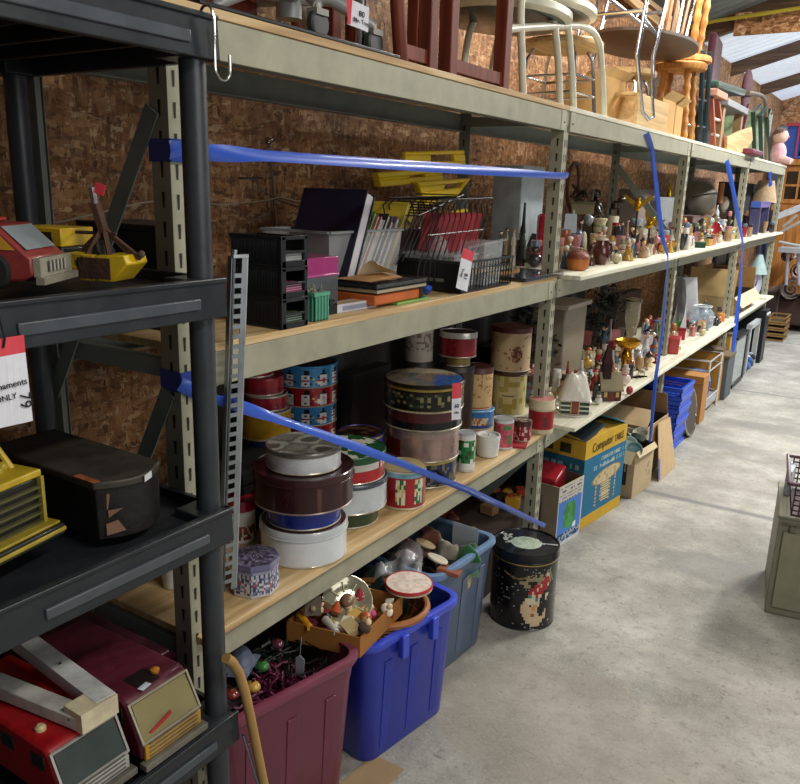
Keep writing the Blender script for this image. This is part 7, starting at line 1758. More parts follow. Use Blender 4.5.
# nearest bay, back right corner
for a in (
 ('fig', 507, 250, 7, 32, A2, ['#c9b896', '#2a2420'], 'tan uniformed nutcracker figurine left of the dark-roofed house'),
 ('fig', 514, 252, 7, 34, A2, ['#e0d6c4', '#9a8a60'], 'white and black nutcracker figurine touching the dark-roofed house'),
 ('fig', 501, 246, 6, 26, A2, ['#3a3230', '#1c1a1c'], 'dark soldier figurine beside the black wire sorter'),
 ('tree', 524, 236, 10, 34, A2+.03, ['#20261f', '#33382c'], 'dark pointed miniature tree behind the dark-roofed house'),
 ('snow', 522, 240, 8, 14, A2+.03, ['#d8cfc4', '#b0503a'], 'small white figure with red hat before the pointed tree'),
 ('house', 531, 263, 27, 32, A2, ['#8f8662', '#23242a', '#3a3026'], 'olive ceramic house with black roof beside the second upright'),
 ('house', 543, 234, 12, 16, A2+.05, ['#b5ab8c', '#5a6460', '#5a4430'], 'little cream ceramic house on a box behind the dark-roofed one'),
 ('box', 541, 248, 16, 14, A2, ['#5c5448', '#6a6458'], 'taupe box under the little cream ceramic house'),
 ('house', 570, 250, 13, 40, A2, ['#5c7ea6', '#c9d4e0', '#1c2430'], 'tall blue birdhouse with white roof just past the second upright'),
 ('fig', 581, 245, 8, 34, A2, ['#3a2c28', '#1c1614'], 'dark robed figurine behind the orange basket'),
 ('fig', 591, 266, 8, 12, A2, ['#4a2e24', '#8a5a40'], 'tiny brown dwarf figurine between orange basket and jug'),
 ('jug', 600, 265, 19, 28, A2, ['#4f2018', '#b9a99a'], 'dark brown glazed jug with white lid at the shelf front'),
 ('vase', 599, 245, 16, 27, A2+.03, ['#cfc39c', '#d8cda8', '#8a9a60'], 'cream tapered vase behind the dark brown jug'),
 ('ball', 588, 226, 11, 12, A2+.10, ['#8d9698', '#5a6264'], 'silver grey round ornament raised behind the orange basket'),
 ('mug', 612, 246, 13, 30, A2+.02, ['#d9d2bd', '#c9c0a4', '#d9c81c'], 'tall white mug with yellow patch beside the cream vase'),
 ('ball', 616, 264, 11, 11, A2, ['#b8ab8a', '#8a7a5c'], 'beige shell ornament at the shelf front right of the jug'),
 ('animal', 607, 262, 9, 11, A2, ['#dcd6c6', '#d0c8b4'], 'white dog figurine leaning at the dark brown jug'),
 ('snow', 621, 260, 8, 21, A2, ['#c9b8a0', '#7a8a5a', '#9a2028'], 'red coated figurine with green hat right of the shell ornament'),
 ('fig', 627, 259, 8, 22, A2, ['#9a2430', '#d8c8b0'], 'crimson robed santa figurine in front of the white dishes'),
 ('fig', 632, 256, 8, 18, A2, ['#5a4838', '#b09070'], 'brown shepherd figurine in front of the white dishes'),
 ('fig', 622, 238, 7, 22, A2+.02, ['#5a5a74', '#3a3030'], 'slate blue figurine behind the red coated one'),
 ('fig', 628, 232, 6, 20, A2+.02, ['#b99a80', '#7a5040'], 'tan slim figurine with reddish hair behind the santa'),
 ('mug', 641, 250, 15, 22, A2, ['#d6d2c0', '#c2bca8', '#a8543a'], 'white mug with red flower under the golden eagles'),
 ('jug', 650, 250, 11, 24, A2, ['#dcd8c8', '#c9c2ae'], 'white creamer jug under the golden eagles'),
 ('bowl', 637, 226, 12, 7, A2+.10, ['#a9c4d8', '#d8e0e4'], 'pale blue bowl stacked above the white mugs'),
 ('bowl', 647, 229, 13, 6, A2+.08, ['#c4ccd0', '#d8e0e4'], 'grey white bowl stacked above the white creamer'),
 ('animal', 655, 249, 9, 14, A2, ['#7a5a3c', '#5a4030'], 'brown animal figurine left of the red painted can'),
 ('jar', 662, 252, 12, 22, A2, ['#c0392f', '#9aa0a8', '#b03028'], 'red painted can with grey lid by the hanging blue tape'),
 ('bottle', 670, 251, 8, 24, A2, ['#cfd0c4', '#8a3a34'], 'white bottle with brown side right of the red can'),
 ('snow', 667, 231, 9, 17, A2+.04, ['#d0d0d4', '#2a3c6a', '#c03a44'], 'snowman with dark blue hat above the red painted can'),
 ('fig', 679, 247, 10, 22, A2, ['#8a6a44', '#3a241c'], 'brown carved figurine left of the yellow lettered box'),
 ('fig', 673, 238, 7, 16, A2+.02, ['#6a7a5a', '#c9b090'], 'sage green figurine behind the brown carved one'),
 ('box', 689, 238, 10, 14, A2+.015, ['#d8b84a', '#c9cfa0'], 'yellow lettered box standing beside the third upright'),
 ('snow', 684, 247, 8, 13, A2, ['#ccd4dc', '#8a2838', '#5a7ab0'], 'white and blue figurine in front of the yellow lettered box'),
 ('snow', 691, 245, 8, 12, A2, ['#c4d0dc', '#a83a48', '#4a6aa0'], 'pale blue figurine with red hat beside the third upright'),
 ): put(*a)
# dark statues and boxes at the back of the second bay
P = at(603, 212, x=-.28)
t = thing('seated_statue', 'dark brown seated statue on a box at the back above the jug', 'statue', (-.36, P.y+.1, A2+.12)); b = MB(); s_ = mpp(P)
b.ball((0, 0, 16*s_), 9*s_, '#241a16', 14, (1, .8, 1.5)); b.tube([(0, -6*s_, 4*s_), (10*s_, 0, 6*s_), (0, 8*s_, 4*s_)], 4*s_, '#2a1f1a', 8); b.tube([(3*s_, -6*s_, 22*s_), (9*s_, -4*s_, 12*s_), (8*s_, 4*s_, 8*s_)], 2.6*s_, '#2a1f1a', 8); b.lathe([(11*s_, 0), (11*s_, 3*s_)], (0, 0, 0), '#1c1512', 18); b.build('body', GLOSS, t); b = MB(); b.ball((0, 0, 34*s_), 5.5*s_, '#2a1f1a', 12); b.build('head', GLOSS, t)
t = thing('storage_box', 'dark open carton under the seated statue at the back', 'box', (0, 0, 0)); b = MB(); b.box(-.40, -.34, P.y-.28, P.y+.3, A2, A2+.12, '#3a2a20'); b.build('carton', CARD, t)
put('animal', 615, 215, 16, 20, A2+.12, ['#2a1d18', '#33241c'], 'dark brown elephant statue on the box right of the seated statue')
put('box', 583, 214, 26, 12, A2+.12, ['#7d7458', '#5a5a40'], 'olive beige box with green edge at the back near the second upright')
t = thing('ship_model', 'dark tangled driftwood sculpture on the olive box behind the second upright', 'sculpture', at(583, 196, x=-.3)); t.location.z -= .02; b = MB(); random.seed(8)
for k in range(10): b.tube([(random.uniform(-.05, .05), random.uniform(-.08, .08), random.uniform(-.01, .05)), (random.uniform(-.05, .05), random.uniform(-.1, .1), random.uniform(.0, .07))], .007, '#33261f', 6)
b.build('twigs', WOOD, t)
t = thing('bentwood_hoop', 'dark brown bentwood hoop leaning at the back by the second upright', 'hoop', (0, 0, 0)); b = MB(); c = at(573, 186, x=-.36); b.tube([c+V((0, .075*math.cos(a*PI/12), .11*math.sin(a*PI/12))) for a in range(25)], .008, '#4a2c1c', 8, caps=False); b.tube([c+V((0, 0, -.11)), c+V((0, 0, -.18))], .012, '#4a2c1c', 8); b.build('hoop', WOOD, t)
# orange lidded basket
P = at(577, 271, z=A2); C1 = away(P, 11*mpp(P)); r = 11.5*mpp(P)
t = thing('pumpkin_basket', 'small round orange basket with woven brown lid at the shelf corner', 'basket', (C1.x, C1.y, A2+.0003), face(C1)); b = MB(); b.lathe([(r*.7, 0), (r*.92, r*.25), (r, r*.75), (r*.98, r*1.0)], (0, 0, 0), '#b56a2a', 28); b.build('basket', WOOD, t)
b = MB(); b.surf(lambda u, v: (r*1.0*math.cos(u*2*PI)*math.cos(v*PI/2), r*1.0*math.sin(u*2*PI)*math.cos(v*PI/2), r*.98+r*.75*math.sin(v*PI/2)), 26, 8, lambda u, v: '#6e3020' if (int(u*26)+int(v*8)) % 2 else '#94482a'); b.build('lid', WOOD, t); b = MB(); b.tube([(r*math.cos(a*PI/10), 0, r*.95+r*.9*math.sin(a*PI/10)) for a in range(11)], r*.06, '#8a7a68', 6); b.build('handle', WOOD, t)
# golden eagles
GOLD = pm(.25, .9, .2)
def eagle(label, px, py, wpx, hpx, z, tilt):
    P = at(px, py, x=-.10); s = mpp(P); t = thing('eagle_statue', label, 'statue', (P.x, P.y, z), face(P)+.1); hb = P.z-z
    b = MB(); b.lathe([(5*s, 0), (5*s, 2*s), (1*s, 3*s), (1*s, hb)], (0, 0, 0), '#3a2c1c', 14); b.build('stand', MATTE, t)
    b = MB(); R_ = Matrix.Rotation(tilt, 3, 'Y'); o = V((0, 0, hb)); b.ball(o, 3.4*s, '#c99a24', 12, (1, 1, 1.7), M=R_); b.ball(o+R_ @ V((0, -1.5*s, 6.5*s)), 2*s, '#d4a82e', 10); b.build('body', GOLD, t)
    for sg in (-1, 1):
        b = MB(); w2 = wpx*s/2; h2 = hpx*s
        outl = [(0, 2), (.3, 5), (.62, 8.5), (1.0, 11.5), (.93, 7.5), (.75, 4.5), (.5, 1.5), (.25, -1), (0, -2)]
        pts = [o+R_ @ V((sg*u*w2, .6*s, v*s)) for u, v in outl]; n = len(pts); pts2 = [q+V((0, 1.2*s, 0)) for q in pts]
        b.add(pts+pts2, [tuple(range(n)), tuple(range(2*n-1, n-1, -1))]+[(i, (i+1) % n, n+(i+1) % n, n+i) for i in range(n)], '#c9992a'); b.build('wing', GOLD, t)
eagle('golden eagle statue with raised wings, upper left of the two eagles', 638, 206, 28, 18, A2, 0)
eagle('golden eagle statue tilted with spread wings, lower right of the two eagles', 650, 224, 22, 14, A2, .5)
def rearbox(label, x0, x1, pa, pb, zb_, col, name='storage_box', cat='box', mat=CARD, bev=.004, x=None):
    """box at the back; pa, pb = pixel corners (near left-top, far right) on plane x1"""
    A_, B_ = at(*pa, x=x1), at(*pb, x=x1); b = MB(); b.box(x0, x1, min(A_.y, B_.y), max(A_.y, B_.y), zb_, max(A_.z, zb_+.02), col); return tag(b.build(name, mat, bevel=bev), label, cat)
rearbox('plain grey box at the back behind the golden eagles', -.38, -.26, (640, 189), (652, 225), A2, '#7a6e68')
rearbox('grey padded bag standing right of the golden eagles', -.34, -.20, (661, 197), (676, 220), A2+.0, '#6c7078', 'padded_bag', 'bag', CLOTH, .02)
b = MB(); p = at(670, 190, x=-.3); b.lathe([(.02, 0), (.025, .03), (.01, .10)], (p.x, p.y, at(670, 197, x=-.3).z-.02), '#c9a83a', 12)
t = tag(b.build('brass_finial', BRASS), 'small brass finial standing on the grey padded bag', 'brass ornament'); t.location.z = 0
# third bay middle shelf
c = at(711, 198, x=-.20)
t = thing('metal_dome', 'large grey metal dome leaning behind the figurines of the third bay', 'dome', (-.27, c.y, c.z), 0); t.rotation_euler = (0, math.radians(72), math.radians(-15)); b = MB(); R = 18.5*mpp(c)
b.lathe([(R, -.05), (R*1.03, -.045), (R*1.0, -.035), (R*.92, .02), (R*.7, .07), (R*.35, .10), (.001, .11)], (0, 0, 0), '#6a655e', 40); b.build('shell', pm(.5, .4, .35, 10), t); b = MB(); b.tube([(R*.0, -R*.98, .0), (0, -R*.6, .088), (0, 0, .118), (0, R*.6, .088), (0, R*.98, 0)], .006, '#2c2a28', 6); b.build('seam', MATTE, t)
b = MB(); b.box(-.38, -.24, c.y-.30, c.y+.30, A2, c.z-R*.92, '#4a2018'); tag(b.build('velvet_case', CLOTH, bevel=.01), 'dark red case under the large grey metal dome', 'case')
for a in (
 ('animal', 697, 232, 12, 14, A2, ['#d6d4cc', '#2a2a2c'], 'black and white cow figurine nearest below the grey dome'),
 ('animal', 705, 230, 12, 14, A2+.01, ['#1f1f22', '#d8d6cc'], 'black cow figurine with white head below the grey dome'),
 ('animal', 711, 226, 10, 12, A2+.015, ['#c9c6be', '#8a7a6a'], 'pale cow figurine at the back below the grey dome'),
 ('mug', 700, 243, 10, 11, A2, ['#6a6038', '#8a7a4a'], 'olive brown mug at the shelf front below the cow figurines'),
 ('box', 700, 248, 12, 6, A2, ['#1c4434', '#2a5a44'], 'dark green flat box at the shelf front past the third upright'),
 ('bottle', 717, 219, 5, 14, A2+.02, ['#c9d4dc', '#c9d4dc'], 'clear small bottle behind the glass bell shade'),
 ('ball', 724, 212, 10, 16, A2+.05, ['#a39a90', '#8a827a'], 'grey ram head ornament right of the grey dome'),
 ('box', 733, 220, 8, 11, A2+.02, ['#b98a50', '#2a2422'], 'small framed tan picture behind the beige box'),
 ('box', 729, 239, 13, 12, A2, ['#c9b27c', '#d6c48e'], 'beige square box at the shelf front right of the glass bell shade'),
 ('bowl', 727, 226, 11, 6, A2+.03, ['#9ab08a', '#b0c29c'], 'pale green bowl behind the beige square box'),
 ('plate', 742, 226, 12, 18, A2, ['#d4d4cc', '#c9c2a0'], 'white round plate standing near the far blue tape'),
 ('plate', 748, 224, 9, 14, A2, ['#c4bc98', '#d8d0b0'], 'cream round plate standing behind the white one'),
 ('bird', 753, 229, 10, 24, A2, ['#4a2a1a', '#2c1a12'], 'dark brown rooster statue right of the plates'),
 ('bottle', 758, 224, 9, 36, A2, ['#c9d8d0', '#d8e0dc'], 'tall pale green glass bottle beside the table lamp'),
 ('vase', 764, 224, 6, 18, A2, ['#b09a7a', '#a08a6a'], 'tan slim vase under the table lamp'),
 ('bottle', 772, 224, 6, 20, A2, ['#8a90a8', '#d0d4e0'], 'violet grey glass bottle right of the tan slim vase'),
 ('jar', 766, 228, 6, 6, A2, ['#d4d8dc', '#b0b4b8'], 'tiny white jar at the far shelf front'),
 ('jar', 775, 227, 6, 7, A2, ['#c9a8b0', '#8a7a9a'], 'tiny pink jar at the far shelf front'),
 ('bowl', 757, 231, 9, 5, A2, ['#c4d4dc', '#dce4e8'], 'pale blue little bowl in front of the tall glass bottle'),
 ): put(*a)
P = at(717, 239, z=A2); C1 = away(P, 6*mpp(P)); r = 6.3*mpp(P); t = thing('glass_shade', 'ribbed clear glass bell shade at the front of the third bay shelf', 'bell jar', (C1.x, C1.y, A2+.0003)); b = MB(); b.lathe([(r*.9, 0), (r, r*.3), (r*.98, r*1.2), (r*.6, r*1.9), (r*.35, r*2.2)], (0, 0, 0), '#b5c0ca', 28); b.build('shade', pm(.12, 0, .15, 40, alpha=.7, coat=.6), t)  # bell-shaped glass shade set down on a low base
b = MB(); b.lathe([(r*1.1, 0), (r*1.1, r*.12)], (0, 0, 0), '#8a8f98', 24); b.build('base', GLOSS, t)
# table lamp with tan shade
c = at(765, 192, x=-.12); t = thing('table_lamp', 'table lamp with wide tan fabric shade at the far end of the rack', 'lamp', (-.12, c.y, A2)); s_ = mpp(c); b = MB()
b.lathe([(12*s_, c.z-A2-10*s_), (7.5*s_, c.z-A2+11*s_)], (0, 0, 0), '#b89c78', 32); b.build('lamp_shade', CLOTH, t); b = MB(); b.lathe([(.05, 0), (.055, .01), (.02, .03), (.03, .1), (.015, c.z-A2-9*s_)], (0, 0, 0), '#3a2a4a', 18); b.build('base', GLOSS, t)
c = at(768, 204, x=-.02); b = MB(); b.box(-.10, -.02, c.y-.35, c.y+.15, c.z-.03, c.z+.02, '#4a66c0'); b.box(-.10, -.02, c.y-.33, c.y-.30, A2, c.z-.03, '#4a4a70'); b.box(-.10, -.02, c.y+.10, c.y+.13, A2, c.z-.03, '#4a4a70'); tag(b.build('blue_stand', GLOSS, bevel=.003), 'little blue topped stand under the tan lamp shade', 'stand')
rearbox('dark cabinet box at the back between the far uprights', -.38, -.22, (739, 182), (752, 225), A2, '#1c1c20')
b = MB(); c = at(723, 180, x=-.3); b.lathe([(.02, 0), (.018, .16)], (c.x, c.y, A2+.25), '#b5784a', 12); tag(b.build('wooden_post', WOOD), 'orange brown turned peg behind the grey dome', 'peg')

# ---------------- lower shelf of the second bay
A3 = ZB3
# snow covered cottage
P = at(573, 416, z=A3); s_ = mpp(P); C1 = away(P, 12*s_); t = thing('snowy_cottage', 'ceramic cottage with thick white snow roof and striped green walls at the shelf corner', 'ceramic house', (C1.x, C1.y, A3+.0003), face(C1)+.12)
W, Dp, Hh = 14*s_, 10*s_, 18*s_
b = MB(); b.surf(lambda u, v: (-W+2*W*u, -Dp, v*Hh), 26, 12, lambda u, v: ('#16382a' if int(v*12) % 3 else '#c9cfc2') if not .36 < u < .64 else '#d8c49a'); b.surf(lambda u, v: (W, -Dp+2*Dp*u, v*Hh), 14, 12, lambda u, v: '#16382a' if int(v*12) % 3 else '#c9cfc2'); b.box(-W, W, -Dp+.001, Dp, 0, Hh, '#d0c4a0'); b.build('walls', CERAM, t, smooth=False)
b = MB(); b.box(-3.4*s_, 3.4*s_, -Dp-.004, -Dp+.002, 0, 15*s_, '#7a3c20'); b.box(-4.4*s_, 4.4*s_, -Dp-.003, -Dp+.002, 0, 16.5*s_, '#c9a878'); b.build('door', CERAM, t)
def snowroof(u, v):
    x = (u-.5)*2; y = (v-.5)*2; e = max(0, 1-abs(x)**2.6)*max(0, 1-abs(y)**2.2)
    return (x*W*1.15, y*Dp*1.3, Hh*.86+28*s_*e*(1-.12*math.sin(u*9+v*7))**1+1.2*s_*math.sin(u*31)*math.sin(v*27)*e)
b = MB(); b.surf(snowroof, 22, 22, '#e2ddd0'); b.surf(lambda u, v: (snowroof(1-u, v)[0], snowroof(1-u, v)[1], Hh*.86), 2, 2, '#e2ddd0'); b.build('snow_roof', CERAM, t)
b = MB(); b.lathe([(1, 0), (.98, .006), (.001, .008)], (0, -.01, 0), '#d8d2c2', 26, sx=W*1.35, sy=Dp*1.5); b.build('base', CERAM, t)
# little church
P = at(608, 401, z=A3); s_ = mpp(P); C1 = away(P, 8*s_); t = thing('toy_church', 'brown toy church with shingled roof and dark steeple', 'church', (C1.x, C1.y, A3+.0003), face(C1)+.35)
W, Dp, Hh = 10*s_, 8*s_, 12*s_
b = MB(); b.box(-W, W, -Dp, Dp, 0, Hh, '#4a1812'); b.add([(W, -Dp, Hh), (W, Dp, Hh), (W, 0, Hh*2.1), (-W, -Dp, Hh), (-W, Dp, Hh), (-W, 0, Hh*2.1)], [(0, 1, 2), (5, 4, 3)], '#4a1812'); b.build('walls', CERAM, t, smooth=False)
b = MB()
for sg in (-1, 1): b.add([(-W*1.15, sg*Dp*1.25, Hh*.85), (W*1.15, sg*Dp*1.25, Hh*.85), (W*1.15, 0, Hh*2.2), (-W*1.15, 0, Hh*2.2), (-W*1.15, sg*Dp*1.25, Hh*.98), (W*1.15, sg*Dp*1.25, Hh*.98), (W*1.15, 0, Hh*2.33), (-W*1.15, 0, Hh*2.33)], [(0, 1, 2, 3), (7, 6, 5, 4), (0, 4, 5, 1), (1, 5, 6, 2), (3, 2, 6, 7), (0, 3, 7, 4)], '#8f8468')
b.build('roof', MATTE, t, smooth=False)
b = MB(); b.box(-W*.45-4*s_, -W*.45+4*s_, -4*s_, 4*s_, Hh*1.5, Hh*1.5+20*s_, '#2c1010'); b.add([(-W*.45-4.6*s_, -4.6*s_, Hh*1.5+20*s_), (-W*.45+4.6*s_, -4.6*s_, Hh*1.5+20*s_), (-W*.45+4.6*s_, 4.6*s_, Hh*1.5+20*s_), (-W*.45-4.6*s_, 4.6*s_, Hh*1.5+20*s_), (-W*.45, 0, Hh*1.5+42*s_)], [(0, 1, 4), (1, 2, 4), (2, 3, 4), (3, 0, 4), (3, 2, 1, 0)], '#3c1414'); b.build('steeple', MATTE, t, smooth=False)
b = MB(); b.box(-3*s_, 3*s_, -Dp-.002, -Dp, 0, 9*s_, '#6a2418'); b.build('door', CERAM, t)
for x in (-6*s_, 6*s_): b = MB(); b.box(x-1.6*s_, x+1.6*s_, -Dp-.002, -Dp, 4*s_, 9*s_, '#c9a860'); b.build('window', GLOSS, t)
b = MB(); b.box(W, W+.002, -3*s_, 3*s_, 2*s_, 10*s_, '#b9ab84'); b.build('side_panel', CERAM, t)
for a in (
 ('fig', 567, 372, 15, 30, A3, ['#cfc6bc', '#7a4a2c'], 'white gowned doll with brown curly hair behind the snowy cottage'),
 ('fig', 557, 368, 10, 32, A3, ['#5a3a30', '#3a241c'], 'dark brown doll beside the second upright on the lower shelf'),
 ('angel', 587, 372, 12, 26, A3, ['#c4b68c', '#a0582c', '#d8cfae'], 'cream angel figurine with auburn hair behind the snowy cottage'),
 ('snow', 583, 392, 11, 20, A3, ['#dcd4c4', '#e4dccc', '#b02838'], 'white snowman ornament right of the snowy cottage roof'),
 ('fig', 594, 391, 12, 22, A3, ['#a01830', '#b8263c'], 'bright red mitten shaped santa between cottage and church'),
 ('snow', 598, 405, 9, 14, A3, ['#d0d4cc', '#5a6a5a', '#4a6a80'], 'small white snowman in front of the toy church'),
 ('box', 586, 345, 13, 14, A3+.02, ['#8a4a48', '#96524e'], 'dusty pink box behind the angel figurine'),
 ('ball', 604, 360, 14, 16, A3, ['#a8a49c', '#7a7670'], 'grey white round shell behind the church steeple'),
 ('fig', 615, 372, 9, 22, A3, ['#4a7a96', '#c9a48a'], 'blue cloaked figurine behind the toy church roof'),
 ('snow', 624, 386, 12, 22, A3, ['#d9c4bc', '#c9b8b0', '#b83a50'], 'pink and white santa right of the toy church'),
 ('ball', 629, 395, 7, 9, A3, ['#a01c34', '#7a1424'], 'dark red ribbon ball at the shelf edge right of the church'),
 ('bird', 637, 366, 13, 22, A3, ['#c9ccd6', '#b0b4bc'], 'white ceramic swan beside the brass pedestal'),
 ('angel', 645, 356, 12, 26, A3, ['#c9c2c4', '#8a6a70', '#dcdce4'], 'silver white angel right of the ceramic swan'),
 ('fig', 652, 350, 9, 18, A3, ['#b04a5c', '#d8c8c0'], 'rose pink figurine behind the hanging blue tape'),
 ('tree', 655, 342, 9, 18, A3+.03, ['#3a5a3a', '#5a7a4a'], 'little green tree behind the hanging blue tape'),
 ('fig', 648, 367, 10, 16, A3, ['#d8c48a', '#b59a5a'], 'straw coloured lamb figurine at the shelf front near the tape'),
 ('animal', 641, 376, 12, 9, A3, ['#c9b48a', '#a88a5a'], 'straw coloured deer figurine at the shelf front edge'),
 ('bottle', 610, 345, 7, 26, A3+.04, ['#b09a9a', '#c9a8a0'], 'dusty pink glass bottle left of the lantern'),
 ('angel', 604, 345, 9, 24, A3+.05, ['#3a5a6a', '#2a3a44', '#4a7080'], 'teal winged ornament left of the lantern'),
 ('box', 681, 340, 8, 12, A3, ['#b02a3a', '#8a2030'], 'crimson patterned box at the shelf front right of the red gift'),
 ('ball', 676, 331, 10, 12, A3+.03, ['#4ab04a', '#2a7a34'], 'bright green ornament behind the red gift box'),
 ('ball', 662, 327, 10, 10, A3+.04, ['#e0a8c0', '#c9607a'], 'pink and white wrapped ornament behind the red gift box'),
 ('ball', 669, 322, 10, 9, A3+.05, ['#e0dce4', '#c9a0b0'], 'white ribboned ornament behind the red gift box'),
 ('box', 690, 328, 12, 8, A3+.01, ['#a82c38', '#b83a44'], 'red flat box beside the glass fish bowl'),
 ('jar', 720, 322, 9, 9, A3, ['#c9702a', '#d88a3a'], 'small orange glass votive right of the fish bowl'),
 ('bottle', 722, 314, 7, 14, A3, ['#b5b0a8', '#c9c4bc'], 'clear glass cruet behind the orange votive'),
 ('ball', 712, 306, 12, 14, A3+.02, ['#c4c0b4', '#a8a498'], 'crystal ball ornament behind the fish bowl'),
 ('bird', 706, 308, 12, 16, A3+.02, ['#b0a890', '#8a826c'], 'cream crystal swan behind the fish bowl'),
 ('candle', 718, 306, 7, 26, A3, ['#a88a3c', '#7a6a3a'], 'tall brass candlestick in the cluster past the fish bowl'),
 ('candle', 727, 304, 8, 28, A3, ['#b5923a', '#8a7a40'], 'brass candlestick nearest the far blue tape'),
 ('vase', 713, 298, 8, 18, A3+.03, ['#6a4a3a', '#7a5a48'], 'dark copper vase behind the brass candlesticks'),
 ('jar', 735, 306, 6, 10, A3, ['#2c4a54', '#3a6a74'], 'dark teal jar by the far blue tape'),
 ('bowl', 741, 310, 9, 6, A3, ['#d0c8ac', '#c0b698'], 'cream shallow bowl before the open far carton'),
 ('bowl', 778, 279, 12, 6, A3, ['#a4a8c4', '#c4c8dc'], 'silver bowl at the far end of the lower shelf'),
 ('plate', 783, 280, 8, 8, A3, ['#b0b4d0', '#c9cce0'], 'small silver plate at the far end of the lower shelf'),
 ): put(*a)
# lidded white tub at the back
t = thing('white_tub', 'tall off-white plastic tub with overhanging lid behind the second upright', 'tub', (0, 0, 0)); A_ = at(566, 308, x=-.20); B_ = at(585, 308, x=-.20)
b = MB(); b.box(-.36, -.20, A_.y, B_.y+.02, A3, A_.z-.01, '#857b6a', 1.04); b.build('tub', PLASTIC, t, bevel=.008); b = MB(); b.box(-.38, -.18, A_.y-.02, B_.y+.04, A_.z-.01, A_.z+.012, '#a89e8c'); b.build('lid', PLASTIC, t, bevel=.004)
# dark artificial greenery at the back
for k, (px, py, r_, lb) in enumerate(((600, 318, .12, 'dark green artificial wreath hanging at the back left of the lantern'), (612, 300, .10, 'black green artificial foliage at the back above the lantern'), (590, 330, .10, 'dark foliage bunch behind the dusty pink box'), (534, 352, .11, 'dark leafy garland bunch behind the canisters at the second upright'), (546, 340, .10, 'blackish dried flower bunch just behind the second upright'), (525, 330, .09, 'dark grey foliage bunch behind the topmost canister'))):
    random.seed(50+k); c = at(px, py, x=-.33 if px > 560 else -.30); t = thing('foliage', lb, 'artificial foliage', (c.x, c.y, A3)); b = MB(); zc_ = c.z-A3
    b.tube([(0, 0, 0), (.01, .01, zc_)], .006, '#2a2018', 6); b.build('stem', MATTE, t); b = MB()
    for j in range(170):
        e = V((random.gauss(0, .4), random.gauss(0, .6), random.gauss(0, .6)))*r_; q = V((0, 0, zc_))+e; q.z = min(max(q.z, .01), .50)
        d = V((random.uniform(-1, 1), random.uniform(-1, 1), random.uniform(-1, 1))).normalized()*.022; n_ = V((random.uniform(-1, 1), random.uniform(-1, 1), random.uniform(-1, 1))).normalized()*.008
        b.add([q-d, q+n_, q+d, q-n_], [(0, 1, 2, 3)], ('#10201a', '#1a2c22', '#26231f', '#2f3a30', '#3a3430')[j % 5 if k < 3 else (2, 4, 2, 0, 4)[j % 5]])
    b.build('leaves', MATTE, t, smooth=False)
# dark backdrop stock behind the tins: boxes
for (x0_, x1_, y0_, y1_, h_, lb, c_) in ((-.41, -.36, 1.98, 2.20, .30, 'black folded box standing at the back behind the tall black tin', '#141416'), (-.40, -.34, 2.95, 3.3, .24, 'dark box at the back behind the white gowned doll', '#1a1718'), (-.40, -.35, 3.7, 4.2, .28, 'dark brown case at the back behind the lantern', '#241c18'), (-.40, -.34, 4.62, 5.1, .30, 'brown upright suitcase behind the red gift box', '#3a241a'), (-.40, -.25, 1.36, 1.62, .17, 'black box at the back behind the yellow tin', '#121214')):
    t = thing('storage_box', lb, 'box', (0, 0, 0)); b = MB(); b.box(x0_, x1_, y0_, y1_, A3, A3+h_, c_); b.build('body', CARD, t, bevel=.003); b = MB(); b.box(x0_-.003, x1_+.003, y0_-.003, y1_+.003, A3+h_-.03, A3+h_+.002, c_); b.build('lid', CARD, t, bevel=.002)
# brass pedestal and lantern
P = at(625, 372, z=A3); s_ = mpp(P); C1 = away(P, 8*s_); t = thing('brass_compote', 'shiny brass pedestal bowl under the glass lantern', 'brass bowl', (C1.x, C1.y, A3+.0003)); H = zat(C1, 340)-A3
b = MB(); b.lathe([(9*s_, 0), (9*s_, .004), (4*s_, H*.15), (5.5*s_, H*.4), (5*s_, H*.55), (3*s_, H*.66), (9*s_, H*.78), (12.5*s_, H*.92), (12.5*s_, H), (10*s_, H*.9), (.001, H*.8)], (0, 0, 0), '#c9912a', 32); b.build('bowl', GOLD, t)
C2 = C1+V((-.02, .10, 0)); t = thing('oil_lamp', 'clear glass oil lamp with wide chimney top behind the brass bowl', 'oil lamp', (C2.x, C2.y, A3+.0003)); z1 = zat(C2, 338)-A3; z2 = zat(C2, 300)-A3; s2 = mpp(C2)
b = MB(); b.lathe([(8*s2, 0), (8*s2, .01), (3*s2, .03), (3*s2, z1*.6), (8*s2, z1*.75), (7*s2, z1)], (0, 0, 0), '#a08a5a', 24); b.build('font', pm(.15, .3, .2, 30, coat=.5), t)
b = MB(); b.lathe([(4*s2, z1), (4*s2, z1+.02), (7*s2, (z1+z2)/2), (7*s2, z2-.02), (8*s2, z2)], (0, 0, 0), '#c9c4a8', 24); b.build('chimney', pm(.1, 0, .2, 40, alpha=.35, coat=.6), t)
b = MB(); b.lathe([(8.5*s2, z2-.006), (8.5*s2, z2+.003), (3*s2, z2+.012)], (0, 0, 0), '#8f8a6c', 24); b.build('cap', BRASS, t)
# crystal pieces flat on front
P = at(637, 378, z=A3); b = MB()
for k in range(4): b.tube([(-.02+.012*k, -.03+.02*k, .004), (.03+.01*k, -.02+.02*k, .006)], .0035, '#3a3830', 6)
tag(b.build('scissors', CHROME, loc=(P.x-.02, P.y, A3)), 'dark metal tongs lying flat at the shelf front edge', 'tongs')
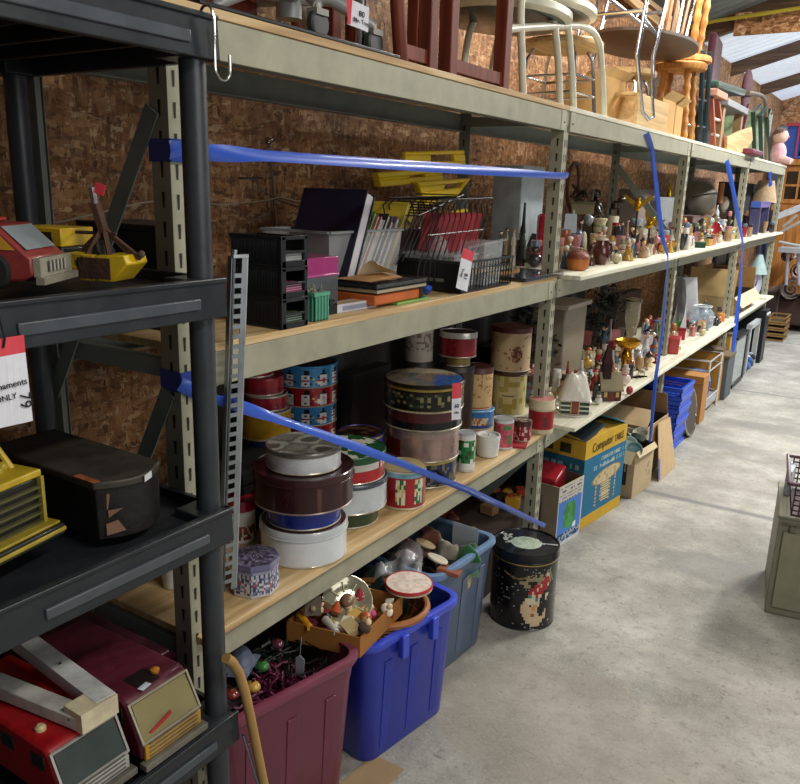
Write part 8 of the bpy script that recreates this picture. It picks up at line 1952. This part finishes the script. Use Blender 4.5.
# red gift box with green dot
P = at(671, 354, z=A3); s_ = mpp(P); C1 = away(P, 6*s_); t = thing('gift_box', 'glossy red gift box with green round mark at the shelf edge', 'gift box', (C1.x, C1.y, A3+.0003), .15); H = zat(C1, 337)-A3
b = MB(); b.box(-7*s_, 7*s_, -6*s_, 8*s_, 0, H, '#b81c28', 1.06); b.build('box', GLOSS, t, bevel=.004); b = MB(); b.ball((7*s_, 1*s_, H*.42), 3.6*s_, '#3a8a34', 14, (.15, 1, 1)); b.build('green_mark', GLOSS, t); b = MB(); b.box(-7.6*s_, 7.6*s_, -6.6*s_, 8.6*s_, H*.9, H*1.02, '#c93a40'); b.build('lid', GLOSS, t, bevel=.003)
# fish bowl
P = at(700, 331, z=A3); s_ = mpp(P); r = 12*s_; C1 = away(P, r*.8); t = thing('fish_bowl', 'round clear glass fish bowl with bluish contents on the lower shelf', 'fish bowl', (C1.x, C1.y, A3+.0003)); H = zat(C1, 306)-A3
b = MB(); b.lathe([(r*.6, 0), (r*.9, H*.14), (r*1.02, H*.42), (r*.92, H*.75), (r*.66, H*.9), (r*.74, H)], (0, 0, 0), '#b0c4d0', 32); b.build('glass', pm(.08, 0, .1, 20, alpha=.42, coat=.8), t); b = MB(); b.tube([(r*.74*math.cos(a*PI/16), r*.74*math.sin(a*PI/16), H) for a in range(33)], .004, '#dde6ec', 6, caps=False); b.build('rim', GLOSS, t)
b = MB(); b.lathe([(r*.55, .004), (r*.86, H*.14), (r*.95, H*.34), (.001, H*.36)], (0, 0, 0), '#4a5a80', 24); b.ball((r*.2, -r*.3, H*.36), r*.3, '#7a5a6a', 10, (1, 1, .5)); b.ball((-r*.3, 0, H*.36), r*.3, '#8aa8c4', 10, (1, 1, .5)); tag(b.build('glass_pebbles', CERAM, loc=(C1.x, C1.y, A3+.001)), 'blue and mauve glass pebbles inside the fish bowl', 'glass pebbles', kind='stuff')
# open carton, bag, cone shade at the far end
c0 = at(738, 306, x=.03); t, L = facebox('open_carton', 'open kraft carton with raised flaps at the far end of the lower shelf', (.0, 6.45), (.0, 7.35), .14, .36, lambda u, v: '#b5a080', '#a08a66', nu=2, nv=2, flaps=[('near', .3, .22, '#b59a6c'), ('back', .1, .20, '#a8854f'), ('front', 2.4, .10, '#cbb898'), ('far', -.2, .18, '#a07c4a')]); t.location.z = A3+.0003
c = at(691, 283, x=-.15); b = MB(); random.seed(4); b.surf(lambda u, v: (-.20+.03*math.sin(u*8+v*3), c.y-.25+.5*u*(1-.25*v), A3+.0+.36*v), 14, 14, '#a9aab0'); b.surf(lambda u, v: (-.14+.03*math.sin((1-u)*8+v*3), c.y-.25+.5*(1-u)*(1-.25*v), A3+.36*v), 14, 14, '#b5b6bc'); tag(b.build('plastic_bag', pm(.3, 0, .15, 20, alpha=.9)), 'grey white plastic bag standing behind the fish bowl', 'bag')
c = at(716, 276, x=-.34); t = thing('dark_hoop', 'large dark blue black wheel leaning at the back of the third bay', 'wheel', (c.x, c.y+.1, A3)); R = .27
b = MB(); b.tube([(0, R*math.cos(a*PI/20), R+R*math.sin(a*PI/20)) for a in range(41)], .018, '#1c2a3a', 8, caps=False); b.build('rim', PLASTIC, t); b = MB(); b.lathe([(R*.95, -.006), (R*.95, .006)], (0, 0, R), '#10141c', 36, M=Matrix.Rotation(PI/2, 3, 'Y')); b.build('disc', PLASTIC, t)
c = at(767, 262, x=-.10); t = thing('table_lamp', 'lamp with pale blue green cone shade above the open far carton', 'lamp', (-.10, min(c.y, 8.05), A3+.0003)); s_ = mpp(c); b = MB(); b.lathe([(9*s_, c.z-A3-8*s_), (3*s_, c.z-A3+10*s_)], (0, 0, 0), '#9fb8b8', 28); b.build('lamp_shade', PAINTM, t); b = MB(); b.lathe([(.06, 0), (.06, .01), (.012, .02), (.012, c.z-A3)], (0, 0, 0), '#5a5a5a', 14); b.build('stand', CHROME, t)
put('bottle', 748, 268, 6, 18, A3+.12, ['#c9cdd4', '#a4a8b0'], 'little white bottle behind the raised carton flap')
b = MB(); b.box(-.38, -.24, 7.3, 7.9, A3, A3+.30, '#5a3424'); tag(b.build('storage_box', CARD, bevel=.004), 'reddish brown box at the back past the lamp with the cone shade', 'box')
b = MB(); b.box(-.12, .05, 7.75, 8.05, A3+.0, A3+.012, '#d0ccbc'); tag(b.build('paper_sheet', CARD), 'white flat sheet at the far end of the lower shelf', 'paper')
# things hanging just under the lower shelf end: black appliance
t = thing('black_stove', 'black low appliance with white knobs under the far end of the lower shelf', 'appliance', (0, 0, 0)); b = MB(); b.box(-.25, .06, 7.3+.55, 8.05, .001, .50, '#15161a'); b.build('body', PAINTM, t, bevel=.004)
for k in range(4): b = MB(); b.lathe([(.014, 0), (.012, .012)], (.061, 7.88+.045*k, .46), '#d4d4d4', 10, M=Matrix.Rotation(PI/2, 3, 'Y')); b.build('knob', GLOSS, t)
# under the rack beyond the totes: dark clutter with warm glints
random.seed(77)
for k in range(26):
    c_ = [('#a03828', 'brick red'), ('#b5882e', 'gold'), ('#5a3424', 'brown'), ('#2c2422', 'dark'), ('#8a6a4a', 'tan')][k % 5]; b = MB(); r = random.uniform(.018, .03)
    b.ball((0, 0, r), r, c_[0], 10, (1, 1.2, .9)) if k % 2 else b.cbox((0, 0, r), (r*2, r*2.4, r*1.5), c_[0], Euler((.0, .0, k)).to_matrix())
    tag(b.build('trinket', CERAM, loc=(random.uniform(-.34, -.10), random.uniform(2.30, 2.9), .251)), '%s odd piece in the low box behind the snowman drum' % c_[1], 'trinket', '%s odds in the low box behind the snowman drum' % c_[1])
t = thing('low_carton', 'low brown carton of odds behind the black snowman drum', 'carton', (0, 0, 0)); b = MB(); b.box(-.38, -.06, 2.26, 2.95, .001, .25, '#33241a'); b.build('box', CARD, t)
# yellow conduit along the roof
b = MB(); b.tube([at(640, 38, y=6.42), at(715, 21, y=6.42), at(800, 8, y=6.42), at(880, -5, y=6.42)], .013, '#c9b83a', 8); tag(b.build('yellow_conduit', PLASTIC), 'yellow cable strung along the rafter above the rack end', 'cable')
b = MB(); b.bar(at(618, -12, x=WX+.05), at(664, 28, x=WX+.05), .03, .05, '#b89a5c'); b.bar(at(630, -12, x=WX+.05), at(676, 24, x=WX+.05), .03, .03, '#8a6a3c'); tag(b.build('wall_brace', PINE), 'yellowish wooden strip slanting on the wall above the school chair', 'wooden strip')

# the rest of the crowd on the two shelves
random.seed(19)
PALC = [('white', '#d4d2ca'), ('cream', '#cbbf9c'), ('tan', '#a88862'), ('dark brown', '#3c2820'), ('crimson', '#98202e'), ('slate blue', '#5a6f8c'), ('sage green', '#6a7d5c'), ('rose', '#b87a7c'), ('golden', '#b48f3c'), ('charcoal', '#2c2c30'), ('pale blue', '#a4b8c8'), ('copper', '#94552f')]
KN = {'fig': 'figurine', 'angel': 'angel', 'animal': 'animal figurine', 'mug': 'mug', 'vase': 'vase', 'bottle': 'bottle', 'bowl': 'bowl', 'jar': 'jar', 'snow': 'snowman', 'candle': 'candlestick', 'ball': 'round ornament', 'tree': 'miniature tree', 'plate': 'display plate', 'house': 'ceramic house'}
taken = [(o.location.x, o.location.y, o.location.z) for o in bpy.data.objects if 'category' in o and o.parent is None]
def crowd(zone, grp, y0, y1, x0, x1, z, n, kinds, hmin, hmax):
    k = tries = 0; seen = {}
    while k < n and tries < n*40:
        tries += 1; y = random.uniform(y0, y1); x = random.uniform(x0, x1)
        kd = random.choice(kinds); nm, c_ = random.choice(PALC); c2 = random.choice(PALC)[1]; sz_ = random.uniform(.018, .030)
        if any(abs(q[2]-z) < .3 and math.hypot(q[0]-x, q[1]-y) < .052 for q in taken): continue
        back = (x1-x)/(x1-x0); H_ = random.uniform(hmin, hmax)*(.75+.7*back)
        px, py = pxof((x, y, z)); s = mpp((x, y, z)); taken.append((x, y, z))
        key = nm+' '+KN[kd]; seen.setdefault(key, []).append(put(kd, px, py, 2*sz_/s*(1.4 if kd == 'plate' else 1), H_/s*.98, z, [c_, c2], 'small %s %s' % (key, zone))); k += 1
    for key, os_ in seen.items():
        if len(os_) > 1:
            for o in os_: o['group'] = '%ss %s' % (key, grp)
K1 = ['fig', 'angel', 'animal', 'mug', 'vase', 'bottle', 'jar', 'snow', 'bowl', 'fig', 'ball', 'fig', 'house']
crowd('in the middle shelf crowd between second and third uprights', 'on the middle shelf, second bay', 2.95, 4.5, -.25, .0, A2, 52, K1, .07, .12)
crowd('in the middle shelf crowd between third and fourth uprights', 'on the middle shelf, third bay', 4.62, 6.25, -.22, .03, A2, 40, K1+['plate'], .07, .13)
crowd('at the far end of the middle shelf', 'at the middle shelf far end', 6.4, 7.9, -.25, .0, A2, 20, ['bottle', 'vase', 'jar', 'fig', 'bowl'], .08, .16)
K3 = ['fig', 'angel', 'snow', 'animal', 'tree', 'ball', 'candle', 'jar', 'bowl', 'house']
crowd('in the lower shelf crowd between second and third uprights', 'on the lower shelf, second bay', 3.0, 4.45, -.28, .02, A3, 48, K3, .07, .13)
crowd('in the lower shelf crowd between third and fourth uprights', 'on the lower shelf, third bay', 4.6, 6.2, -.30, .02, A3, 40, K3+['bottle', 'vase'], .06, .13)
